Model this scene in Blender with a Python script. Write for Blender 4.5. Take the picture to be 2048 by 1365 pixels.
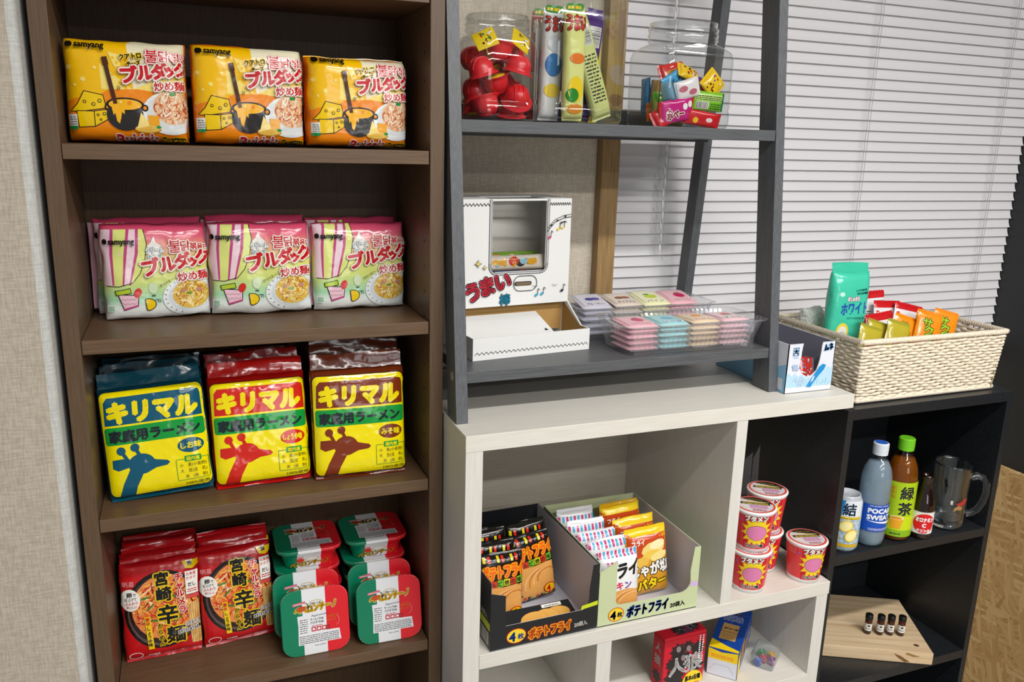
import bpy, bmesh, math, random
from mathutils import Vector, Matrix, noise
PI = math.pi
FZ = -0.12                 # floor level
SC = bpy.context.scene
COL = SC.collection
for o in list(bpy.data.objects):
    bpy.data.objects.remove(o)

# ------------------------------------------------------------------ camera
cam_d = bpy.data.cameras.new('camera')
cam = bpy.data.objects.new('camera', cam_d)
COL.objects.link(cam)
cam_d.sensor_width = 36.0
cam_d.lens = 36.0 * 1649.1 / 2048.0
cam_d.clip_start = 0.02
YAW, PITCH, ROLL = 0.3800, 0.2403, 0.0275
fw = Vector((math.sin(YAW) * math.cos(PITCH), math.cos(YAW) * math.cos(PITCH), -math.sin(PITCH)))
rt = Vector((math.cos(YAW), -math.sin(YAW), 0))
up = rt.cross(fw)
r2 = rt * math.cos(ROLL) + up * math.sin(ROLL)
u2 = up * math.cos(ROLL) - rt * math.sin(ROLL)
M = Matrix((r2, u2, -fw)).transposed().to_4x4()
M.translation = (0.1843, -1.372, 1.5734)
cam.matrix_world = M
SC.camera = cam

# ------------------------------------------------------------------ world, lamps, exposure
W_ = bpy.data.worlds.new('world')
SC.world = W_
W_.use_nodes = True
W_.node_tree.nodes['Background'].inputs[0].default_value = (0.93, 0.97, 1.0, 1)
W_.node_tree.nodes['Background'].inputs[1].default_value = 0.26
SC.view_settings.view_transform = 'Standard'
SC.view_settings.look = 'None'
SC.view_settings.gamma = 1.0
SC.view_settings.use_curve_mapping = False
SC.view_settings.exposure = 0.17
SC.cycles.transparent_max_bounces = 40

def tube_light(x, y, z, lx, ly, w, col=(1.0, 0.98, 0.95)):
    l = bpy.data.lights.new('ceiling_tube', 'AREA')
    l.shape = 'RECTANGLE'; l.size = lx; l.size_y = ly; l.energy = w; l.color = col
    o = bpy.data.objects.new('ceiling_tube', l)
    o.location = (x, y, z)
    COL.objects.link(o)
    return o
def window_light(x, y, z, lx, lz, w):  # unseen area light built on tube_light, added for film glare and front fill
    o = tube_light(x, y, z, lx, lz, w, (0.95, 0.98, 1.0))
    o.name = 'added_fill_light'
    o.rotation_euler = (PI / 2, 0, 0)
window_light(1.15, -4.80, 1.50, 1.3, 1.0, 13)
tube_light(1.45, -1.40, 2.62, 2.1, 0.10, 46)
tube_light(1.45, -2.75, 2.62, 2.1, 0.10, 62)
tube_light(1.45, -4.10, 2.62, 2.1, 0.10, 40)

# ------------------------------------------------------------------ materials
def lin(h):
    if not isinstance(h, str):
        return tuple(h)
    h = h.lstrip('#')
    out = []
    for i in (0, 2, 4):
        c = int(h[i:i + 2], 16) / 255.0
        out.append(c / 12.92 if c <= 0.04045 else ((c + 0.055) / 1.055) ** 2.4)
    return tuple(out) + (1.0,)

MATS = {}
def base_mat(name):
    m = bpy.data.materials.new(name)
    m.use_nodes = True
    nt = m.node_tree
    return m, nt, nt.nodes['Principled BSDF']

def node(nt, typ, **kw):
    n = nt.nodes.new(typ)
    for k, v in kw.items():
        setattr(n, k, v)
    return n

def coords(nt, scale=(1, 1, 1), rot=(0, 0, 0), kind='Object'):
    tc = node(nt, 'ShaderNodeTexCoord')
    mp = node(nt, 'ShaderNodeMapping')
    mp.inputs['Scale'].default_value = scale
    mp.inputs['Rotation'].default_value = rot
    nt.links.new(tc.outputs[kind], mp.inputs['Vector'])
    return mp.outputs['Vector']

def noise_tex(nt, vec, scale, detail=3, rough=0.55):
    n = node(nt, 'ShaderNodeTexNoise')
    n.inputs['Scale'].default_value = scale
    n.inputs['Detail'].default_value = detail
    n.inputs['Roughness'].default_value = rough
    nt.links.new(vec, n.inputs['Vector'])
    return n.outputs['Fac']

def ramp(nt, fac, stops, interp='LINEAR'):
    r = node(nt, 'ShaderNodeValToRGB')
    r.color_ramp.interpolation = interp
    el = r.color_ramp.elements
    while len(el) < len(stops):
        el.new(0.5)
    for e, (p, c) in zip(el, stops):
        e.position = p
        e.color = lin(c)
    nt.links.new(fac, r.inputs['Fac'])
    return r.outputs['Color']

def bump(nt, fac, strength, dist, bsdf):
    b = node(nt, 'ShaderNodeBump')
    b.inputs['Strength'].default_value = strength
    b.inputs['Distance'].default_value = dist
    nt.links.new(fac, b.inputs['Height'])
    nt.links.new(b.outputs['Normal'], bsdf.inputs['Normal'])

def crease(nt, v):
    """soft swells with a few sharp folds, as in thin film"""
    a = noise_tex(nt, v, 30, 2, 0.5)
    n = node(nt, 'ShaderNodeTexNoise'); n.noise_type = 'RIDGED_MULTIFRACTAL'
    n.inputs['Scale'].default_value = 13; n.inputs['Detail'].default_value = 2.0
    nt.links.new(v, n.inputs['Vector'])
    m = node(nt, 'ShaderNodeMath', operation='MULTIPLY_ADD'); m.inputs[1].default_value = 0.26
    nt.links.new(n.outputs['Fac'], m.inputs[0]); nt.links.new(a, m.inputs[2])
    return m.outputs[0]

def film(hexc, rough=0.17, metal=0.0, crinkle=0.42):
    """glossy printed wrapper film"""
    k = ('film', hexc, rough, metal, crinkle)
    if k not in MATS:
        m, nt, b = base_mat('film_' + hexc.strip('#'))
        b.inputs['Base Color'].default_value = lin(hexc)
        b.inputs['Roughness'].default_value = rough
        b.inputs['Metallic'].default_value = metal
        b.inputs['Specular IOR Level'].default_value = 0.55
        if crinkle:
            v = coords(nt, (1, 1, 1))
            f = crease(nt, v)
            bump(nt, f, crinkle, 0.006, b)
        MATS[k] = m
    return MATS[k]

def flat(hexc, rough=0.5, spec=0.4):
    """plain paper, card, plastic or paint"""
    k = ('flat', hexc, rough, spec)
    if k not in MATS:
        m, nt, b = base_mat('plain_' + hexc.strip('#'))
        b.inputs['Base Color'].default_value = lin(hexc)
        b.inputs['Roughness'].default_value = rough
        b.inputs['Specular IOR Level'].default_value = spec
        MATS[k] = m
    return MATS[k]

def speckle(name, stops, scale=60, rough=0.4, stretch=(1, 1, 1), detail=4, bmp=0.0, dist=0.002, warp=0.0, spec=0.5):
    k = ('speckle', name)
    if k not in MATS:
        m, nt, b = base_mat(name)
        v = coords(nt, stretch)
        if warp:
            w = node(nt, 'ShaderNodeTexNoise'); w.inputs['Scale'].default_value = scale * 0.35
            nt.links.new(v, w.inputs['Vector'])
            mx = node(nt, 'ShaderNodeMixRGB'); mx.blend_type = 'LINEAR_LIGHT'
            mx.inputs['Fac'].default_value = warp
            nt.links.new(v, mx.inputs['Color1']); nt.links.new(w.outputs['Color'], mx.inputs['Color2'])
            v = mx.outputs['Color']
        f = noise_tex(nt, v, scale, detail, 0.6)
        c = ramp(nt, f, stops)
        nt.links.new(c, b.inputs['Base Color'])
        b.inputs['Roughness'].default_value = rough
        b.inputs['Specular IOR Level'].default_value = spec
        if bmp:
            bump(nt, f, bmp, dist, b)
        MATS[k] = m
    return MATS[k]

def wood(name, dark, light, axis='Z', rough=0.45, fine=220, bmp=0.15, spec=0.4, mid=(0.3, 0.7)):
    k = ('wood', name, axis)
    if k not in MATS:
        m, nt, b = base_mat(name + '_' + axis.lower())
        s = {'X': (0.035, 1, 1), 'Y': (1, 0.035, 1), 'Z': (1, 1, 0.035)}[axis]
        f = noise_tex(nt, coords(nt, s), fine, 4, 0.65)
        c = ramp(nt, f, [(mid[0], dark), (mid[1], light)])
        nt.links.new(c, b.inputs['Base Color'])
        b.inputs['Roughness'].default_value = rough
        b.inputs['Specular IOR Level'].default_value = spec
        bump(nt, f, bmp, 0.001, b)
        MATS[k] = m
    return MATS[k]

def clear(name, tint='#ffffff', gloss=0.9, rough=0.04, f0=0.045, milky=0.0, milk='#e6e6ea', power=4.0):
    """thin clear plastic or glass wall: transparent, glossier at grazing angles"""
    k = ('clear', name)
    if k not in MATS:
        m = bpy.data.materials.new(name); m.use_nodes = True
        nt = m.node_tree; nt.nodes.clear()
        out = node(nt, 'ShaderNodeOutputMaterial')
        tr = node(nt, 'ShaderNodeBsdfTransparent'); tr.inputs['Color'].default_value = lin(tint)
        gl = node(nt, 'ShaderNodeBsdfGlossy'); gl.inputs['Roughness'].default_value = rough
        gl.inputs['Color'].default_value = (gloss, gloss, gloss, 1)
        lw = node(nt, 'ShaderNodeLayerWeight'); lw.inputs['Blend'].default_value = 0.5
        pw = node(nt, 'ShaderNodeMath', operation='POWER'); pw.inputs[1].default_value = power
        nt.links.new(lw.outputs['Facing'], pw.inputs[0])
        ma = node(nt, 'ShaderNodeMath', operation='MULTIPLY_ADD'); ma.inputs[1].default_value = 0.85; ma.inputs[2].default_value = f0
        nt.links.new(pw.outputs[0], ma.inputs[0])
        mx = node(nt, 'ShaderNodeMixShader')
        nt.links.new(ma.outputs[0], mx.inputs[0])
        last = tr.outputs[0]
        if milky:
            df = node(nt, 'ShaderNodeBsdfDiffuse'); df.inputs['Color'].default_value = lin(milk)
            m2 = node(nt, 'ShaderNodeMixShader'); m2.inputs[0].default_value = milky
            nt.links.new(tr.outputs[0], m2.inputs[1]); nt.links.new(df.outputs[0], m2.inputs[2])
            last = m2.outputs[0]
        nt.links.new(last, mx.inputs[1]); nt.links.new(gl.outputs[0], mx.inputs[2])
        nt.links.new(mx.outputs[0], out.inputs['Surface'])
        MATS[k] = m
    return MATS[k]

def glass(name, col='#ffffff', rough=0.0, ior=1.45):
    k = ('glass', name)
    if k not in MATS:
        m, nt, b = base_mat(name)
        b.inputs['Base Color'].default_value = lin(col)
        b.inputs['Roughness'].default_value = rough
        b.inputs['IOR'].default_value = ior
        b.inputs['Transmission Weight'].default_value = 1.0
        MATS[k] = m
    return MATS[k]

# ------------------------------------------------------------------ objects and meshes
def thing(name, label, cat, loc=(0, 0, 0), rz=0.0, rx=0.0, group=None, ry=0.0):
    o = bpy.data.objects.new(name, None)
    o.empty_display_size = 0.02
    COL.objects.link(o)
    o.location = loc
    o.rotation_euler = (rx, ry, rz)
    o['label'] = label; o['category'] = cat
    if group:
        o['group'] = group
    return o

def structure(o, label=None):
    o['kind'] = 'structure'
    if label:
        o['label'] = label
    return o

class Mb:
    """collects geometry with materials; build() links it as one mesh object"""
    def __init__(s):
        s.v = []; s.f = []; s.mi = []; s.mats = []; s.sm = []
    def m(s, mat):
        if mat not in s.mats:
            s.mats.append(mat)
        return s.mats.index(mat)
    def add(s, verts, faces, mat, smooth=False):
        n = len(s.v); i = s.m(mat)
        s.v.extend(tuple(p) for p in verts)
        for f in faces:
            s.f.append(tuple(a + n for a in f)); s.mi.append(i); s.sm.append(smooth)
        return s
    def box(s, x0, x1, y0, y1, z0, z1, mat):
        v = [(x, y, z) for x in (x0, x1) for y in (y0, y1) for z in (z0, z1)]
        return s.add(v, [(0, 1, 3, 2), (4, 6, 7, 5), (0, 4, 5, 1), (2, 3, 7, 6), (0, 2, 6, 4), (1, 5, 7, 3)], mat)
    def bbox(s, x0, x1, y0, y1, z0, z1, mat, r=0.0015):
        """box with small bevelled edges"""
        bm = bmesh.new()
        bmesh.ops.create_cube(bm, size=1)
        for v in bm.verts:
            v.co = Vector(((x0 + x1) / 2 + v.co.x * (x1 - x0), (y0 + y1) / 2 + v.co.y * (y1 - y0), (z0 + z1) / 2 + v.co.z * (z1 - z0)))
        bmesh.ops.bevel(bm, geom=bm.edges[:], offset=r, segments=2, affect='EDGES', profile=0.5)
        return s.bm(bm, mat)
    def bm(s, bm, mat, smooth=False, free=True):
        bm.verts.index_update()
        s.add([v.co[:] for v in bm.verts], [[v.index for v in f.verts] for f in bm.faces], mat, smooth)
        if free:
            bm.free()
        return s
    def xform(s, mtx):
        s.v = [tuple(mtx @ Vector(p)) for p in s.v]
        return s
    def lathe(s, prof, mat, n=40, c=(0, 0, 0), smooth=True, cap0=False, cap1=False):
        v = []; f = []
        for r, z in prof:
            for k in range(n):
                a = 2 * PI * k / n
                v.append((c[0] + r * math.cos(a), c[1] + r * math.sin(a), c[2] + z))
        for i in range(len(prof) - 1):
            for k in range(n):
                f.append((i * n + k, i * n + (k + 1) % n, (i + 1) * n + (k + 1) % n, (i + 1) * n + k))
        s.add(v, f, mat, smooth)
        if cap0:
            s.add(v[:n], [tuple(reversed(range(n)))], mat)
        if cap1:
            s.add(v[-n:], [tuple(range(n))], mat)
        return s
    def tube(s, pts, r, mat, n=10, closed=False, caps=True):
        pts = [Vector(p) for p in pts]
        v = []; f = []
        m = len(pts)
        prev = None
        for i, p in enumerate(pts):
            if closed:
                d = pts[(i + 1) % m] - pts[i - 1]
            else:
                d = pts[min(i + 1, m - 1)] - pts[max(i - 1, 0)]
            d.normalize()
            if prev is None:
                a = Vector((0, 0, 1)) if abs(d.z) < 0.9 else Vector((1, 0, 0))
                nrm = (a - d * a.dot(d)).normalized()
            else:
                nrm = (prev - d * prev.dot(d)).normalized()
            prev = nrm
            bi = d.cross(nrm)
            rr = r[i] if isinstance(r, (list, tuple)) else r
            for k in range(n):
                t = 2 * PI * k / n
                v.append(p + (nrm * math.cos(t) + bi * math.sin(t)) * rr)
        for i in range(m if closed else m - 1):
            for k in range(n):
                a = i * n + k; b = i * n + (k + 1) % n
                j = ((i + 1) % m) * n
                f.append((a, b, j + (k + 1) % n, j + k))
        s.add(v, f, mat, True)
        if not closed and caps:
            s.add(v[:n], [tuple(reversed(range(n)))], mat)
            s.add(v[-n:], [tuple(range(n))], mat)
        return s
    def prism(s, pts2, F, d, mat, smooth=False):
        """outline pts2 (ccw) extruded by d; F(x, y, h) places it"""
        n = len(pts2)
        v = [F(x, y, d) for x, y in pts2] + [F(x, y, 0) for x, y in pts2]
        f = [tuple(range(n)), tuple(reversed(range(n, 2 * n)))]
        f += [(k, k + n, (k + 1) % n + n, (k + 1) % n) for k in range(n)]
        return s.add(v, f, mat, smooth)
    def build(s, name, parent=None, smooth_angle=None):
        me = bpy.data.meshes.new(name)
        me.from_pydata(s.v, [], s.f)
        for m in s.mats:
            me.materials.append(m)
        me.polygons.foreach_set('material_index', s.mi)
        me.polygons.foreach_set('use_smooth', s.sm)
        me.update()
        o = bpy.data.objects.new(name, me)
        COL.objects.link(o)
        if parent is not None:
            o.parent = parent
        return o

def tag(o, label, cat, group=None, kind=None):
    o['label'] = label; o['category'] = cat
    if group:
        o['group'] = group
    if kind:
        o['kind'] = kind
    return o

def copy_tree(root, loc, rz, label, group=None, rx=None, ry=None):
    """a copy of a thing with copies of its parts and sub-parts (shared meshes)"""
    r = root.copy(); COL.objects.link(r)
    r.location = loc
    e = root.rotation_euler
    r.rotation_euler = (e.x if rx is None else rx, e.y if ry is None else ry, rz)
    r['label'] = label
    if group:
        r['group'] = group
    for ch in list(root.children):
        c = ch.copy(); COL.objects.link(c); c.parent = r
        for g in list(ch.children):
            d = g.copy(); COL.objects.link(d); d.parent = c
    return r

# ------------------------------------------------------------------ printed artwork
TEXTS = {}
def glyphs(s):
    """filled outline of a string, in em units"""
    if s not in TEXTS:
        c = bpy.data.curves.new('t', 'FONT'); c.body = s; c.resolution_u = 2
        o = bpy.data.objects.new('t', c); COL.objects.link(o)
        dg = bpy.context.evaluated_depsgraph_get()
        ev = o.evaluated_get(dg); me = ev.to_mesh()
        v = [(q.co.x, q.co.y) for q in me.vertices]
        f = [tuple(p.vertices) for p in me.polygons]
        ev.to_mesh_clear()
        bpy.data.objects.remove(o); bpy.data.curves.remove(c)
        xs = [a for a, b in v] or [0]; ys = [b for a, b in v] or [0]
        TEXTS[s] = (v, f, min(xs), max(xs), min(ys), max(ys))
    return TEXTS[s]

def ell(cx, cy, rx, ry, n=28, rot=0.0, a0=0.0, a1=2 * PI):
    full = abs(a1 - a0) > 2 * PI - 1e-6
    c, s_ = math.cos(rot), math.sin(rot)
    out = []
    for k in range(n if full else n + 1):
        a = a0 + (a1 - a0) * k / n
        x, y = rx * math.cos(a), ry * math.sin(a)
        out.append((cx + x * c - y * s_, cy + x * s_ + y * c))
    return out

def rrect(x0, x1, y0, y1, r=0.01, n=5):
    out = []
    for cx, cy, a in ((x1 - r, y1 - r, 0), (x0 + r, y1 - r, PI / 2), (x0 + r, y0 + r, PI), (x1 - r, y0 + r, 1.5 * PI)):
        for k in range(n + 1):
            t = a + PI / 2 * k / n
            out.append((cx + r * math.cos(t), cy + r * math.sin(t)))
    return out

def star(cx, cy, r0, r1, n, rot=0.0, sx=1.0):
    return [(cx + sx * (r0 if k % 2 == 0 else r1) * math.cos(rot + PI * k / n), cy + (r0 if k % 2 == 0 else r1) * math.sin(rot + PI * k / n)) for k in range(2 * n)]

class Art:
    """flat artwork in painter's order, later laid on a surface"""
    EPS = 0.00007
    def __init__(s):
        s.v = []; s.f = []; s.mi = []; s.mats = []; s.L = 0; s.done = None
    def _add(s, v, f, mat, up=True):
        if up:
            s.L += 1
        z = s.L * s.EPS
        n = len(s.v)
        if mat not in s.mats:
            s.mats.append(mat)
        i = s.mats.index(mat)
        s.v.extend((x, y, z) for x, y in v)
        for q in f:
            s.f.append(tuple(a + n for a in q)); s.mi.append(i)
    def poly(s, pts, mat, up=True):
        bm = bmesh.new()
        vs = [bm.verts.new((x, y, 0)) for x, y in pts]
        f = bm.faces.new(vs)
        bm.normal_update()
        if f.normal.z < 0:
            f.normal_flip()
        bmesh.ops.triangulate(bm, faces=[f])
        bm.verts.index_update()
        s._add([v.co[:2] for v in bm.verts], [[v.index for v in f.verts] for f in bm.faces], mat, up)
        bm.free()
        return s
    def rect(s, x0, x1, y0, y1, mat, up=True):
        s._add([(x0, y0), (x1, y0), (x1, y1), (x0, y1)], [(0, 1, 2, 3)], mat, up)
        return s
    def ell(s, cx, cy, rx, ry, mat, rot=0.0, n=28):
        return s.poly(ell(cx, cy, rx, ry, n, rot), mat)
    def line(s, pts, w, mat, closed=False):
        s.L += 1
        m = len(pts)
        for i in range(m if closed else m - 1):
            (x0, y0), (x1, y1) = pts[i], pts[(i + 1) % m]
            d = math.hypot(x1 - x0, y1 - y0) or 1e-9
            nx, ny = -(y1 - y0) / d * w / 2, (x1 - x0) / d * w / 2
            ex, ey = (x1 - x0) / d * w / 3, (y1 - y0) / d * w / 3
            s._add([(x0 - ex + nx, y0 - ey + ny), (x0 - ex - nx, y0 - ey - ny), (x1 + ex - nx, y1 + ey - ny), (x1 + ex + nx, y1 + ey + ny)], [(0, 1, 2, 3)], mat, False)
        return s
    def text(s, t, x, y, h, mat, bold=0.0, rot=0.0, w=None, out=None, ow=0.0, out2=None, ow2=0.0, align='L', skew=0.0, vert=False):
        """text with em height h; w fits the width; out/ow an outline"""
        if vert:
            k = 0
            for ch in t:
                s.text(ch, x + math.sin(rot) * h * 1.02 * k, y - math.cos(rot) * h * 1.02 * k, h, mat, bold, rot, w, out, ow, out2, ow2, 'C', skew)
                k += 1
            return s
        v, f, x0, x1, y0, y1 = glyphs(t)
        sx = h if w is None else w / max(x1 - x0, 1e-6)
        ox = {'L': 0, 'C': (x1 - x0) / 2, 'R': x1 - x0}[align]
        c, sn = math.cos(rot), math.sin(rot)
        def place(dx, dy):
            o = []
            for a, b in v:
                px = (a - x0 - ox) * sx + skew * b * h + dx; py = b * h + dy
                o.append((x + px * c - py * sn, y + px * sn + py * c))
            return o
        for mm, ww in ((out2, ow2), (out, ow)):
            if mm is not None:
                s.L += 1
                for k in range(8):
                    a = 2 * PI * k / 8
                    s._add(place(ww * math.cos(a), ww * math.sin(a)), f, mm, False)
        s.L += 1
        s._add(place(0, 0), f, mat, False)
        if bold:
            for k in range(6):
                a = PI / 6 + PI / 3 * k
                s._add(place(bold * math.cos(a), bold * math.sin(a)), f, mat, False)
        return s
    def lines(s, x0, x1, y0, y1, n, mat, seed=1, fill=0.5):
        """rows of print too small to read"""
        rnd = random.Random(seed)
        s.L += 1
        dy = (y1 - y0) / n
        for k in range(n):
            yy = y0 + dy * k
            x = x0
            while x < x1 - dy * 0.3:
                w = dy * rnd.uniform(0.4, 1.6)
                s._add([(x, yy), (min(x + w, x1), yy), (min(x + w, x1), yy + dy * fill), (x, yy + dy * fill)], [(0, 1, 2, 3)], mat, False)
                x += w + dy * rnd.uniform(0.15, 0.4)
        return s
    def bars(s, x0, x1, y0, y1, mat, white=None, seed=3, horiz=False):
        rnd = random.Random(seed)
        if white is not None:
            s.rect(x0, x1, y0, y1, white)
        s.L += 1
        a0, a1 = (y0, y1) if horiz else (x0, x1)
        u = (a1 - a0) / 40
        p = a0 + u
        while p < a1 - 2 * u:
            w = u * rnd.choice((0.6, 1, 1.6))
            q = [(x0 + u, p), (x1 - u, p), (x1 - u, p + w), (x0 + u, p + w)] if horiz else [(p, y0 + u), (p + w, y0 + u), (p + w, y1 - u), (p, y1 - u)]
            s._add(q, [(0, 1, 2, 3)], mat, False)
            p += w + u * rnd.choice((0.6, 1, 1.5))
        return s
    def bake(s, clip=None, nx=0, ny=0):
        bm = bmesh.new()
        vs = [bm.verts.new(p) for p in s.v]
        for q, i in zip(s.f, s.mi):
            try:
                f = bm.faces.new([vs[a] for a in q]); f.material_index = i
            except ValueError:
                pass
        bm.normal_update()
        fl = [f for f in bm.faces if f.normal.z < 0]
        bmesh.ops.reverse_faces(bm, faces=fl)
        def cut(co, no, outer=False):
            bmesh.ops.bisect_plane(bm, geom=bm.verts[:] + bm.edges[:] + bm.faces[:], dist=1e-7, plane_co=co, plane_no=no, clear_outer=outer)
        if clip:
            x0, x1, y0, y1 = clip
            cut((x0, 0, 0), (-1, 0, 0), True); cut((x1, 0, 0), (1, 0, 0), True)
            cut((0, y0, 0), (0, -1, 0), True); cut((0, y1, 0), (0, 1, 0), True)
            def at(k, n):            # grid lines, closer together near the edges
                t = k / n
                return 0.35 * t + 0.65 * (0.5 - 0.5 * math.cos(PI * t))
            for k in range(1, nx):
                cut((x0 + (x1 - x0) * at(k, nx), 0, 0), (1, 0, 0))
            for k in range(1, ny):
                cut((0, y0 + (y1 - y0) * at(k, ny), 0), (0, 1, 0))
        bm.verts.index_update()
        s.done = ([v.co[:] for v in bm.verts], [[v.index for v in f.verts] for f in bm.faces], [f.material_index for f in bm.faces])
        bm.free()
        return s
    def lay(s, mb, F, smooth=False):
        """lays the artwork on a surface F(x, y, height) into a mesh builder"""
        if s.done is None:
            s.bake()
        v, f, mi = s.done
        n = len(mb.v)
        mb.v.extend(tuple(F(*p)) for p in v)
        ids = [mb.m(m) for m in s.mats]
        for q, i in zip(f, mi):
            mb.f.append(tuple(a + n for a in q)); mb.mi.append(ids[i]); mb.sm.append(smooth)
        return mb

def plane(o, U, V):
    o, U, V = Vector(o), Vector(U).normalized(), Vector(V).normalized()
    N = U.cross(V)
    return lambda x, y, h: tuple(o + U * x + V * y + N * h)
# ================================================================== the setting
WALL_Y = 0.32
def wallpaper(name, c0, c1):
    m, nt, b = base_mat(name)
    f1 = noise_tex(nt, coords(nt, (1, 1, 0.12)), 420, 2)
    f2 = noise_tex(nt, coords(nt, (0.12, 0.12, 1)), 420, 2)
    ad = node(nt, 'ShaderNodeMath', operation='ADD')
    nt.links.new(f1, ad.inputs[0]); nt.links.new(f2, ad.inputs[1])
    hf = node(nt, 'ShaderNodeMath', operation='MULTIPLY'); hf.inputs[1].default_value = 0.5
    nt.links.new(ad.outputs[0], hf.inputs[0])
    nt.links.new(ramp(nt, hf.outputs[0], [(0.38, c0), (0.62, c1)]), b.inputs['Base Color'])
    b.inputs['Roughness'].default_value = 0.85
    bump(nt, hf.outputs[0], 0.4, 0.002, b)
    return m
M_PAPER = wallpaper('woven_wallpaper', '#bcb1a0', '#d4cab9')
M_PAPER_DIM = wallpaper('woven_wallpaper_dimmed', '#a99e8e', '#c1b6a6')  # same wallpaper in a darker tone: the pier's dimmer light is painted in
M_PAPER2 = wallpaper('woven_wallpaper_corner', '#b4b5b2', '#cacbc7')
M_WHITE = flat('#e6e4df', 0.8)
M_BLACKWALL = speckle('black_board', [(0.35, '#191b1e'), (0.65, '#222528')], 300, 0.5, bmp=0.1)

WX0, WX1, WZ0, WZ1 = 1.11, 2.421, 0.98, 2.25      # window opening
w = Mb()
w.box(-0.6, WX0, WALL_Y, WALL_Y + 0.12, FZ, 2.7, M_PAPER)
w.box(WX0, WX1, WALL_Y, WALL_Y + 0.12, FZ, WZ0, M_PAPER)
w.box(WX0, WX1, WALL_Y, WALL_Y + 0.12, WZ1, 2.7, M_PAPER)
structure(w.build('wall_back'))

# wallpapered pier beside the bookcase, with a pale rounded corner bead
p = Mb()
PX, PY = -0.009, -0.035
p.box(-0.6, PX - 0.012, PY, WALL_Y - 0.002, FZ, 2.7, M_PAPER_DIM)
pts = [(PX - 0.012, PY)] + [(PX - 0.012 + 0.012 * math.sin(a), PY + 0.012 - 0.012 * math.cos(a)) for a in [PI / 2 * k / 6 for k in range(7)]] + [(PX, WALL_Y - 0.002), (PX - 0.0119, WALL_Y - 0.002)]
n = len(pts)
p.add([(x, y, FZ) for x, y in pts] + [(x, y, 2.7) for x, y in pts], [(k, (k + 1) % n, (k + 1) % n + n, k + n) for k in range(n)], M_PAPER2)
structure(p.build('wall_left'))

f = Mb(); f.box(-0.6, 2.7, -4.9, WALL_Y + 0.12, FZ - 0.1, FZ, speckle('grey_floor', [(0.3, '#8d8880'), (0.7, '#a09a90')], 40, 0.5))
structure(f.build('floor'))
c = Mb(); c.box(-0.6, 2.7, -4.9, WALL_Y + 0.12, 2.7, 2.8, M_WHITE)
structure(c.build('ceiling'))

# right-hand wall: black board above, OSB sheet below
RX = 2.422
r = Mb(); r.box(RX, RX + 0.1, -4.9, WALL_Y + 0.12, FZ, 2.7, M_BLACKWALL)
structure(r.build('wall_right'))
def osb():
    """layers of long pressed wood strands, each with its own tone"""
    m, nt, b = base_mat('oriented_strand_board')
    prev = None
    for k, (rot, tones, seed) in enumerate(((0.5, ('#a98450', '#c6a26a'), 0.0), (-0.7, ('#b08c56', '#d2b27c'), 3.0), (1.2, ('#a27c48', '#c8a46e'), 6.0), (0.1, ('#b8945e', '#dabd8a'), 9.0), (-1.3, ('#b18b55', '#d6b680'), 12.0))):
        tc = node(nt, 'ShaderNodeTexCoord')
        m1 = node(nt, 'ShaderNodeMapping'); m1.inputs['Rotation'].default_value = (rot, 0, 0); m1.inputs['Location'].default_value = (0, seed, seed)
        nt.links.new(tc.outputs['Object'], m1.inputs['Vector'])
        m2 = node(nt, 'ShaderNodeMapping'); m2.inputs['Scale'].default_value = (1, 13, 90)
        nt.links.new(m1.outputs['Vector'], m2.inputs['Vector'])
        vo = node(nt, 'ShaderNodeTexVoronoi'); vo.inputs['Scale'].default_value = 1.0; vo.inputs['Randomness'].default_value = 1.0
        nt.links.new(m2.outputs['Vector'], vo.inputs['Vector'])
        sp = node(nt, 'ShaderNodeSeparateColor'); nt.links.new(vo.outputs['Color'], sp.inputs[0])
        m3 = node(nt, 'ShaderNodeMapping'); m3.inputs['Scale'].default_value = (1, 18, 420)
        nt.links.new(m1.outputs['Vector'], m3.inputs['Vector'])
        fib = noise_tex(nt, m3.outputs['Vector'], 1.0, 2)
        av = node(nt, 'ShaderNodeMath', operation='MULTIPLY_ADD'); av.inputs[1].default_value = 0.5
        hf = node(nt, 'ShaderNodeMath', operation='MULTIPLY'); hf.inputs[1].default_value = 0.5
        nt.links.new(fib, hf.inputs[0]); nt.links.new(sp.outputs['Red'], av.inputs[0]); nt.links.new(hf.outputs[0], av.inputs[2])
        col = ramp(nt, av.outputs[0], [(0.15, tones[0]), (0.85, tones[1])])
        if prev is None:
            prev = col
        else:
            gt = node(nt, 'ShaderNodeMath', operation='GREATER_THAN'); gt.inputs[1].default_value = 0.66
            nt.links.new(sp.outputs['Green'], gt.inputs[0])
            mx = node(nt, 'ShaderNodeMixRGB')
            nt.links.new(gt.outputs[0], mx.inputs['Fac']); nt.links.new(prev, mx.inputs['Color1']); nt.links.new(col, mx.inputs['Color2'])
            prev = mx.outputs['Color']
    nt.links.new(prev, b.inputs['Base Color'])
    b.inputs['Roughness'].default_value = 0.65
    return m
t = Mb(); t.bbox(RX - 0.013, RX - 0.001, -2.4, 0.30, FZ, 0.663, osb())
structure(t.build('trim_1'))

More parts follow.
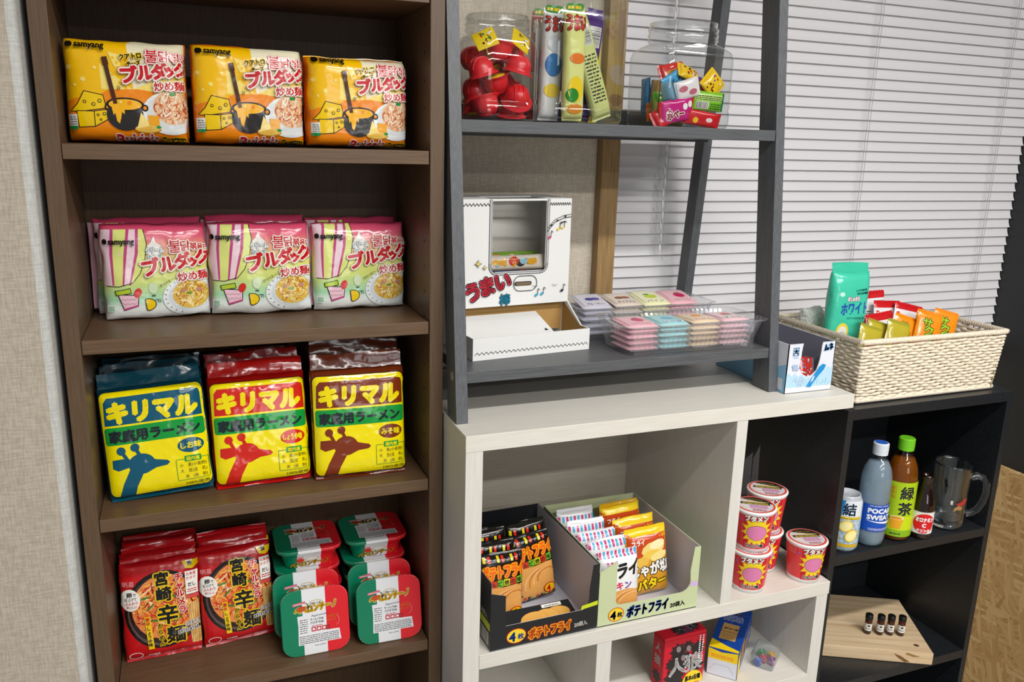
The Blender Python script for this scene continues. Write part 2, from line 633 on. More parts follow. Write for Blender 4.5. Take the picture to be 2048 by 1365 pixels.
# window: timber jamb, glass, frame
M_OAKZ = wood('oak_trim', '#86683f', '#b09061', 'Z', 0.5, 260)
t = Mb(); t.bbox(WX0 - 0.058, WX0 - 0.014, WALL_Y - 0.028, WALL_Y + 0.05, 0.95, 2.3, M_OAKZ)
structure(t.build('trim_2'))
wf = Mb()
M_ALU = flat('#b9bcc0', 0.35)
y0, y1 = WALL_Y + 0.07, WALL_Y + 0.10
wf.box(WX0, WX1, y0, y1, WZ0, WZ0 + 0.05, M_ALU); wf.box(WX0, WX1, y0, y1, WZ1 - 0.05, WZ1, M_ALU)
for x in (WX0, (WX0 + WX1) / 2 - 0.025, WX1 - 0.05):
    wf.box(x, x + 0.05, y0, y1, WZ0 + 0.05, WZ1 - 0.05, M_ALU)
structure(wf.build('window_1'))
wg = Mb(); wg.box(WX0 + 0.05, WX1 - 0.05, y0 + 0.012, y0 + 0.016, WZ0 + 0.05, WZ1 - 0.05, clear('window_glass', '#f2f6f6'))
structure(wg.build('window_2'))

# ------------------------------------------------------------------ venetian blind
M_SLAT = flat('#dcdadd', 0.5, 0.4)
blind = thing('venetian_blind', 'pale grey venetian blind with closed slats covering the window', 'blind', (0, 0, 0))
BX0, BX1, BY = 1.088, 2.4195, 0.345
s = Mb()
PITCH_S = 0.0257; SW = 0.0335
zz = 1.045
slat_bottom = zz
while zz < 2.22:
    # a closed slat: shallow curved section, tilted so its lower edge is to the front
    sec = []
    for k in range(9):
        t_ = k / 8 - 0.5
        a = math.radians(79)
        bow = -0.0036 * (1 - 4 * t_ * t_)
        sec.append((BY + (t_ * SW) * math.cos(a) - bow * math.sin(a), zz + t_ * SW * math.sin(a) + bow * math.cos(a)))
    v = [(BX0, y, z) for y, z in sec] + [(BX1, y, z) for y, z in sec]
    s.add(v, [(k, k + 9, k + 10, k + 1) for k in range(8)], M_SLAT, True)
    zz += PITCH_S
s.build('slat_curtain', blind)
s = Mb(); s.bbox(BX0, BX1, BY - 0.010, BY + 0.010, slat_bottom - 0.030, slat_bottom - 0.016, M_SLAT); s.build('bottom_rail', blind)
M_CORD = flat('#a9a9ab', 0.7)
for xc in (1.83, 2.30):
    q = Mb()
    for dx in (-0.004, 0.004):
        q.tube([(xc + dx, BY - 0.0165, slat_bottom - 0.02), (xc + dx, BY - 0.0165, 2.2)], 0.0007, M_CORD, 6)
    q.build('ladder_cord', blind)
q = Mb()
M_BEAD = flat('#eceae6', 0.3, 0.6)
z = 1.33
k = 0
while z < 2.2:
    r_ = 0.0028
    q.lathe([(0.0004, -0.011), (r_, -0.004), (r_, 0.004), (0.0004, 0.011)], M_BEAD, 8, (1.232 + 0.0018 * math.sin(k * 2.4), BY - 0.024, z))
    z += 0.026; k += 1
q.tube([(1.232, BY - 0.024, 1.32), (1.232, BY - 0.024, 2.2)], 0.0006, M_CORD, 6)
q.tube([(1.241, BY - 0.022, 1.30), (1.241, BY - 0.022, 2.2)], 0.0006, M_CORD, 6)
q.build('bead_chain', blind)
s = Mb(); s.bbox(BX0, BX1, BY - 0.02, BY + 0.02, 2.205, 2.24, M_SLAT); s.build('head_rail', blind)

# ================================================================== furniture
# ------------------------------------------------------------------ brown bookcase
BR = dict(rough=0.42, fine=420, bmp=0.08, mid=(0.2, 0.8))
M_BRZ = wood('walnut_laminate', '#4f3b28', '#6b5540', 'Z', **BR)
M_BRX = wood('walnut_laminate', '#533d29', '#725943', 'X', **BR)
M_PEG = flat('#0c0907', 0.9)
bc = thing('bookcase', 'tall dark brown bookcase holding the noodle packs', 'bookcase', (0, 0, 0))
TL = 0.0249; ZS = [1.8048, 1.55, 1.2564, 0.9588, 0.6225]; TH = 0.0222
s = Mb(); s.bbox(0, TL, 0, 0.27, FZ, 2.12, M_BRZ, 0.001); s.build('side_panel', bc)
s = Mb(); s.bbox(0.6 - TL, 0.6, 0, 0.27, FZ, 2.12, M_BRZ, 0.001)
for k in range(34):
    zc = 0.45 + k * 0.045
    for yy in (0.035, 0.20):
        s.add([(0.6 - TL - 0.0003, yy + 0.002 * math.cos(a), zc + 0.0035 * math.sin(a)) for a in [PI / 4 * q_ for q_ in range(8)]], [tuple(range(8))], M_PEG)
s.build('side_panel', bc)
for z in ZS + [0.30, -0.03, 2.12]:
    s = Mb(); s.bbox(TL + 0.0008, 0.6 - TL - 0.0016, 0.0008, 0.238, z - TH, z, M_BRX, 0.0009); s.build('shelf', bc)
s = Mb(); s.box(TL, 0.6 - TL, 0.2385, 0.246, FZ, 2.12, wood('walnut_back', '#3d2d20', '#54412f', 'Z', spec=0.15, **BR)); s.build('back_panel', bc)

# ------------------------------------------------------------------ white open shelf unit
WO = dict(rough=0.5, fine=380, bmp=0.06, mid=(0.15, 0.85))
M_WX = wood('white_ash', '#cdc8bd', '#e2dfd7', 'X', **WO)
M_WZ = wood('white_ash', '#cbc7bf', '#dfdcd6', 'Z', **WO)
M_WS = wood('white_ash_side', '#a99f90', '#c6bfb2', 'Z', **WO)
wu = thing('shelf_unit', 'whitewashed open shelf unit standing between the bookcase and the black unit', 'shelf', (0, 0, 0))
X0, X1, X2, X3 = 0.603, 0.6351, 1.1581, 1.4441
WY, WB = -0.126, 0.285
ZT, ZM, ZL, WT = 1.083, 0.6557, 0.4323, 0.0299
TT = X1 - X0
s = Mb(); s.bbox(X0, X3, WY, WB, ZT - WT, ZT, M_WX, 0.0008); s.build('top_board', wu)
s = Mb(); s.bbox(X0 + 0.0005, X1, WY + 0.001, WB, FZ, ZT - WT, M_WZ, 0.0008); s.build('side_panel', wu)
s = Mb(); s.bbox(X1, X3, WY, WB, ZM - WT, ZM, M_WX, 0.0008); s.build('middle_shelf', wu)
s = Mb(); s.bbox(X2, X2 + TT * 0.8, WY + 0.001, WB, ZM, ZT - WT, M_WZ, 0.0008); s.build('divider', wu)
s = Mb(); s.bbox(0.878, 0.878 + TT, WY + 0.001, WB, ZL, ZM - WT, M_WZ, 0.0008); s.build('divider', wu)
s = Mb(); s.bbox(X3 - TT, X3 - 0.002, WY + 0.001, WB, FZ, ZM - WT, M_WZ, 0.0008); s.build('side_panel', wu)
s = Mb(); s.bbox(X1, X3 - TT, WY, WB, ZL - WT, ZL, M_WX, 0.0008); s.build('lower_shelf', wu)
s = Mb(); s.bbox(X1, X3 - TT, WY, WB, FZ + 0.02, FZ + 0.02 + WT, M_WX, 0.0008); s.build('base_board', wu)
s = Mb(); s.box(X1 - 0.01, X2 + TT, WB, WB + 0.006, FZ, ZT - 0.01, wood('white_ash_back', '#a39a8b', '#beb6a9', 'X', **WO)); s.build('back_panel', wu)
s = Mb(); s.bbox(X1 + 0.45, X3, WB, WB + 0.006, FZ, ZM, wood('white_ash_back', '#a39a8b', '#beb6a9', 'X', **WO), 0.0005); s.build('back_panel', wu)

# ------------------------------------------------------------------ black colour box
M_BK = speckle('black_laminate', [(0.35, '#16181b'), (0.65, '#23262a')], 260, 0.38, bmp=0.08)
bu = thing('black_shelf_unit', 'black three-tier shelf unit holding the drink bottles', 'shelf', (0, 0, 0))
B0, B1, BYF = 1.4481, 1.9337, -0.1113
BB = 0.215
ZB, ZBM, ZBL = 1.042, 0.7016, 0.3704
s = Mb(); s.bbox(B0, B0 + 0.016, BYF, BB, FZ, ZB - 0.001, M_BK, 0.001); s.build('side_panel', bu)
s = Mb(); s.bbox(B1 - 0.016, B1, BYF, BB, FZ, ZB, M_BK, 0.001); s.build('side_panel', bu)
s = Mb(); s.bbox(B0 + 0.0161, B1 - 0.0161, BYF + 0.0005, BB, ZB - 0.024, ZB, M_BK, 0.001); s.build('top_board', bu)
for z in (ZBM, ZBL, 0.05, FZ + 0.03):
    s = Mb(); s.bbox(B0 + 0.0161, B1 - 0.0161, BYF + 0.0005, BB, z - 0.022, z, M_BK, 0.001); s.build('shelf', bu)
s = Mb(); s.box(B0 + 0.01, B1 - 0.01, BB, BB + 0.005, FZ, ZB - 0.002, M_BK); s.build('back_panel', bu)

# ------------------------------------------------------------------ grey ladder shelf
LG = dict(rough=0.42, fine=520, bmp=0.10, mid=(0.2, 0.8))
M_LZ = wood('charcoal_laminate', '#434548', '#6b6e72', 'Z', **LG)
M_LX = wood('charcoal_laminate', '#424447', '#66686b', 'X', **LG)
ls = thing('ladder_shelf', 'charcoal A-frame ladder shelf standing on the white unit', 'shelf', (0, 0, 0))
SL = (0.015 + 0.064) / (1.793 - 1.083)           # forward lean of the front legs
def leg(x0, x1, yb, slope, depth, z0=1.0834, z1=2.25):
    m = Mb()
    v = []
    for z in (z0, z1):
        y = yb + slope * (z - z0)
        v += [(x0, y, z), (x1, y, z), (x1, y + depth, z), (x0, y + depth, z)]
    m.add(v, [(3, 2, 1, 0), (4, 5, 6, 7), (0, 1, 5, 4), (1, 2, 6, 5), (2, 3, 7, 6), (3, 0, 4, 7)], M_LZ)
    return m
XL0, XL1, XR0, XR1 = 0.6061, 0.6277, 1.2756, 1.2961
fleg = leg(XL0, XL1, -0.064, SL, 0.052).build('front_leg', ls)
leg(XR0, XR1, -0.064, SL, 0.052).build('front_leg', ls)
RS = (0.2086 - 0.2624) / (1.8718 - 1.2862)
YR = 0.2624 + RS * (1.0834 - 1.2862)
leg(XL0, XL1, YR, RS, 0.036).build('rear_leg', ls)
leg(XR0, XR1, YR, RS, 0.036).build('rear_leg', ls)
for zt, th, yf in ((1.1740, 0.0205, -0.053), (1.6035, 0.0205, -0.006), (2.03, 0.02, 0.04)):
    yb = YR + RS * (zt - 1.0834) + 0.003
    s = Mb(); s.bbox(XL1 + 0.0005, XR0 - 0.0006, yf, yb - 0.019, zt - th, zt, M_LX, 0.0008); s.build('shelf', ls)
    s = Mb(); s.bbox(XL1 + 0.0005, XR0 - 0.0006, yb - 0.0185, yb - 0.003, zt - th - 0.005, zt + 0.034, M_LX, 0.0008); s.build('back_rail', ls)
M_CAP = flat('#8d8578', 0.35)
s = Mb(); s.lathe([(0.0, 0.0015), (0.007, 0.0012), (0.0085, 0.0)], M_CAP, 20)
s.xform(Matrix.Translation((XL0, -0.0345, 1.1640)) @ Matrix.Rotation(-PI / 2, 4, 'Y')); s.build('screw_cap', fleg)['label'] = 'dull metal screw cap'
# ================================================================== wrapped packs
def pillow_F(W, H, T, p=(4, 4), q=(0.5, 0.5), seed=0, amp=0.0012, side=1, base=0.0, sag=0.0):
    """surface of a filled wrapper, x and y in metres on its face, h outwards"""
    def F(x, y, h=0.0):
        a = min(1, max(-1, 2 * x / W - 1)); b = min(1, max(-1, 2 * y / H - 1))
        k = (max(0, 1 - abs(a) ** p[0]) ** q[0]) * (max(0, 1 - abs(b) ** p[1]) ** q[1])
        n = noise.noise((x * 24 + seed * 7.3, y * 24, seed * 3.1 + side))
        t = T / 2 * k + amp * n * min(1, k * 1.5) * (1.0 + 1.2 * (abs(a) ** 4 + abs(b) ** 4))
        e = amp * 1.6 * noise.noise((x * 30, y * 30, seed * 5.7 + 2))
        return (x - W / 2 + (e if abs(a) > 0.97 else 0), -side * (t + h) + sag * b * b, base + y + (e if abs(b) > 0.97 else 0))
    return F

def pillow_body(W, H, T, mat, seed=0, n=26, back=None, **kw):
    mb = Mb()
    for side in (1, -1):
        F = pillow_F(W, H, T, seed=seed, side=side, **kw)
        v = []; f = []
        # denser rows near the edges
        g = [0.5 - 0.5 * math.cos(PI * k / n) for k in range(n + 1)]
        for j in range(n + 1):
            for i in range(n + 1):
                v.append(F(W * g[i], H * g[j]))
        for j in range(n):
            for i in range(n):
                a = j * (n + 1) + i
                q = (a, a + 1, a + n + 2, a + n + 1)
                f.append(q if side == 1 else tuple(reversed(q)))
        mb.add(v, f, mat if side == 1 or back is None else back, True)
    return mb

def seal(W, h, mat, seed, z0, tilt=0.3, zig=0.0, amp=0.004, x0=None, y0=0.0, teeth=24):
    """a crimped fin along an edge of a wrapper"""
    mb = Mb(); n = teeth * 2; v = []; f = []
    rows = 5
    sgn = 1 if h > 0 else -1
    for j in range(rows + 1):
        t = j / rows
        for i in range(n + 1):
            x = -W / 2 + W * i / n
            zz = h * t
            if j == rows:
                zz += sgn * (zig if i % 2 else 0)
            wob = amp * noise.noise((x * 22 + seed, t * 2.0, seed * 1.7)) * t
            rib = 0.0005 * math.sin(t * rows * PI)
            yy = y0 + abs(zz) * tilt + wob + rib
            v.append((x, yy, z0 + zz * (1 + 0.15 * noise.noise((x * 14, seed, 0.5)))))
    for j in range(rows):
        for i in range(n):
            a = j * (n + 1) + i
            q = (a, a + 1, a + n + 2, a + n + 1)
            f.append(q if h > 0 else tuple(reversed(q)))
    k = len(v)
    v2 = [(x, y + 0.0006, z) for x, y, z in v]
    mb.add(v, f, mat, True); mb.add(v2, [tuple(reversed(q)) for q in f], mat, True)
    return mb

def settle(t, z, gap=0.0003):
    """lowers or lifts a thing until its lowest point rests at height z"""
    Mx = t.matrix_basis
    lo = min((Mx @ (c.matrix_basis @ v.co)).z for c in t.children for v in c.data.vertices)
    t.location.z += z + gap - lo

def pack(name, label, cat, W, H, T, art, body, loc, rz=0.0, lean=0.0, ry=0.0, group=None, seed=0, p=(4, 4), q=(0.5, 0.5),
         top=None, bottom=None, side=None, amp=0.0012, n=26, sag=0.0, full=True):
    """top / bottom = (height, material, tilt, zigzag) of the sealed ends"""
    t = thing(name, label, cat, loc, rz, -lean, group, ry)
    kw = dict(p=p, q=q, amp=amp, sag=sag)
    base = (bottom[0] * 0.5 if bottom else 0.0)
    wr = pillow_body(W, H, T, body, seed, n, base=base, **kw).build('wrapper', t)
    if art is not None:
        F0 = pillow_F(W, H, T, seed=seed, side=1, base=base, **kw)
        mb = Mb(); art.lay(mb, lambda x, y, h: F0(x * W, y * W, h + 0.0005), True)
        mb.build('print', wr)
    if top:
        seal(W * 0.97, top[0], top[1], seed + 1, base + H - 0.003, top[2], top[3], y0=sag).build('top_seal', t)
    if bottom:
        seal(W * 0.97, -bottom[0], bottom[1], seed + 2, base + 0.003, bottom[2], bottom[3], y0=sag).build('bottom_seal', t)
    if side:
        for sx in side[1]:
            m = seal(H * 0.9, side[0], side[2], seed + 3, 0, 0.5, 0.0, y0=0.0)
            m.v = [(sx * (W / 2 - 0.004 + z), y + T * 0.12, base + H / 2 + x) for x, y, z in m.v]
            m.build('side_seal', t)
    settle(t, loc[2])
    return t

RED = film('#c8101c'); WHT = film('#f2efe8'); BLK = film('#15120f'); YEL = film('#f0c800')
F_ORANGE = film('#f08a0a'); F_CHEESE = film('#f3bd06'); F_CREAM = film('#ece5c4'); F_PALEY = film('#f6dd74')
F_BROWN = film('#4a2513'); F_GREEN = film('#119447'); F_PLATE = film('#e8ecec')
NOODLE = speckle('noodles_in_red_sauce', [(0.25, '#b8481e'), (0.42, '#d98048'), (0.55, '#efd2a4'), (0.75, '#f6ecd8')], 150, 0.25, (1, 1, 1), 4, 0.3, 0.002, 0.25)
CARBO = speckle('creamy_noodles', [(0.25, '#a8701c'), (0.42, '#d9a32c'), (0.6, '#efd065'), (0.8, '#f5e6ae')], 110, 0.25, (1, 1, 1), 3, 0.3, 0.002, 0.3)
RAMEN = speckle('noodles_in_chili_broth', [(0.22, '#a31c0e'), (0.40, '#d9451a'), (0.52, '#ea8b3a'), (0.66, '#f2cf8e'), (0.85, '#5d8a2c')], 95, 0.25, (1, 1, 1), 4, 0.3, 0.002, 0.3)
STRAND = speckle('lifted_noodles', [(0.3, '#b5762c'), (0.6, '#ecc57c')], 300, 0.3, (1, 1, 0.08), 2)

def strands(A, cx, cy, rx, ry, cols, n, w, seed):
    """loose curled strands of noodle over a bowl"""
    r = random.Random(seed)
    for k in range(n):
        a = r.uniform(0, 2 * PI); d = math.sqrt(r.uniform(0, 0.8))
        x, y = cx + rx * d * math.cos(a), cy + ry * d * math.sin(a)
        t = r.uniform(0, 2 * PI); bend = r.uniform(-0.9, 0.9)
        pts = []
        st = min(rx, ry) * 0.16
        for i in range(5):
            if ((x - cx) / rx) ** 2 + ((y - cy) / ry) ** 2 > 0.97:
                break
            pts.append((x, y)); x += st * math.cos(t); y += st * math.sin(t); t += bend
        if len(pts) > 1:
            A.line(pts, w * r.uniform(0.7, 1.2), film(r.choice(cols)))
            A.L -= 1
    A.L += 1

# ------------------------------------------------------------------ cheese noodle packs, top shelf
def art_cheese():
    A = Art(); H = 0.86
    A.rect(0, 1, 0, H, F_CHEESE)
    A.poly([(0.52, H), (1, H), (1, 0.62), (0.56, 0.45)], F_CREAM)
    A.poly([(0.56, 0.45), (1, 0.66), (1, 0.36), (0.7, 0.36)], F_PALEY)
    A.poly([(0.30, 0.44), (0.56, 0.44), (0.30, 0.66)], F_PALEY)
    for x, y, r in ((0.46, 0.50, 0.018), (0.40, 0.57, 0.012), (0.50, 0.46, 0.012), (0.05, 0.62, 0.02), (0.22, 0.78, 0.015), (0.16, 0.52, 0.02), (0.09, 0.47, 0.012), (0.26, 0.62, 0.014)):
        A.ell(x, y, r, r, F_CHEESE if x > 0.3 else F_PALEY)
    A.poly([(0, 0), (1, 0), (1, 0.36), (0.84, 0.42), (0.6, 0.45), (0.36, 0.44), (0.26, 0.38), (0.1, 0.36), (0, 0.33)], F_ORANGE)
    A.poly([(0.37, 0.76), (0.46, 0.74), (0.47, 0.64), (0.42, 0.63)], F_PALEY)
    for x, y in ((0.41, 0.71), (0.44, 0.67)):
        A.ell(x, y, 0.012, 0.012, F_CHEESE)
    # cheese blocks
    for pts in ([(0.04, 0.25), (0.10, 0.31), (0.16, 0.42), (0.31, 0.39), (0.33, 0.28), (0.1, 0.24)], [(0.10, 0.11), (0.23, 0.12), (0.23, 0.25), (0.09, 0.25)], [(0.23, 0.12), (0.35, 0.19), (0.35, 0.27), (0.23, 0.25)]):
        A.poly(pts, YEL); A.line(pts, 0.007, BLK, True)
    for x, y, r in ((0.16, 0.33, 0.014), (0.23, 0.31, 0.016), (0.28, 0.34, 0.016), (0.26, 0.22, 0.012), (0.31, 0.23, 0.014), (0.28, 0.18, 0.010)):
        A.ell(x, y, r, r, BLK); A.ell(x, y, r - 0.006, r - 0.006, YEL)
    # plate of noodles
    A.ell(0.86, 0.25, 0.24, 0.19, F_PLATE); A.ell(0.86, 0.265, 0.205, 0.155, film('#d9dede')); A.ell(0.88, 0.30, 0.17, 0.15, NOODLE)
    strands(A, 0.88, 0.30, 0.165, 0.145, ('#f3dfb4', '#e8b98a', '#c8572a', '#f7ead0', '#d9824e', '#b0431c'), 90, 0.009, 3)
    A.ell(0.88, 0.42, 0.025, 0.015, F_GREEN)
    # cauldron and ladle
    for x in (0.345, 0.645):
        A.ell(x, 0.29, 0.028, 0.03, BLK); A.ell(x, 0.29, 0.015, 0.016, F_ORANGE)
    A.ell(0.48, 0.225, 0.15, 0.135, film('#2a2624'))
    A.ell(0.485, 0.315, 0.155, 0.06, BLK); A.ell(0.485, 0.315, 0.135, 0.046, film('#f5b416'))
    A.poly([(0.37, 0.31), (0.385, 0.22), (0.40, 0.24), (0.41, 0.17), (0.43, 0.15), (0.445, 0.2), (0.455, 0.25), (0.475, 0.23), (0.48, 0.30)], film('#f5b416'))
    A.line([(0.345, 0.70), (0.36, 0.60), (0.405, 0.33)], 0.034, F_BROWN)
    A.line([(0.345, 0.70), (0.352, 0.66)], 0.045, F_BROWN)
    A.ell(0.52, 0.33, 0.018, 0.018, F_ORANGE); A.ell(0.45, 0.335, 0.012, 0.012, F_PALEY)
    # cheese on a board
    A.ell(0.66, 0.105, 0.11, 0.035, film('#c98d1e')); A.ell(0.66, 0.112, 0.105, 0.032, film('#e8c25a'))
    A.poly([(0.57, 0.11), (0.61, 0.25), (0.69, 0.14)], film('#f7dc83'))
    A.poly([(0.67, 0.14), (0.665, 0.23), (0.755, 0.225), (0.76, 0.14)], film('#eda51c'))
    A.poly([(0.57, 0.11), (0.69, 0.14), (0.70, 0.10), (0.6, 0.09)], film('#e7b544'))
    A.ell(0.75, 0.125, 0.02, 0.012, F_GREEN)
    for dx in (0, 0.014):
        A.line([(0.43 + dx, 0.44), (0.44 + dx, 0.455), (0.43 + dx, 0.47)], 0.005, BLK)
    # lettering
    A.text('クアトロ', 0.465, 0.695, 0.055, BLK, 0.003, 0.14, 0.18, YEL, 0.010)
    A.text('チーズ', 0.525, 0.645, 0.042, BLK, 0.003, 0.14, 0.11, YEL, 0.009)
    for ch, x, y, h in (('불', 0.675, 0.69, 0.125), ('닭', 0.785, 0.70, 0.105), ('볶', 0.885, 0.70, 0.09), ('음', 0.965, 0.70, 0.08)):
        A.text(ch, x, y, h, RED, 0.0022, 0.0, None, WHT, 0.011, RED, 0.014)
    for ch, x, y, h in (('ブ', 0.475, 0.505, 0.155), ('ル', 0.61, 0.535, 0.145), ('ダ', 0.725, 0.55, 0.14), ('ッ', 0.835, 0.575, 0.12), ('ク', 0.915, 0.58, 0.13)):
        A.text(ch, x, y, h, RED, 0.009, 0.08, None, WHT, 0.020, film('#b98a6a'), 0.025)
    A.text('炒め麺', 0.735, 0.445, 0.085, RED, 0.0025, 0.06, 0.25, WHT, 0.013)
    A.text('samyang', 0.115, H - 0.07, 0.075, BLK, 0.003, -0.02, 0.23)
    A.poly(ell(0.07, H - 0.05, 0.03, 0.026, 12, 0, -PI / 2, PI / 2) + [(0.07, H - 0.03)], BLK); A.ell(0.058, H - 0.05, 0.02, 0.026, BLK)
    A.text('Buldak', 0.40, -0.03, 0.12, RED, 0.006, 0.03, 0.34, WHT, 0.014)
    A.text('Quattro', 0.77, -0.01, 0.07, BLK, 0.004, 0.06, 0.2, YEL, 0.010)
    A.rect(0.02, 0.095, 0.09, 0.22, WHT); A.lines(0.03, 0.09, 0.13, 0.21, 4, film('#7c8a8a'), 3); A.rect(0.02, 0.095, 0.09, 0.12, F_GREEN)
    return A.bake((0.0, 1.0, 0.0, H), 28, 26)
A1 = art_cheese()
CH_T = film('#e87f0a')
for x, lab, seed, ww, hh, rz, yy in ((0.1150, 'orange cheese noodle multipack, leftmost on the top bookcase shelf', 1, 0.170, 0.148, -0.02, 0.092),
                                  (0.2935, 'orange cheese noodle multipack, middle one on the top bookcase shelf', 2, 0.171, 0.150, 0.0, 0.092),
                                  (0.4685, 'orange cheese noodle multipack nearest the right side of the top bookcase shelf', 3, 0.169, 0.143, 0.03, 0.094)):
    pack('noodle_multipack', lab, 'noodle pack', ww, hh, 0.082, A1, CH_T, (x, yy, 1.5522), rz, 0.03, seed=seed, group='cheese noodle packs on the top shelf',
         p=(9, 9), q=(0.42, 0.36), amp=0.0016, side=(0.004, (1, -1), CH_T))

# ------------------------------------------------------------------ pink cream noodle packs
def grad_film(name, stops, z0, z1):
    k = ('grad', name)
    if k not in MATS:
        m, nt, b = base_mat(name)
        tc = node(nt, 'ShaderNodeTexCoord'); sp = node(nt, 'ShaderNodeSeparateXYZ')
        nt.links.new(tc.outputs['Object'], sp.inputs[0])
        mr = node(nt, 'ShaderNodeMapRange')
        mr.inputs['From Min'].default_value = z0; mr.inputs['From Max'].default_value = z1
        nt.links.new(sp.outputs['Z'], mr.inputs['Value'])
        nt.links.new(ramp(nt, mr.outputs[0], stops), b.inputs['Base Color'])
        b.inputs['Roughness'].default_value = 0.17
        b.inputs['Specular IOR Level'].default_value = 0.55
        bump(nt, crease(nt, coords(nt)), 0.5, 0.006, b)
        MATS[k] = m
    return MATS[k]
PINKBG = grad_film('pink_to_green_print', [(0.0, '#eef0ee'), (0.13, '#e6ece6'), (0.22, '#a5d8ae'), (0.40, '#d3e07c'), (0.58, '#e2df80'), (0.74, '#ecab86'), (0.88, '#dd6078'), (1.0, '#cf4468')], 0.0, 0.158)
F_PINK = film('#d44a6e'); F_LPINK = film('#f1d3dc'); F_LIME = film('#dfe682'); F_MAG = film('#c2477f')
def art_pink():
    A = Art(); H = 0.92
    A.poly([(0, H), (0.40, H), (0.425, 0.78), (0.40, 0.62), (0.345, 0.47), (0.27, 0.38), (0.14, 0.345), (0, 0.36)], F_LPINK)
    A.poly([(0.13, H), (0.25, H), (0.215, 0.66), (0.19, 0.50), (0.175, 0.355), (0.10, 0.35), (0.09, 0.50), (0.10, 0.68)], F_LIME)
    A.poly([(0.355, H), (0.40, H), (0.425, 0.78), (0.40, 0.62), (0.345, 0.47), (0.27, 0.38), (0.25, 0.372), (0.29, 0.50), (0.33, 0.68), (0.355, 0.8)], F_LIME)
    for xt, xm, xb in ((0.115, 0.092, 0.092), (0.26, 0.222, 0.182), (0.345, 0.325, 0.245)):
        A.poly([(xt - 0.015, H), (xt + 0.012, H), (xm + 0.014, 0.68), (xb + 0.008, 0.36), (xb - 0.008, 0.358), (xm - 0.014, 0.68)], F_MAG)
    A.line([(0.40, H), (0.425, 0.78), (0.40, 0.62), (0.345, 0.47), (0.27, 0.38), (0.14, 0.345), (0.03, 0.355)], 0.007, BLK)
    # basket
    pts = [(0.125, 0.265), (0.315, 0.25), (0.305, 0.14), (0.175, 0.10)]
    A.poly(pts, film('#efc3d2')); A.line(pts, 0.008, BLK, True)
    for yy in (0.16, 0.205):
        A.line([(0.15 + 0.02 * k, yy + (0.012 if k % 2 else 0)) for k in range(8)], 0.007, film('#bb9999')); 
    A.poly([(0.165, 0.115), (0.175, 0.10), (0.305, 0.135), (0.307, 0.155)], F_MAG)
    A.poly([(0.10, 0.30), (0.24, 0.325), (0.25, 0.275), (0.11, 0.255)], film('#b4cc2e')); A.line([(0.10, 0.30), (0.24, 0.325), (0.25, 0.275), (0.11, 0.255)], 0.007, BLK, True)
    A.ell(0.31, 0.275, 0.035, 0.05, film('#d42a1c'), -0.4)
    # cream swirl, balloon, cheese wedge
    A.poly([(0.41, 0.67), (0.43, 0.75), (0.465, 0.79), (0.495, 0.85), (0.51, 0.79), (0.56, 0.75), (0.575, 0.68), (0.5, 0.645)], WHT)
    A.ell(0.455, 0.32, 0.042, 0.058, film('#d6e6c0')); A.rect(0.44, 0.475, 0.235, 0.25, film('#4d5a4a'))
    A.poly([(0.375, 0.20), (0.385, 0.10)] + ell(0.39, 0.15, 0.085, 0.062, 12, 0.2, -PI / 2, PI / 2), YEL)
    A.line([(0.375, 0.20), (0.385, 0.10)] + ell(0.39, 0.15, 0.085, 0.062, 12, 0.2, -PI / 2, PI / 2), 0.008, BLK, True)
    for dx in (0, 0.02):
        A.line([(0.47 + dx, 0.20), (0.495 + dx, 0.20 - 0.0), (0.50 + dx, 0.17)], 0.005, BLK)
    # plate
    A.ell(0.80, 0.225, 0.26, 0.20, F_PLATE, 0.15); A.ell(0.81, 0.23, 0.215, 0.158, film('#d3dcdf'), 0.15); A.ell(0.82, 0.245, 0.185, 0.15, CARBO, 0.15)
    strands(A, 0.82, 0.245, 0.18, 0.145, ('#f2dc84', '#d9a02c', '#b9781e', '#f6e8b0', '#e5bd4a'), 70, 0.013, 5)
    for k in range(9):
        a = 2.2 + k * 0.27
        A.line([(0.80 + 0.225 * math.cos(a), 0.225 + 0.17 * math.sin(a)), (0.80 + 0.24 * math.cos(a), 0.225 + 0.185 * math.sin(a))], 0.006, film('#343a44'))
    A.ell(0.80, 0.255, 0.03, 0.016, film('#7f9a2a')); A.ell(0.90, 0.29, 0.03, 0.02, film('#c98a86')); A.ell(0.74, 0.28, 0.025, 0.016, film('#c08a7a'))
    # lettering
    A.text('クリーム', 0.415, 0.675, 0.075, WHT, 0.003, 0.05, 0.17, film('#9aa7ae'), 0.008)
    A.text('カルボ', 0.43, 0.61, 0.06, film('#7fb3c8'), 0.003, 0.05, 0.125, WHT, 0.009)
    for ch, x, y, h in (('불', 0.63, 0.685, 0.145), ('닭', 0.745, 0.70, 0.115), ('볶', 0.835, 0.705, 0.085), ('음', 0.905, 0.705, 0.07), ('면', 0.965, 0.705, 0.06)):
        A.text(ch, x, y, h, RED, 0.0025, 0.03, None, WHT, 0.012)
    for ch, x, y, h in (('ブ', 0.385, 0.45, 0.19), ('ル', 0.55, 0.49, 0.17), ('ダ', 0.69, 0.52, 0.165), ('ッ', 0.815, 0.54, 0.13), ('ク', 0.895, 0.56, 0.16)):
        A.text(ch, x, y, h, RED, 0.010, 0.16, None, WHT, 0.022, film('#c9b06a'), 0.027)
    A.text('炒め麺', 0.70, 0.385, 0.10, RED, 0.003, 0.09, 0.29, WHT, 0.014)
    A.text('クリーミー', 0.53, 0.325, 0.035, film('#6a3a1e'), 0.001, 0.52, 0.145)
    A.text('samyang', 0.075, 0.775, 0.08, BLK, 0.003, 0.0, 0.235)
    A.ell(0.04, 0.80, 0.022, 0.028, BLK)
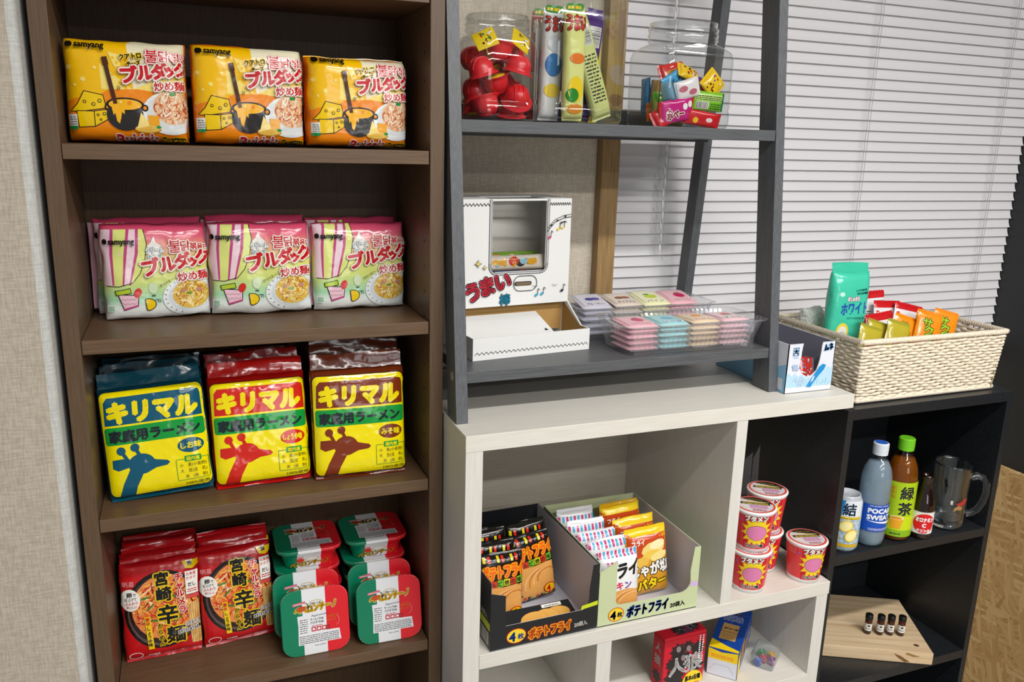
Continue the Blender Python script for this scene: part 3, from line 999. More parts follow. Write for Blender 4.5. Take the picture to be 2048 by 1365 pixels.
    A.rect(0.02, 0.09, 0.09, 0.16, film('#dfeee6')); A.lines(0.03, 0.085, 0.10, 0.15, 4, F_GREEN, 5)
    return A.bake((0.0, 1.0, 0.0, H), 28, 26)
A2 = art_pink()
PK = film('#e7e3e4')
FIN = film('#d8a4b4')
for x, y, W_, H_, rz, lab, seed in ((0.1335, 0.150, 0.165, 0.160, 0.06, 'pink cream noodle multipack in front at the left on the second bookcase shelf', 11),
                                 (0.3040, 0.146, 0.170, 0.160, -0.04, 'pink cream noodle multipack in front at the middle of the second bookcase shelf', 12),
                                 (0.4800, 0.148, 0.170, 0.158, 0.04, 'pink cream noodle multipack in front at the right on the second bookcase shelf', 13)):
    pack('noodle_multipack', lab, 'noodle pack', W_, H_, 0.046, A2, PINKBG, (x, y, 1.2568), rz, 0.05, seed=seed, group='pink noodle packs on the second shelf',
         p=(6, 7), q=(0.45, 0.45), amp=0.0028, side=(0.006, (1, -1), FIN))
for x, lab, seed, dz in ((0.122, 'pink cream noodle multipack at the back behind the left pink pack', 14, 0.166),
                      (0.304, 'pink cream noodle multipack at the back behind the middle pink pack', 15, 0.169),
                      (0.478, 'pink cream noodle multipack at the back behind the right pink pack', 16, 0.163)):
    pack('noodle_multipack', lab, 'noodle pack', 0.172, dz, 0.038, A2, PINKBG, (x, 0.205, 1.2568), 0.02, 0.03, seed=seed, group='pink noodle packs on the second shelf',
         p=(6, 7), q=(0.45, 0.45), amp=0.002, side=(0.012, (-1,), FIN))

# ------------------------------------------------------------------ giraffe-yellow ramen packs, third shelf
F_KYEL = film('#f2df00', 0.12); F_KGRN = film('#12963a', 0.12); F_INK = film('#1d2a2c', 0.15)
def art_ramen(colhex, taste):
    A = Art(); H = 1.13
    Cc = film(colhex, 0.12)
    A.poly(rrect(0.02, 0.985, 0.03, 1.10, 0.06), F_KYEL)
    A.line(rrect(0.012, 0.993, 0.022, 1.108, 0.06), 0.005, F_INK, True)
    A.poly([(0.045, 0.765), (0.965, 0.765), (0.965, 0.99)] + [(0.955 - 0.05 * k / 3, 1.035 + 0.005 * k) for k in range(4)] + [(0.09, 1.045), (0.055, 1.0)], Cc)
    A.text('キリマル', 0.085, 0.80, 0.235, F_KYEL, 0.019, 0.0, 0.83, skew=0.05)
    A.poly(rrect(0.035, 0.975, 0.565, 0.745, 0.03), F_KGRN)
    A.text('家庭用ラーメン', 0.075, 0.60, 0.125, F_INK, 0.008, 0.0, 0.85)
    # plain long-necked animal silhouette
    A.poly([(0.10, 0.03), (0.245, 0.03), (0.275, 0.12), (0.34, 0.235), (0.28, 0.34), (0.225, 0.30), (0.15, 0.16)], Cc)
    A.ell(0.34, 0.345, 0.125, 0.105, Cc)
    A.poly([(0.40, 0.43), (0.47, 0.37), (0.58, 0.345), (0.605, 0.32), (0.575, 0.295), (0.47, 0.285), (0.38, 0.245)], Cc)
    A.poly([(0.26, 0.40), (0.17, 0.42), (0.075, 0.415), (0.07, 0.33), (0.12, 0.30), (0.24, 0.33)], Cc)
    for hx, hy in ((0.165, 0.50), (0.295, 0.52)):
        A.line([(hx, hy), (hx + 0.05, 0.40)], 0.034, Cc); A.ell(hx, hy, 0.042, 0.042, Cc)
    # taste oval and small print
    A.ell(0.82, 0.465, 0.128, 0.076, Cc); A.text(taste, 0.82, 0.437, 0.075, F_KYEL, 0.003, 0.0, 0.20, align='C')
    A.line(rrect(0.66, 0.975, 0.105, 0.325, 0.012), 0.005, F_KGRN, True)
    A.rect(0.745, 0.905, 0.297, 0.355, F_KGRN); A.text('国内産', 0.825, 0.309, 0.042, F_KYEL, 0.0015, 0.0, 0.125, align='C')
    A.text('小　麦(小麦粉)', 0.69, 0.245, 0.044, film('#5d5410'), 0, 0, 0.26)
    A.text('大　豆(豆　乳)', 0.69, 0.185, 0.044, film('#5d5410'), 0, 0, 0.26)
    A.text('米　(米　粉)', 0.735, 0.125, 0.044, film('#5d5410'), 0, 0, 0.215)
    A.text('100%使用', 0.735, 0.05, 0.042, film('#2f3a12'), 0, 0, 0.225)
    return A.bake((0.0, 1.0, 0.0, H), 26, 28)
TAU = dict()
for key, hexc, taste in (('teal', '#0d5570', 'しお味'), ('red', '#cf2316', 'しょうゆ味'), ('brown', '#7c3112', 'みそ味')):
    TAU[key] = (art_ramen(hexc, taste), film({'teal': '#0b4a5c', 'red': '#b81410', 'brown': '#6a2a10'}[key], 0.14))
G3 = 'ramen packs on the third bookcase shelf'
def ramen(key, x, y, z, lean, ry, lab, seed, front=True, W_=0.166, H_=0.188, rz=0.0):
    art, body = TAU[key]
    pack('ramen_pack', lab, 'noodle pack', W_, H_, 0.040 if front else 0.034, art, body, (x, y, z), rz, lean, ry, G3, seed,
         p=(7, 7), q=(0.5, 0.5), top=(0.030, body, 0.22 if front else 0.12, 0.0), bottom=(0.007, body, -0.9, 0.0), amp=0.0012)
Z3 = 0.9592
ramen('teal', 0.1215, 0.072, Z3, 0.18, -0.055, 'teal and yellow ramen pack at the front left of the third bookcase shelf', 21, rz=0.01)
ramen('teal', 0.118, 0.119, Z3, 0.18, -0.035, 'teal and yellow ramen pack directly behind the front teal pack', 22, False)
ramen('teal', 0.117, 0.163, Z3, 0.17, -0.02, 'teal and yellow ramen pack rearmost against the bookcase back', 23, False)
ramen('red', 0.289, 0.072, Z3, 0.20, -0.02, 'red and yellow ramen pack at the front middle of the third bookcase shelf', 24, H_=0.193)
ramen('red', 0.291, 0.120, Z3, 0.19, -0.035, 'red and yellow ramen pack directly behind the front red pack', 25, False, H_=0.195)
ramen('red', 0.287, 0.162, Z3, 0.18, -0.03, 'red and yellow ramen pack rearmost of the red ones', 26, False)
ramen('brown', 0.4595, 0.056, Z3, 0.14, 0.0, 'brown and yellow ramen pack at the front right of the third bookcase shelf', 27, W_=0.170, H_=0.198, rz=-0.03)
ramen('brown', 0.464, 0.104, Z3, 0.14, 0.01, 'brown and yellow ramen pack directly behind the front brown pack', 28, False, H_=0.212, W_=0.170)
ramen('brown', 0.466, 0.151, Z3, 0.135, 0.01, 'brown and yellow ramen pack rearmost of the brown ones', 29, False, H_=0.222, W_=0.170)

# ------------------------------------------------------------------ red spicy noodle packs, bottom shelf
def art_spicy():
    A = Art(); H = 1.30
    R = film('#c4141a', 0.18)
    A.rect(0, 1, 0, H, R)
    A.ell(0.53, 0.66, 0.50, 0.55, BLK); A.ell(0.54, 0.65, 0.47, 0.51, film('#5a4a48')); A.ell(0.54, 0.67, 0.45, 0.49, film('#2a1512')); A.ell(0.55, 0.70, 0.425, 0.455, RAMEN)
    strands(A, 0.55, 0.70, 0.42, 0.45, ('#f0b04a', '#e2641e', '#f4d89a', '#c22a12', '#ea8a2a', '#8c1a0e'), 150, 0.020, 7)
    A.poly([(0.83, 0.66), (1, 0.72), (1, 0.08), (0.87, 0.10)], STRAND)
    for k in range(6):
        A.line([(0.85 + 0.028 * k, 0.64 + 0.02 * k), (0.86 + 0.026 * k, 0.12)], 0.004, film('#a8641e'))
    G = film('#3d7a2a')
    for x, y, r in ((0.36, 0.72, 0.7), (0.66, 0.84, -0.7), (0.30, 0.86, 0.2), (0.70, 0.5, 0.5), (0.42, 0.52, -0.3)):
        A.ell(x, y, 0.07, 0.014, G, r)
    A.text('DRY', 0.02, 1.2, 0.05, WHT, 0, 0, 0.001)
    A.ell(0.115, 0.86, 0.125, 0.155, WHT, 0.2)
    A.text('卵', 0.075, 0.905, 0.075, BLK, 0.003); A.text('で', 0.15, 0.91, 0.05, BLK, 0.001)
    A.text('仕上げて', 0.045, 0.855, 0.045, BLK, 0.001, 0, 0.15); A.text('ふんわり', 0.05, 0.80, 0.05, RED, 0.001, 0, 0.16); A.text('おいしい', 0.065, 0.75, 0.045, RED, 0.001, 0, 0.13)
    for ch, x, y, h in (('宮', 0.44, 1.02, 0.20), ('崎', 0.45, 0.80, 0.21), ('辛', 0.45, 0.475, 0.29), ('麺', 0.55, 0.19, 0.25)):
        A.text(ch, x, y, h, BLK, 0.009, 0.0, None, YEL, 0.026)
    for ch, x, y, h in (('か', 0.44, 0.41, 0.075), ('ら', 0.445, 0.325, 0.075), ('め', 0.45, 0.24, 0.075), ('ん', 0.455, 0.155, 0.075)):
        A.text(ch, x, y, h, BLK, 0.003, 0.0, None, YEL, 0.012)
    A.poly([(0.275, 0.60), (0.35, 0.60), (0.38, 0.13), (0.305, 0.13)], YEL)
    A.text('激辛', 0.312, 0.535, 0.062, RED, 0.002, 0.05, vert=True); A.text('しょうゆ味', 0.322, 0.405, 0.056, BLK, 0.002, 0.05, vert=True)
    A.text('チャルメラ', 0.745, 1.05, 0.115, RED, 0.006, 0.06, None, WHT, 0.013, vert=True)
    A.rect(0.83, 0.985, 0.82, 1.15, WHT); A.text('北海道', 0.84, 1.09, 0.05, RED, 0.001, 0, 0.13); A.text('ホタテ', 0.84, 1.03, 0.05, RED, 0.001, 0, 0.13)
    A.text('だし', 0.86, 0.93, 0.065, BLK, 0.002, 0, 0.10); A.lines(0.85, 0.97, 0.85, 0.91, 2, RED, 4)
    A.rect(0.83, 0.985, 0.76, 0.81, film('#d84a4a'))
    A.text('こだわりの', 0.80, 0.385, 0.062, BLK, 0.002, 0.12, 0.20, WHT, 0.010)
    A.text('ホタテだしねり込み麺', 0.70, 0.285, 0.058, BLK, 0.002, 0.16, 0.30, WHT, 0.010)
    A.text('明星', 0.03, 1.06, 0.08, film('#e58a8a'), 0.002)
    A.line(ell(0.14, 0.07, 0.085, 0.045, 18), 0.008, WHT, True); A.lines(0.30, 0.45, 0.05, 0.075, 1, WHT, 8)
    A.poly([(0.80, H), (0.84, 1.2), (0.93, 1.18), (1, 1.22), (1, H)], YEL); A.poly([(0.86, 1.29), (0.88, 1.23), (0.93, 1.24), (0.92, H)], BLK)
    return A.bake((0.0, 1.0, 0.0, H), 26, 28)
A4 = art_spicy()
R4 = film('#b5121a', 0.18)
def spicy(x, y, z, lean, rz, ry, lab, seed, H_=0.178, T=0.030):
    pack('spicy_noodle_pack', lab, 'noodle pack', 0.132, H_, T, A4, R4, (x, y, z), rz, lean, ry, 'red spicy noodle packs on the bottom shelf', seed,
         p=(6, 7), q=(0.5, 0.5), top=(0.010, R4, 0.5, 0.0), bottom=(0.008, R4, -0.4, 0.0), amp=0.0020)
Z4 = 0.6230
spicy(0.1000, 0.113, Z4, 0.18, 0.03, 0.0, 'red spicy noodle pack in front of the pile beside the left bookcase side', 31)
spicy(0.1000, 0.1505, Z4, 0.175, 0.02, 0.0, 'red spicy noodle pack second from the front of the left red pile', 32, 0.180, 0.027)
spicy(0.101, 0.184, Z4, 0.17, 0.0, 0.0, 'red spicy noodle pack rearmost of the left red pile', 33, 0.188, 0.026)
spicy(0.2350, 0.120, Z4, 0.19, 0.07, -0.015, 'red spicy noodle pack in front of the pile beside the green pasta cups', 34)
spicy(0.2360, 0.159, Z4, 0.18, 0.05, -0.015, 'red spicy noodle pack behind the front one beside the pasta cups', 35, 0.188, 0.026)

# ------------------------------------------------------------------ tricolour pasta cups
F_PG = flat('#077a57', 0.22, 0.5); F_PR = flat('#da1d28', 0.22, 0.5); F_PW = flat('#e2e3e6', 0.25, 0.5)
INK = flat('#3a3a40', 0.4); GOLD = flat('#e9b800', 0.3)
def sq(w, r, n=6):
    return rrect(-w / 2, w / 2, -w / 2, w / 2, r, n)
def art_pasta():
    A = Art(); A.EPS = 0.00003
    O = sq(1.0, 0.2, 8)
    # stripes cut from the lid outline
    def stripe(x0, x1, m):
        bm = bmesh.new(); vs = [bm.verts.new((x, y, 0)) for x, y in O]; bm.faces.new(vs)
        for co, no in (((x0, 0, 0), (-1, 0, 0)), ((x1, 0, 0), (1, 0, 0))):
            bmesh.ops.bisect_plane(bm, geom=bm.verts[:] + bm.edges[:] + bm.faces[:], plane_co=co, plane_no=no, clear_outer=True)
        bm.verts.index_update()
        A._add([v.co[:2] for v in bm.verts], [[v.index for v in f.verts] for f in bm.faces], m)
        bm.free()
    stripe(-0.51, -0.19, F_PG); stripe(-0.19, 0.16, F_PW); stripe(0.16, 0.51, F_PR)
    A.poly([(-0.27, -0.34), (-0.26, -0.05), (-0.27, 0.11), (0.12, 0.11), (0.12, -0.16), (0.35, -0.17), (0.37, -0.34)], F_PW)
    A.lines(-0.25, 0.34, -0.325, -0.19, 5, INK, 4, 0.42)
    A.lines(-0.24, -0.12, -0.16, 0.07, 7, INK, 6, 0.35)
    A.text('Made in JAPAN', -0.03, -0.385, 0.035, INK, 0, 0, 0.16)
    for k in range(3):
        A.rect(-0.07 + 0.078 * k, 0.0 + 0.078 * k, -0.155, -0.085, flat('#c23a44', 0.4))
        A.ell(-0.035 + 0.078 * k, -0.12, 0.022, 0.018, F_PW)
    A.lines(-0.06, 0.10, -0.075, -0.05, 1, flat('#c23a44', 0.4), 2)
    A.text('ラーメンでOK', -0.08, 0.015, 0.045, INK, 0.001, 0, 0.20); A.text('パスタでOK', -0.08, -0.035, 0.045, INK, 0.001, 0, 0.20)
    A.text('Peperoncino', -0.06, 0.07, 0.05, INK, 0, 0.05, 0.24, skew=0.3)
    A.line(rrect(0.155, 0.20, -0.155, -0.095, 0.012), 0.008, INK, True)
    A.text('ペペロンチーノ', -0.30, 0.145, 0.13, GOLD, 0.010, 0.07, 0.62, flat('#5a3c0c', 0.4), 0.0135, flat('#f6efd0', 0.4), 0.017)
    A.line(ell(0.015, 0.285, 0.10, 0.042, 20), 0.010, flat('#c9b98a', 0.4), True); A.text('MINI CUP', 0.015, 0.268, 0.042, flat('#b9a564', 0.4), 0.001, 0, 0.15, align='C')
    A.ell(-0.205, 0.22, 0.07, 0.04, flat('#c7341c', 0.4)); A.text('Italian', -0.205, 0.205, 0.05, flat('#f0b83a', 0.4), 0.001, 0, 0.12, align='C')
    A.poly([(-0.33, 0.27), (-0.33, 0.31), (-0.14, 0.335), (-0.14, 0.295)], flat('#d4697a', 0.4)); A.lines(-0.31, -0.16, 0.292, 0.31, 1, F_PW, 7)
    A.line([(-0.13, 0.30), (-0.105, 0.27), (-0.095, 0.245)], 0.012, INK); A.ell(-0.098, 0.235, 0.018, 0.024, INK)
    A.text('ペペロン', 0.18, 0.02, 0.055, flat('#f0942a', 0.4), 0.002, 0.04, 0.15); A.text('チーノ', 0.17, -0.035, 0.05, flat('#f0942a', 0.4), 0.002, 0.04, 0.13)
    A.line(ell(0.30, -0.03, 0.05, 0.08, 10, 0, -1.4, 1.2), 0.008, flat('#e88a7a', 0.4))
    return A.bake()
A5 = art_pasta()
def art_pasta_side():
    A = Art()
    A.text('ペペロンチーノ', -0.30, -0.235, 0.10, GOLD, 0.004, 0.06, 0.58, flat('#5a3c0c', 0.4), 0.0085)
    A.line(ell(0.03, -0.10, 0.11, 0.035, 18), 0.010, flat('#c9b98a', 0.4), True)
    A.ell(-0.15, -0.115, 0.06, 0.035, flat('#c7341c', 0.4)); A.rect(-0.21, -0.10, -0.075, -0.05, flat('#d4697a', 0.4))
    return A.bake()
A5S = art_pasta_side()
CUP = 0.125; CD = 0.041
def pasta_cup(name_loc, rz, rx, lab):
    """square tricolour cup; origin at its foot, opening upwards in its own frame"""
    t = thing('pasta_cup', lab, 'instant pasta cup', name_loc, rz, rx, 'tricolour pasta cups on the bottom shelf')
    def loft(sections, name):
        mb = Mb(); rings = [[(x, y, z) for x, y in sq(w, r, 6)] for w, r, z in sections]
        n = len(rings[0])
        def mat_of(x, w):
            return F_PG if x < -0.19 * CUP else (F_PR if x > 0.16 * CUP else F_PW)
        for i in range(len(rings) - 1):
            A_, B_ = rings[i], rings[i + 1]
            for k in range(n):
                k2 = (k + 1) % n
                cuts = [0.0]
                for xc in (-0.19 * CUP, 0.16 * CUP):
                    xa, xb = A_[k][0], A_[k2][0]
                    if (xa - xc) * (xb - xc) < 0:
                        cuts.append((xc - xa) / (xb - xa))
                cuts = sorted(cuts) + [1.0]
                for c0, c1 in zip(cuts, cuts[1:]):
                    L = lambda P, Q, t_: tuple(a + (b - a) * t_ for a, b in zip(P, Q))
                    q4 = [L(A_[k], A_[k2], c0), L(A_[k], A_[k2], c1), L(B_[k], B_[k2], c1), L(B_[k], B_[k2], c0)]
                    mb.add(q4, [(0, 1, 2, 3)], mat_of((q4[0][0] + q4[1][0]) / 2, 0))
        return mb, rings
    mb, r = loft([(CUP * 0.74, 0.016, 0.0), (CUP * 0.80, 0.018, CD * 0.4), (CUP * 0.90, 0.022, CD - 0.006)], 'cup')
    mb.add(r[0], [tuple(reversed(range(len(r[0]))))], F_PW)
    if rx < -0.5 or True:
        F = plane((0, -CUP * 0.41, CD * 0.62), (1, 0, 0), (0, -0.16, 1))
        A5S.lay(mb, lambda x, y, h: F(x * CUP, y * CUP + 0.006, h + 0.0012))
    mb.build('cup', t)
    mb, r = loft([(CUP * 0.97, 0.024, CD - 0.006), (CUP, 0.025, CD - 0.005), (CUP, 0.025, CD - 0.001), (CUP * 0.985, 0.024, CD)], 'lid')
    mb.add(r[0], [tuple(reversed(range(len(r[0]))))], F_PW)
    mb.add(r[3], [tuple(range(len(r[3])))], F_PW)
    A5.lay(mb, lambda x, y, h: (x * CUP * 0.985, y * CUP * 0.985, CD + 0.0002 + h))
    mb.build('lid', t)
    return t
def lying(x, yfront, lean, rz, lab, dz=0.0):
    # lid faces the room: rotate 90 degrees forward, then lean back
    rx = PI / 2 - lean
    # lid centre sits half a lid up the leaning plane
    half = CUP / 2
    cz = Z4 + half * math.cos(lean) + 0.0005 + dz
    cy = yfront + half * math.sin(lean)
    # origin is CD behind the lid face, along the outward normal (-y cos, +z sin)
    oy = cy + CD * math.cos(lean); oz = cz - CD * math.sin(lean)
    return pasta_cup((x, oy, oz + 0.0), rz, rx, lab)
lying(0.366, 0.0245, 0.20, 0.0, 'pasta cup with its lid facing out, front of the left column')
lying(0.506, 0.0185, 0.20, -0.02, 'pasta cup with its lid facing out, front of the right column')
lying(0.357, 0.0705, 0.20, 0.0, 'pasta cup standing on edge behind the front left one', 0.012)
lying(0.499, 0.0650, 0.20, -0.02, 'pasta cup standing on edge behind the front right one', 0.012)
for cx_, side_ in ((0.3665, 'left'), (0.4985, 'right')):
    for k in range(4):
        pasta_cup((cx_ + 0.004 * (k % 2), 0.1758 if k < 2 else 0.1745, Z4 + 0.0005 + k * (CD + 0.0012)), 0.0, 0.0, 'pasta cup lying lid up at the back, %s of the %s stack' % (('bottom', 'second from the bottom', 'third from the bottom', 'top')[k], side_))
# ================================================================== on the ladder shelf
PET = clear('clear_pet', '#f4f6f6', 0.98, 0.03, 0.06, power=3.6)
PET2 = clear('clear_tray_plastic', '#f7f9fa', 0.98, 0.08, 0.07, 0.09, power=2.6)
ZU, ZLo = 1.6035, 1.1740

def loft_mesh(sections, mat, cap0=True, cap1=False, n=8, smooth=True):
    """sections: (width, depth, corner radius, z)"""
    mb = Mb(); v = []; f = []
    m = None
    for w, d, r, z in sections:
        ring = rrect(-w / 2, w / 2, -d / 2, d / 2, min(r, w / 2 - 1e-5, d / 2 - 1e-5), n)
        m = len(ring)
        v += [(x, y, z) for x, y in ring]
    for i in range(len(sections) - 1):
        for k in range(m):
            f.append((i * m + k, i * m + (k + 1) % m, (i + 1) * m + (k + 1) % m, (i + 1) * m + k))
    mb.add(v, f, mat, smooth)
    if cap0:
        mb.add(v[:m], [tuple(reversed(range(m)))], mat)
    if cap1:
        mb.add(v[-m:], [tuple(range(m))], mat)
    return mb

def jar(label, loc, rz, w, d, h, neck_r, neck_h, corner=0.03):
    t = thing('candy_jar', label, 'jar', loc, rz, 0, None)
    e = 0.006
    secs = [(w - 0.02, d - 0.02, corner - 0.008, 0.0006), (w - 0.006, d - 0.006, corner - 0.002, 0.003), (w, d, corner, 0.010), (w, d, corner, 0.030),
            (w - 0.003, d - 0.003, corner - 0.001, 0.033), (w - 0.003, d - 0.003, corner - 0.001, 0.037), (w, d, corner, 0.040),
            (w, d, corner, h - 0.018), (w - 0.006, d - 0.006, corner, h - 0.008), (w * 0.55 + neck_r * 0.9, d * 0.55 + neck_r * 0.9, neck_r * 0.8, h + 0.001), (neck_r * 2 + 0.002, neck_r * 2 + 0.002, neck_r, h + 0.007)]
    loft_mesh(secs, PET).build('body', t)
    nk = [(neck_r * 2, neck_r * 2, neck_r, h + 0.007), (neck_r * 2, neck_r * 2, neck_r, h + 0.012)]
    z = h + 0.012
    k = 0
    while z < h + neck_h - 0.006:
        nk += [(neck_r * 2 + 0.005, neck_r * 2 + 0.005, neck_r + 0.0025, z + 0.0015), (neck_r * 2 + 0.005, neck_r * 2 + 0.005, neck_r + 0.0025, z + 0.003), (neck_r * 2, neck_r * 2, neck_r, z + 0.0045)]
        z += 0.010
    nk += [(neck_r * 2, neck_r * 2, neck_r, h + neck_h), (neck_r * 2 - 0.004, neck_r * 2 - 0.004, neck_r - 0.002, h + neck_h), (neck_r * 2 - 0.004, neck_r * 2 - 0.004, neck_r - 0.002, h + neck_h - 0.01)]
    loft_mesh(nk, PET, False).build('threaded_neck', t)
    return t

JA = (0.722, 0.088, ZU); JB = (0.880, 0.096, ZU); JC = (1.115, 0.100, ZU)
jar('clear jar of red helmet candies beside the bookcase end of the ladder shelf', JA, 0.05, 0.132, 0.124, 0.140, 0.056, 0.040, 0.034)
jar('tall clear jar of snack sticks, middle one of the three jars', JB, 0.0, 0.160, 0.130, 0.250, 0.055, 0.04, 0.022)
jar('squat wide-mouthed clear jar of small mixed candies near the window', JC, 0.03, 0.170, 0.140, 0.150, 0.066, 0.046, 0.024)

# red toy helmets in the first jar
M_HEL = flat('#e0242c', 0.28, 0.5)
hel = None
rnd = random.Random(5)
def helmet_mesh(t):
    mb = Mb()
    mb.lathe([(0.0005, 0.0265), (0.008, 0.0255), (0.015, 0.0215), (0.0195, 0.014), (0.021, 0.005), (0.0215, 0.001), (0.0265, -0.0015), (0.0268, -0.0028), (0.0205, -0.0012), (0.0195, 0.004), (0.0180, 0.013), (0.0135, 0.0200), (0.007, 0.0240), (0.0005, 0.0250)], M_HEL, 24)
    for k in (-1, 0, 1):
        mb.tube([(0.0075 * k, 0.020 * math.cos(a), 0.003 + 0.0235 * math.sin(a)) for a in [PI * (0.12 + 0.76 * q / 8) for q in range(9)]], 0.0012, M_HEL, 6)
    mb.v = [(x * 1.08, y * 1.08, z * 1.08) for x, y, z in mb.v]
    mb.build('shell', t)
    c = Mb(); c.lathe([(0.0005, -0.0018), (0.019, -0.0018), (0.019, -0.0010), (0.0005, -0.001)], flat('#e8c21a', 0.5), 20); c.build('card_disc', t)
spots = [(-0.0293, 0.0253, 0.0135, 0.2031, 3.4396), (0.0294, -0.0034, 0.0138, 0.2161, 6.1385), (-0.0297, -0.0244, 0.0366, 2.8, 0.7759), (0.0303, 0.026, 0.0311, 1.0125, 3.7209), (0.031, -0.0272, 0.038, 0.8104, 6.1121),
         (-0.0307, 0.0183, 0.047, 0.529, 5.0407), (-0.0101, -0.0215, 0.0765, 2.7884, 2.0212), (0.0246, 0.0195, 0.061, 0.7063, 5.3113), (-0.0333, -0.0216, 0.0801, 0.3536, 4.8745), (0.0053, 0.0285, 0.0868, 1.0695, 3.9225),
         (0.0325, -0.0225, 0.0877, 0.2654, 0.935), (-0.0289, 0.0259, 0.1064, 1.3309, 4.9299), (0.0326, 0.0253, 0.1139, 0.8616, 0.7876), (0.0025, -0.0177, 0.1343, 2.8935, 4.2867)]
for i, (x, y, z, rx, rz) in enumerate(spots):
    loc = (JA[0] + x, JA[1] + y, JA[2] + z)   # packed inside the jar
    lab = 'red plastic helmet candy inside the jar beside the bookcase'
    if i == 0:
        hel = thing('helmet_candy', lab, 'candy', loc, rz, rx, 'red helmet candies in the jar')
        helmet_mesh(hel)
    else:
        copy_tree(hel, loc, rz, lab, rx=rx)

def candy(name, lab, loc, W, H, T, body, art=None, rz=0, rx=0, ry=0, group=None, seed=0, ends=0.006, endmat=None, cat='candy', res=10, horiz=True):
    """small sachet lying about its own centre, face towards -y"""
    t = thing(name, lab, cat, loc, rz, rx, group, ry)
    F = pillow_F(W, H, T, (4, 4), (0.6, 0.6), seed, 0.0008)
    mb = pillow_body(W, H, T, body, seed, res, p=(4, 4), q=(0.6, 0.6), amp=0.0008)
    mb.v = [(x, y, z - H / 2) for x, y, z in mb.v]
    wr = mb.build('wrapper', t)
    if art is not None:
        m = Mb(); art.lay(m, lambda x, y, h: (lambda q: (q[0], q[1], q[2] - H / 2))(F(x * W, y * W, h * 0.6 + 0.0004)), True)
        m.build('print', wr)
    if ends:
        for sx in (1, -1):
            L = H if horiz else W
            m = seal(L * 0.98, ends, endmat or body, seed + sx, 0, 0.1, 0.0012, 0.001, teeth=10)
            if horiz:
                m.v = [(sx * (W / 2 - 0.001 + z), y, x) for x, y, z in m.v]
            else:
                m.v = [(x, y, sx * (H / 2 - 0.001 + z)) for x, y, z in m.v]
            m.build('end_seal', t)
    return t

# yellow header sachets among the helmets
def art_dots(bg, cols, H, seed):
    A = Art(); r = random.Random(seed)
    A.rect(0.02, 0.98, 0.02, H - 0.02, film(bg))
    for k in range(16):
        A.ell(r.uniform(0.12, 0.88), r.uniform(0.12, H - 0.12), r.uniform(0.03, 0.07), r.uniform(0.03, 0.06), film(r.choice(cols)), 0, 10)
    return A.bake((0, 1, 0, H), 10, 10)
AD = art_dots('#f0cd18', ('#1b1a18', '#c2281e', '#f4f0e4', '#2c7a35'), 0.9, 2)
for i, (x, y, z, rx, ry, rz, lab) in enumerate(((0.034, -0.030, 0.134, -0.5, 0.5, 0.2, 'yellow printed candy card on top of the red helmets, nearest the tall jar'),
                                           (-0.034, -0.036, 0.132, -0.5, -0.4, -0.2, 'yellow printed candy card on the red helmets, nearest the bookcase'),
                                           (0.0, 0.046, 0.128, 0.2, 0.2, 0.1, 'yellow printed candy card at the back of the red helmet jar'))):
    candy('candy_card', lab, (JA[0] + x, JA[1] + y, JA[2] + z + 0.004), 0.040, 0.034, 0.003, film('#e6bf14'), AD, rz, rx, ry, 'yellow cards in the helmet jar', 40 + i, 0)

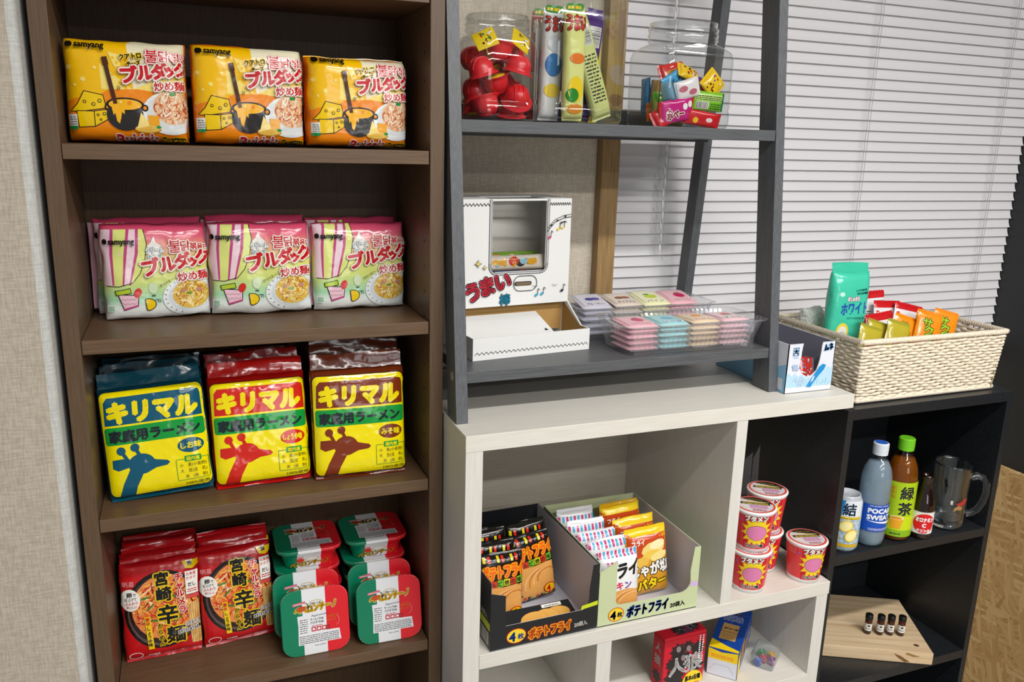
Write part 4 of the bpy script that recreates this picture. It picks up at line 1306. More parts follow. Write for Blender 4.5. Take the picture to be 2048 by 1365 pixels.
# snack sticks in the tall jar
def art_stick(bg, name, namecol, spots, barcode=False):
    A = Art(); H = 5.2
    if barcode:
        A.rect(0.1, 0.9, 0.3, 4.9, film(bg))
        A.bars(0.18, 0.82, 3.2, 4.1, BLK, WHT, 4, True)
        A.lines(0.2, 0.8, 0.7, 2.9, 14, film('#3a3a30'), 5, 0.45)
    else:
        A.poly(rrect(0.08, 0.92, 4.55, 4.85, 0.12), film('#2e8a2c')); A.lines(0.16, 0.84, 4.62, 4.78, 1, YEL, 3, 0.8)
        A.text(name, 0.05, 3.75, 0.75, film(namecol), 0.03, 0.0, 0.9, BLK, 0.05)
        for (x, y, rx, ry, c) in spots:
            A.ell(x, y, rx, ry, film(c))
    return A.bake((0, 1, 0, H), 10, 16)
SW_, SH_ = 0.041, 0.184
sticks = [
    ('white and blue snack stick in the tall jar, nearest the helmet jar', '#e4e4e2', art_stick('#e4e4e2', 'うまい', '#c2281e', [(0.5, 2.3, 0.4, 0.5, '#2a78b8'), (0.5, 1.2, 0.4, 0.3, '#f0d23a'), (0.5, 3.2, 0.35, 0.35, '#cfd4da')]), (-0.052, -0.004, 0), 0.03, 0.0),
    ('yellow-green corn snack stick upright at the front of the tall jar', '#dfe08a', art_stick('#dfe08a', 'うまい', '#c8281a', [(0.55, 2.55, 0.36, 0.22, '#e87a2a'), (0.5, 1.25, 0.36, 0.55, '#f2cf24'), (0.35, 1.0, 0.3, 0.3, '#2e8a2c'), (0.5, 0.42, 0.38, 0.22, '#d98a2a')]), (-0.022, -0.046, 0), -0.01, 0.0),
    ('pale green snack stick leaning sideways with its barcode turned out', '#cfd487', art_stick('#cfd487', '', '#000000', [], True), (0.056, -0.015, 0), -0.34, 0.0),
    ('purple snack stick with a barcode leaning towards the window', '#4b2a72', art_stick('#4b2a72', '', '#000000', [], True), (0.022, 0.014, 0.004), 0.12, 0.0),
    ('yellow snack stick against the window-side wall of the tall jar', '#f0d21a', art_stick('#f0d21a', 'コーン', '#c2281e', [(0.5, 2.3, 0.35, 0.4, '#f6efe0'), (0.5, 1.2, 0.3, 0.3, '#7a4a1e')]), (0.055, 0.043, 0), 0.0, 0.0),
    ('dark purple snack stick standing behind the pale green one', '#35204f', art_stick('#35204f', 'うまい', '#c8281a', [(0.5, 2.3, 0.36, 0.4, '#7d62a0'), (0.5, 1.0, 0.36, 0.3, '#efe6e0')]), (-0.018, 0.048, 0), 0.03, 0.0),
    ('red-topped snack stick at the back of the tall jar', '#a52a30', art_stick('#a52a30', 'めんたい', '#f4e9d2', [(0.5, 2.3, 0.36, 0.4, '#e8c8b8')]), (-0.048, 0.047, 0), 0.0, 0.0),
]
for i, (lab, bg, art, (x, y, dz), ry, rx) in enumerate(sticks):
    pack('snack_stick', lab, 'snack stick', SW_, SH_, 0.026, art, film(bg), (JB[0] + x, JB[1] + y, ZU + 0.004), 0.0, 0.0, ry, 'snack sticks in the tall jar', 60 + i, (4, 9), (0.5, 0.45),
         top=(0.010, film(bg), 0.1, 0.003), bottom=(0.006, film(bg), 0.1, 0.002), amp=0.0008, n=16)
# white paper strip standing in the tall jar
s = Mb(); s.bbox(-0.015, 0.015, -0.0006, 0.0006, 0, 0.165, flat('#d9d6d6', 0.7), 0.0003)
o = s.build('paper_strip'); o.location = (JB[0] - 0.060, JB[1] + 0.022, ZU + 0.0045); o.rotation_euler = (0, 0, 0.5)
tag(o, 'white paper strip standing inside the tall jar of snack sticks', 'paper strip')

# small candies in the squat jar
def art_word(bg, word, col, H, extra=()):
    A = Art(); A.rect(0.03, 0.97, 0.03, H - 0.03, film(bg))
    for x, y, rx, ry, c in extra:
        A.ell(x, y, rx, ry, film(c), 0, 14)
    if word:
        A.text(word, 0.12, H * 0.22, H * 0.5, film(col), 0.012, 0.0, 0.55, WHT, 0.03)
    return A.bake((0, 1, 0, H), 8, 8)
def art_bar(bg, H):
    A = Art(); A.rect(0.0, 1.0, 0.02, H - 0.02, film(bg)); A.rect(0, 1, H * 0.55, H * 0.95, film('#bfe37a'))
    A.lines(0.06, 0.94, H * 0.6, H * 0.9, 3, BLK, 3, 0.5); A.bars(0.08, 0.5, H * 0.1, H * 0.5, BLK, WHT, 6); A.lines(0.56, 0.95, H * 0.12, H * 0.48, 3, film('#2c5a16'), 8, 0.5)
    return A.bake((0, 1, 0, H), 8, 8)
CG = 'small candies in the squat jar'
cl = [
    ('magenta and red candy sachet with two white dots, front bottom of the squat jar', (-0.035, -0.052, 0.030), 0.064, 0.036, '#c8257d', art_word('#c8257d', '赤べー', '#8c1030', 0.56, ((0.72, 0.40, 0.08, 0.09, '#f4f2f0'), (0.9, 0.44, 0.08, 0.09, '#f4f2f0'), (0.95, 0.1, 0.12, 0.2, '#d8202a'))), 0.05, 0.1, -0.18, '#d21a24'),
    ('crumpled red candy wrapper on the floor of the squat jar', (0.028, -0.050, 0.016), 0.066, 0.024, '#cf1620', art_word('#cf1620', '', '#ffffff', 0.36, ((0.3, 0.15, 0.08, 0.08, '#f0c020'), (0.7, 0.2, 0.1, 0.06, '#f2dcd8'))), -0.1, 0.2, 0.12, '#b81018'),
    ('lime green candy sachet with barcode at the front of the squat jar', (0.040, -0.050, 0.052), 0.060, 0.030, '#7cc22c', art_bar('#7cc22c', 0.50), 0.0, 0.05, 0.05, '#0f6a3c'),
    ('yellow diamond-turned candy sachet high at the window side of the squat jar', (0.052, -0.046, 0.088), 0.036, 0.036, '#f2c516', art_dots('#f2c516', ('#b8321e', '#2a62b0', '#f3efe6', '#3b2a14'), 1.0, 8), 0.1, 0.0, 0.75, '#f2c516'),
    ('white candy sachet with two pink pills in the squat jar', (-0.016, -0.054, 0.074), 0.042, 0.030, '#e9e2e2', art_word('#e9e2e2', '', '#000000', 0.7, ((0.3, 0.45, 0.2, 0.13, '#c26a78'), (0.72, 0.25, 0.2, 0.12, '#c26a78'))), -0.1, 0.1, -0.3, '#e9e2e2'),
    ('light blue candy sachet slanting across the squat jar', (-0.030, -0.020, 0.092), 0.060, 0.028, '#4aa0cc', art_dots('#4aa0cc', ('#2c6f9c', '#bfe0ee', '#204a70'), 0.46, 9), 0.2, 0.2, -0.5, '#4aa0cc'),
    ('yellow candy sachet lying on top near the middle of the squat jar', (0.008, -0.020, 0.108), 0.046, 0.026, '#efc21c', art_dots('#efc21c', ('#b8321e', '#2b241a', '#f3efe6'), 0.56, 10), 0.2, -0.5, 0.3, '#efc21c'),
    ('red candy sachet at the top of the heap in the squat jar', (-0.014, 0.010, 0.112), 0.046, 0.030, '#d42a22', art_word('#d42a22', '', '#000000', 0.65, ((0.5, 0.3, 0.35, 0.15, '#f0a030'),)), 0.0, -0.3, -0.2, '#c01a1a'),
    ('violet and blue candy sachet at the right of the heap in the squat jar', (0.030, -0.012, 0.090), 0.046, 0.026, '#7a4a98', art_word('#7a4a98', '', '#000000', 0.56, ((0.4, 0.25, 0.3, 0.14, '#5a9ad4'),)), -0.1, -0.3, 0.2, '#c23a5a'),
    ('red candy sachet behind the lime green one', (0.030, -0.026, 0.066), 0.050, 0.028, '#d8232a', art_word('#d8232a', 'あめ', '#f4e8d0', 0.56), 0.0, 0.0, 0.1, '#d8232a'),
    ('green candy sachet low behind the magenta one', (-0.046, -0.026, 0.056), 0.050, 0.028, '#4b8a2a', art_dots('#4b8a2a', ('#cfe08a', '#1f4a18'), 0.56, 12), 0.1, 0.1, -0.2, '#4b8a2a'),
    ('blue candy sachet upright against the jar wall facing the tall jar', (-0.070, 0.020, 0.060), 0.026, 0.058, '#2f86bc', None, 1.5, 0.0, 0.05, '#2f86bc'),
    ('tan candy sachet upright against the jar wall facing the tall jar', (-0.068, -0.016, 0.052), 0.030, 0.062, '#b78f56', None, 1.5, 0.0, -0.1, '#b78f56'),
    ('gold candy sachet at the back floor of the squat jar', (0.0, 0.030, 0.022), 0.060, 0.030, '#c79a2c', None, 0.1, 0.3, 0.1, '#c79a2c'),
    ('dark red candy sachet at the back of the squat jar', (0.030, 0.026, 0.056), 0.056, 0.030, '#8c1f2c', None, 0.2, 0.1, -0.2, '#8c1f2c'),
]
fill = (('red', '#c8202a'), ('orange', '#e07a1e'), ('violet', '#6a3a86'), ('green', '#3c8a3a'), ('white', '#e4e0de'), ('yellow', '#e8bc1c'), ('pale blue', '#8cc0dc'))
for k, ((cn, hx), (x, y, z)) in enumerate(zip(fill, ((-0.060, -0.046, 0.018), (-0.050, 0.006, 0.030), (0.052, 0.006, 0.026), (0.010, 0.044, 0.040), (0.004, -0.020, 0.050), (0.058, -0.010, 0.072), (-0.058, -0.036, 0.066)))):
    cl.append(('%s candy sachet in the squat jar, %s' % (cn, ('at the floor corner towards the tall jar', 'half way along the side towards the tall jar', 'low on the window side', 'against the back wall', 'in the middle of the heap', 'high on the window side', 'near the front corner towards the tall jar')[k]), (x, y, z), 0.044, 0.030, hx, None, 0.3 * k, 0.25 * (k % 3 - 1), 0.3 * (k % 4 - 1.5), hx))
for i, (lab, (x, y, z), W_, H_, bg, art, rz, rx, ry, endc) in enumerate(cl):
    candy('candy', lab, (JC[0] + x * 0.92, JC[1] + y * 0.92, ZU + z * 0.92 + 0.004), W_ * 1.1, H_ * 1.2, 0.013, film(bg), art, rz, rx, ry, CG, 80 + i, 0.005, film(endc))

# ------------------------------------------------------------------ white cardboard dispenser
M_CARD = flat('#e6e6e4', 0.55, 0.3); M_KRAFT = flat('#b08a52', 0.8, 0.2); M_INK = flat('#26262a', 0.6)
dsp = thing('snack_dispenser', 'white printed cardboard snack dispenser box with a clear window', 'dispenser box', (0.6605, 0.012, ZLo + 0.0004), 0.105)
DW, DD, DH = 0.2525, 0.208, 0.288
Y1 = 0.088                                     # set-back of the upper panel
zb = 0.080
def front(x, y, h):
    return (x, Y1 - h, y)
m = Mb()
e = 0.0025
# upper front panel with a window opening
wx0, wx1, wz0 = 0.078, 0.196, 0.148
for x0, x1, z0, z1 in ((0, wx0, zb, DH), (wx1, DW, zb, DH), (wx0, wx1, zb, wz0), (wx0, wx1, DH - 0.004, DH)):
    m.box(x0, x1, Y1, Y1 + e, z0, z1, M_CARD)
m.box(0, e, Y1 + e, DD, 0, DH, M_CARD); m.box(DW - e, DW, Y1 + e, DD, 0, DH, M_CARD)
m.box(e, DW - e, DD - e, DD, 0, DH, M_CARD)
m.box(0, wx0 - 0.002, Y1 + e, DD - e, DH - e, DH, M_CARD); m.box(wx1 + 0.002, DW, Y1 + e, DD - e, DH - e, DH, M_CARD); m.box(wx0 - 0.002, wx1 + 0.002, Y1 + 0.07, DD - e, DH - e, DH, M_CARD)
m.box(e, DW - e, Y1 + 0.02, Y1 + 0.022, 0.02, zb + 0.002, M_KRAFT)
m.build('carton', dsp)
# tray that sticks out below
m = Mb()
m.box(0, DW, 0, DD, 0, e, M_CARD)
m.box(0, DW, 0, e, e, 0.042, M_CARD)
for x0, mt in ((0, M_CARD), (DW - e, M_CARD)):
    v = [(x0, e, e), (x0, Y1 + 0.002, e), (x0, Y1 + 0.002, zb + 0.004), (x0, 0.030, 0.042), (x0, e, 0.042)]
    v2 = [(x + e, y, z) for x, y, z in v]
    m.add(v + v2, [(0, 1, 2, 3, 4), (9, 8, 7, 6, 5)] + [(k, k + 5, (k + 1) % 5 + 5, (k + 1) % 5) for k in range(5)], mt)
m.add([(DW - e - 0.0003, e, e), (DW - e - 0.0003, Y1 + 0.015, e), (DW - e - 0.0003, Y1 + 0.015, zb), (DW - e - 0.0003, 0.032, 0.041), (DW - e - 0.0003, e, 0.041)], [(4, 3, 2, 1, 0)], M_KRAFT)
m.build('tray', dsp)
m = Mb(); m.add([(e + 0.002, 0.006, 0.0300), (0.185, 0.006, 0.0300), (0.185, Y1 + 0.012, 0.062), (e + 0.002, Y1 + 0.012, 0.062)], [(0, 1, 2, 3)], M_CARD)
m.add([(e + 0.002, 0.006, 0.0280), (0.185, 0.006, 0.0280), (0.185, Y1 + 0.012, 0.060), (e + 0.002, Y1 + 0.012, 0.060)], [(3, 2, 1, 0)], M_CARD)
m.add([(0.168, 0.030, 0.0385), (0.177, 0.030, 0.0385), (0.173, 0.038, 0.0418)], [(0, 1, 2)], M_INK); m.build('ramp_flap', dsp)
# curved clear window
m = Mb()
pts = [(wx0, wz0), (wx1, wz0), (wx1, DH - 0.004), (wx0, DH - 0.004)]
m.add([front(x, z, 0.0006) for x, z in pts], [(0, 1, 2, 3)], clear('window_film', '#e9e6e2', 0.9, 0.03, 0.06))
m.build('window', dsp)
# print on the front
A = Art()
pts = [(wx0 - 0.004, DH - 0.003), (wx0 - 0.004, wz0 + 0.015)] + [(wx0 + 0.011 - 0.015 * math.cos(a), wz0 + 0.011 - 0.015 * math.sin(a)) for a in [PI / 2 * k / 5 for k in range(6)]] + [(wx1 - 0.011 + 0.015 * math.sin(a), wz0 + 0.011 - 0.015 * math.cos(a)) for a in [PI / 2 * k / 5 for k in range(6)]] + [(wx1 + 0.004, DH - 0.003)]
A.line(pts, 0.0055, M_INK); A.line(pts, 0.0035, flat('#bcbcbe', 0.5))
for x0, x1 in ((0.003, 0.071), (0.203, 0.25)):
    n = 9
    A.line([(x0 + (x1 - x0) * k / (2 * n), DH - 0.013 + (0.005 if k % 2 else 0)) for k in range(2 * n + 1)], 0.0012, M_INK)
PKR = flat('#dd3b50', 0.5); CYA = flat('#2fa8cf', 0.5)
for ch, x, y, h, r in (('う', 0.030, 0.093, 0.040, 0.28), ('ま', 0.059, 0.104, 0.039, 0.22), ('い', 0.090, 0.113, 0.038, 0.16)):
    A.text(ch, x, y, h, PKR, 0.0020, r, None, M_INK, 0.0042, M_CARD, 0.0055)
A.text('棒', 0.096, 0.083, 0.025, CYA, 0.0004, 0.0, None, M_INK, 0.0011)
A.line(rrect(0.126, 0.178, 0.108, 0.138, 0.014), 0.0013, M_INK, True)
A.poly(rrect(0.128, 0.166, 0.119, 0.127, 0.0035), M_INK); A.poly(rrect(0.131, 0.164, 0.1198, 0.1255, 0.0025), flat('#77644a', 0.6))
# music notes, stars and sparkles
A.line([(0.198, 0.224), (0.215, 0.242), (0.235, 0.250), (0.252, 0.252)], 0.0013, M_INK); A.line([(0.198, 0.230), (0.215, 0.247), (0.235, 0.255), (0.252, 0.257)], 0.0010, M_INK)
for x, y in ((0.207, 0.236), (0.220, 0.245), (0.238, 0.253)):
    A.ell(x, y, 0.0022, 0.0018, M_INK)
def note(x, y, c, s=1.0):
    A.ell(x, y, 0.0035 * s, 0.0028 * s, c, 0.4); A.line([(x + 0.003 * s, y), (x + 0.004 * s, y + 0.013 * s), (x + 0.008 * s, y + 0.010 * s)], 0.0013 * s, M_INK)
note(0.223, 0.228, flat('#e7d26a', 0.5)); note(0.233, 0.231, flat('#e7d26a', 0.5)); A.line([(0.227, 0.241), (0.238, 0.243)], 0.002, M_INK)
note(0.203, 0.212, flat('#d24a78', 0.5)); note(0.177, 0.098, CYA); note(0.190, 0.100, CYA); note(0.236, 0.104, M_INK)
for x, y, s_ in ((0.048, 0.166, 0.0075), (0.062, 0.158, 0.005)):
    A.poly(star(x, y, s_ * 1.15, s_ * 0.42, 4, PI / 2), M_INK); A.poly(star(x, y, s_ * 0.85, s_ * 0.3, 4, PI / 2), flat('#e7d26a', 0.5))
for x in (0.168, 0.213):
    A.line([(x, 0.118), (x + 0.006, 0.115), (x + 0.011, 0.117)], 0.0009, M_INK)
m = Mb(); A.bake(); A.lay(m, lambda x, y, h: front(x, y, h + 0.0009)); m.build('front_print', dsp); m = Mb()
# zigzag along the tray lip
B = Art(); n = 26
B.line([(0.004 + (DW - 0.008) * k / (2 * n), 0.0105 + (0.0045 if k % 2 else 0)) for k in range(2 * n + 1)], 0.0011, M_INK)
B.bake(); B.lay(m, lambda x, y, h: (x, -h - 0.0003, y))
m.build('tray_print', dsp)
# snack sticks lying inside
R_ = dsp.rotation_euler.z
def dloc(x, y, z):
    c, s_ = math.cos(R_), math.sin(R_)
    return (dsp.location.x + x * c - y * s_, dsp.location.y + x * s_ + y * c, dsp.location.z + z)
for i, (y, z, bg, cols, lab) in enumerate(((0.112, 0.170, '#e9e4da', ('#d8402a', '#e8b02a', '#3a3a3a', '#9ad0e8'), 'white snack stick lying at the top of the dispenser pile'),
                                     (0.150, 0.172, '#7fae3a', ('#e8d23a', '#3c7a2a', '#d24a2a'), 'green snack stick behind the white one in the dispenser'),
                                     (0.118, 0.142, '#2a6fb8', ('#e8702a', '#f0d23a', '#e8e4da'), 'blue snack stick under the white one in the dispenser'),
                                     (0.156, 0.142, '#a83a34', ('#e8d2b8', '#f0c23a'), 'red snack stick at the back of the dispenser pile'))):
    o = candy('snack_stick', lab, dloc(0.128, y - 0.006, z - 0.008), 0.150, 0.030, 0.024, film(bg), art_dots(bg, cols, 0.2, 50 + i), R_, -0.3, 0, 'snack sticks in the dispenser', 95 + i, 0.008, None, 'snack stick', 12)
# stick pile support: an inner shelf of the carton
m = Mb(); m.box(e, DW - e, Y1 + e + 0.001, DD - e, 0.114, 0.117, M_KRAFT); m.build('inner_shelf', dsp)

# ------------------------------------------------------------------ clear clamshell trays of candy bags
def ribbed_tray(lab, loc, rz, w, d, h, flange=0.010, ribs=26, taper=0.016):
    t = thing('clear_tray', lab, 'plastic tray', loc, rz)
    m = Mb()
    def ring(z, grow, amp):
        out = []
        n = ribs
        W_, D_ = w - 2 * taper + 2 * grow, d - 2 * taper + 2 * grow
        def side(x0, y0, x1, y1, k, nx, ny):
            for i in range(k):
                q = i / k
                a = amp if i % 2 else 0
                out.append((x0 + (x1 - x0) * q + nx * a, y0 + (y1 - y0) * q + ny * a, z))
        kx, ky = 2 * n, max(8, int(2 * n * d / w) // 2 * 2)
        c = 0.012
        side(-W_ / 2 + c, -D_ / 2, W_ / 2 - c, -D_ / 2, kx, 0, 1); side(W_ / 2, -D_ / 2 + c, W_ / 2, D_ / 2 - c, ky, -1, 0)
        side(W_ / 2 - c, D_ / 2, -W_ / 2 + c, D_ / 2, kx, 0, -1); side(-W_ / 2, D_ / 2 - c, -W_ / 2, -D_ / 2 + c, ky, 1, 0)
        return out
    rings = [ring(0.0006, 0, 0.0), ring(0.005, 0.003, 0.0015), ring(h * 0.5, taper * 0.55, 0.0022), ring(h - 0.004, taper, 0.0015), ring(h, taper + 0.001, 0.0), ring(h + 0.0005, taper + flange, 0.0), ring(h - 0.002, taper + flange + 0.001, 0)]
    nn = len(rings[0])
    v = [p for r in rings for p in r]
    f = [(i * nn + k, i * nn + (k + 1) % nn, (i + 1) * nn + (k + 1) % nn, (i + 1) * nn + k) for i in range(len(rings) - 1) for k in range(nn)]
    m.add(v, f, PET2, False); m.add(v[:nn], [tuple(reversed(range(nn)))], PET2)
    m.build('tray', t)
    return t
FX0, FY0 = 0.948, -0.047
def bag_art(word, col, pic, H=1.0):
    A = Art()
    A.poly(rrect(0.08, 0.92, 0.10, H - 0.12, 0.12), film(pic[0], 0.3))
    for x, y, rx, ry, c in pic[1]:
        A.ell(x, y, rx, ry, film(c, 0.3), 0, 12)
    A.text(word, 0.5, 0.13, 0.14, film(col, 0.3), 0.006, 0, 0.62, WHT, 0.02, align='C')
    A.text('もっちり', 0.24, H - 0.16, 0.10, film(col, 0.3), 0.004, 0, 0.34)
    return A.bake((0, 1, 0, H), 8, 8)
MOCHI = {
    'pink': ('#efb9c4', bag_art('いちごミルク', '#d22a6a', ('#f3c3cc', ((0.55, 0.55, 0.2, 0.19, '#d81b62'), (0.55, 0.73, 0.1, 0.04, '#2c7a35'))), 1.25)),
    'blue': ('#a8d8dc', bag_art('ソーダ', '#2a74b8', ('#b4dfe2', ((0.5, 0.55, 0.2, 0.16, '#7cc4e0'),)), 1.25)),
    'beige': ('#e6cdb0', bag_art('みかん', '#d8782a', ('#eed9bf', ((0.5, 0.58, 0.17, 0.15, '#f0942a'),)), 1.25)),
    'melon': ('#e6bfc8', bag_art('すいか', '#1f7a4a', ('#ecd0d4', ((0.5, 0.58, 0.18, 0.14, '#d8506a'), (0.5, 0.46, 0.2, 0.05, '#2c8a4a'))), 1.25)),
    'grey': ('#c9c6d4', bag_art('ブルーベリー', '#2f2f7a', ('#d5d3de', ((0.42, 0.55, 0.15, 0.12, '#3a3f8f'), (0.62, 0.57, 0.15, 0.12, '#4a55a4'))), 1.25)),
    'brown': ('#d9cabd', bag_art('キャラメル', '#6a3a16', ('#e2d5c9', ((0.4, 0.52, 0.16, 0.11, '#8a4f1e'), (0.62, 0.52, 0.16, 0.11, '#9a5c28'))), 1.25)),
    'yellow': ('#e8e4b8', bag_art('パイン', '#8a9a1a', ('#efecca', ((0.5, 0.52, 0.22, 0.15, '#c8d82a'), (0.42, 0.70, 0.12, 0.05, '#1f8a3c'))), 1.25)),
}
CLR = clear('clear_bag_film', '#fbfbfb', 0.9, 0.08, 0.08, 0.10)
def mochi_bag(kind, lab, loc, rz, tilt, group, seed, res=8, W_=0.068, L_=0.077, T_=0.0120):
    body, art = MOCHI[kind]
    t = thing('candy_bag', lab, 'candy bag', loc, rz, tilt, group)
    # lies flat: the face looks up, long side along y
    F = pillow_F(W_, L_, T_, (4, 4), (0.5, 0.5), seed, 0.0008)
    mb = pillow_body(W_, L_, T_, film(body, 0.2, 0, 0.5), seed, res, p=(4, 4), q=(0.5, 0.5), amp=0.0008)
    turn = lambda p: (p[0], p[2] - L_ / 2, -p[1])
    mb.v = [turn(p) for p in mb.v]; wr = mb.build('wrapper', t)
    m = Mb(); art.lay(m, lambda x, y, h: turn(F(x * W_, y * W_, h * 0.5 + 0.0004)), True); m.build('print', wr)
    for sg in (1, -1):
        m = seal(W_ * 0.98, sg * 0.009, CLR, seed + sg, 0, 0.15, 0.0, 0.004, teeth=9)
        m.v = [(x, sg * L_ / 2 + z - sg * 0.001, -y) for x, y, z in m.v]
        m.build('end_seal', t)
    return t
ORD = ('topmost', 'second from the top', 'third from the top', 'fourth from the top', 'lowest')
def stack_bags(kind, word, x, y, z0, n, dz, where, group, rz, ttop=0.0, step=0.0):
    for k in range(n):
        i = n - 1 - k
        lab = '%s candy bag, %s in the %s clear tray' % (word, 'lowest' if k == 0 else ORD[i], where)
        r = random.Random(hash((kind, where, k)) % 1000 if False else k * 7 + len(kind))
        mochi_bag(kind, lab, (x + r.uniform(-0.002, 0.002), y + r.uniform(-0.003, 0.003) + step * k, z0 + 0.006 + k * dz), rz + r.uniform(-0.045, 0.045), ttop * k / max(1, n - 1) + r.uniform(-0.03, 0.03), group, 100 + k * 3 + len(kind))
trF = ribbed_tray('clear ribbed tray of candy bags at the front edge of the lower ladder shelf', (1.106, FY0 + 0.064, ZLo + 0.0003), 0.0, 0.320, 0.132, 0.060, 0.006)
for k, (kind, word) in enumerate((('pink', 'pink strawberry'), ('blue', 'pale blue soda'), ('beige', 'beige orange'), ('melon', 'rose and green'))):
    stack_bags(kind, word, 1.106 + (-1.5 + k) * 0.0705, FY0 + 0.064, ZLo + 0.003, 5, 0.0112, 'front', 'candy bags in the front clear tray', 0.0)
trB = ribbed_tray('clear ribbed tray of candy bags at the back of the lower ladder shelf', (1.082, 0.166, ZLo + 0.0003), 0.0, 0.320, 0.140, 0.068, 0.006)
for k, (kind, word) in enumerate((('grey', 'grey blueberry'), ('brown', 'pale brown caramel'), ('yellow', 'yellow pineapple'), ('pink', 'bright pink strawberry'))):
    stack_bags(kind, word, 1.082 + (-1.5 + k) * 0.0705, 0.164, ZLo + 0.003, 5, 0.0150, 'rear', 'candy bags in the rear clear tray', 0.0, 0.16)
# ================================================================== on the white unit
def card_box(m, F, W, D, H, t, mats):
    pass
M_IN = flat('#c9c8d2', 0.6, 0.3)

# ------------------------------------------------------------------ long blue and white candy box
M_RW = flat('#dfe3ec', 0.4, 0.4); M_RB = flat('#8fc4e6', 0.4, 0.4); M_RD = flat('#1f8fd0', 0.4, 0.4); M_RG = flat('#8d8d9c', 0.6, 0.3)
rb = thing('candy_box', 'long white and blue candy carton with torn-open front beside the ladder shelf leg', 'candy box', (1.2985, -0.084, ZT + 0.0004), 0.0)
RW, RD, RH, e = 0.119, 0.236, 0.1035, 0.0018
m = Mb()
m.box(0, RW, 0, RD, 0, e, M_RG)
m.box(0, e, 0, RD, e, RH, M_RW); m.box(RW - e, RW, 0, RD, e, RH, M_RW); m.box(e, RW - e, RD - e, RD, e, RH, M_RW)
m.box(e, e + 0.0004, e, RD - e, e, RH - 0.0004, M_RG); m.box(RW - e - 0.0004, RW - e, e, RD - e, e, RH - 0.0004, M_RG); m.box(e, RW - e, RD - e - 0.0004, RD - e, e, RH - 0.0004, M_RG)
# torn front: outline with a gap, jagged
rnd = random.Random(4)
cut = [(0.036, RH)] + [(0.036 - 0.004 * k / 6 + rnd.uniform(-0.0012, 0.0012), RH - 0.052 * k / 6) for k in range(1, 7)] + [(0.040, 0.040), (0.052, 0.033), (0.064, 0.034), (0.076, 0.044), (0.080, 0.056)] + [(0.080 + 0.006 * k / 5 + rnd.uniform(-0.0012, 0.0012), 0.056 + (RH - 0.056) * k / 5) for k in range(1, 6)]
out = [(0, RH), (0, 0), (RW, 0), (RW, RH)] + list(reversed(cut))
m.prism(out, lambda x, y, h: (x, e - h, y), e, M_RW)
m.build('carton', rb)
A = Art()
A.poly([(0.001, 0.001), (RW - 0.001, 0.001), (RW - 0.001, 0.055), (RW - 0.006, 0.045), (RW - 0.014, 0.052), (RW - 0.024, 0.040), (0.080, 0.045), (0.066, 0.032), (0.052, 0.031), (0.038, 0.038), (0.030, 0.034), (0.022, 0.042), (0.014, 0.035), (0.007, 0.044), (0.001, 0.038)], flat('#b5d8ef', 0.4))
A.rect(0.001, RW - 0.001, 0.001, 0.014, M_RW)
for k in range(16):
    x = 0.006 + k * 0.007
    A.poly([(x - 0.004, 0.012), (x + 0.004, 0.012), (x, 0.020 + 0.004 * (k % 3))], flat('#b5d8ef', 0.4))
A.line(rrect(0.012, 0.025, 0.080, 0.096, 0.001), 0.0012, M_RD, True); A.text('大', 0.0185, 0.0835, 0.0125, M_RD, 0.0006, align='C')
A.lines(0.013, 0.025, 0.075, 0.077, 1, M_RD, 3)
for x, y in ((0.016, 0.058), (0.022, 0.057), (0.018, 0.052), (0.025, 0.051)):
    A.ell(x, y, 0.0045, 0.0035, flat('#a9bfdc', 0.4), 0.2, 12)
A.text('ムネ', 0.090, 0.086, 0.016, M_RD, 0.0012, 0.12, 0.022)
A.poly([(0.052, 0.012), (0.064, 0.010), (0.070, 0.020), (0.082, 0.034), (0.094, 0.046), (0.098, 0.055), (0.090, 0.058), (0.082, 0.053), (0.070, 0.036), (0.060, 0.022)], M_RD)
A.poly([(0.062, 0.020), (0.068, 0.024), (0.072, 0.034), (0.067, 0.032)], M_RW)
for x, y in ((0.030, 0.024), (0.038, 0.030), (0.046, 0.026), (0.034, 0.016), (0.024, 0.030), (0.041, 0.020)):
    A.line(ell(x, y, 0.004, 0.003, 10), 0.0008, M_RW, True)
m = Mb(); A.bake(); A.lay(m, lambda x, y, h: (x, -h - 0.0003, y)); m.build('front_print', rb); m = Mb()
B = Art()
B.rect(0.001, RD - 0.001, 0.001, 0.050, M_RB); B.poly([(0.001, 0.050), (0.001, 0.062), (0.030, 0.050)], M_RB); B.poly([(0.10, 0.05), (0.24 - 0.005, 0.05), (0.235, 0.095), (0.15, 0.09), (0.12, 0.07)], M_RD)
B.rect(0.008, 0.024, 0.006, 0.030, M_RW)
B.bake(); B.lay(m, lambda x, y, h: (-h - 0.0003, RD - 0.0 - (RD - x), y))
m.build('side_print', rb)
candy('candy', 'red and blue candy sachet inside the torn white and blue carton', (1.2985 + 0.056, -0.073, ZT + 0.050), 0.036, 0.044, 0.010, film('#7a2420'), art_dots('#a82a22', ('#f0ece4', '#2a8ab8', '#2a8ab8', '#e8d8d0'), 1.2, 21), 0.0, -0.35, 0.15, None, 130, 0.005, CLR)
candy('candy', 'dark candy sachet lying flat under the red and blue one in the carton', (1.2985 + 0.058, -0.045, ZT + 0.011), 0.050, 0.036, 0.012, film('#5a3a30'), None, 0.0, -1.35, 0.0, None, 131, 0.005, CLR)

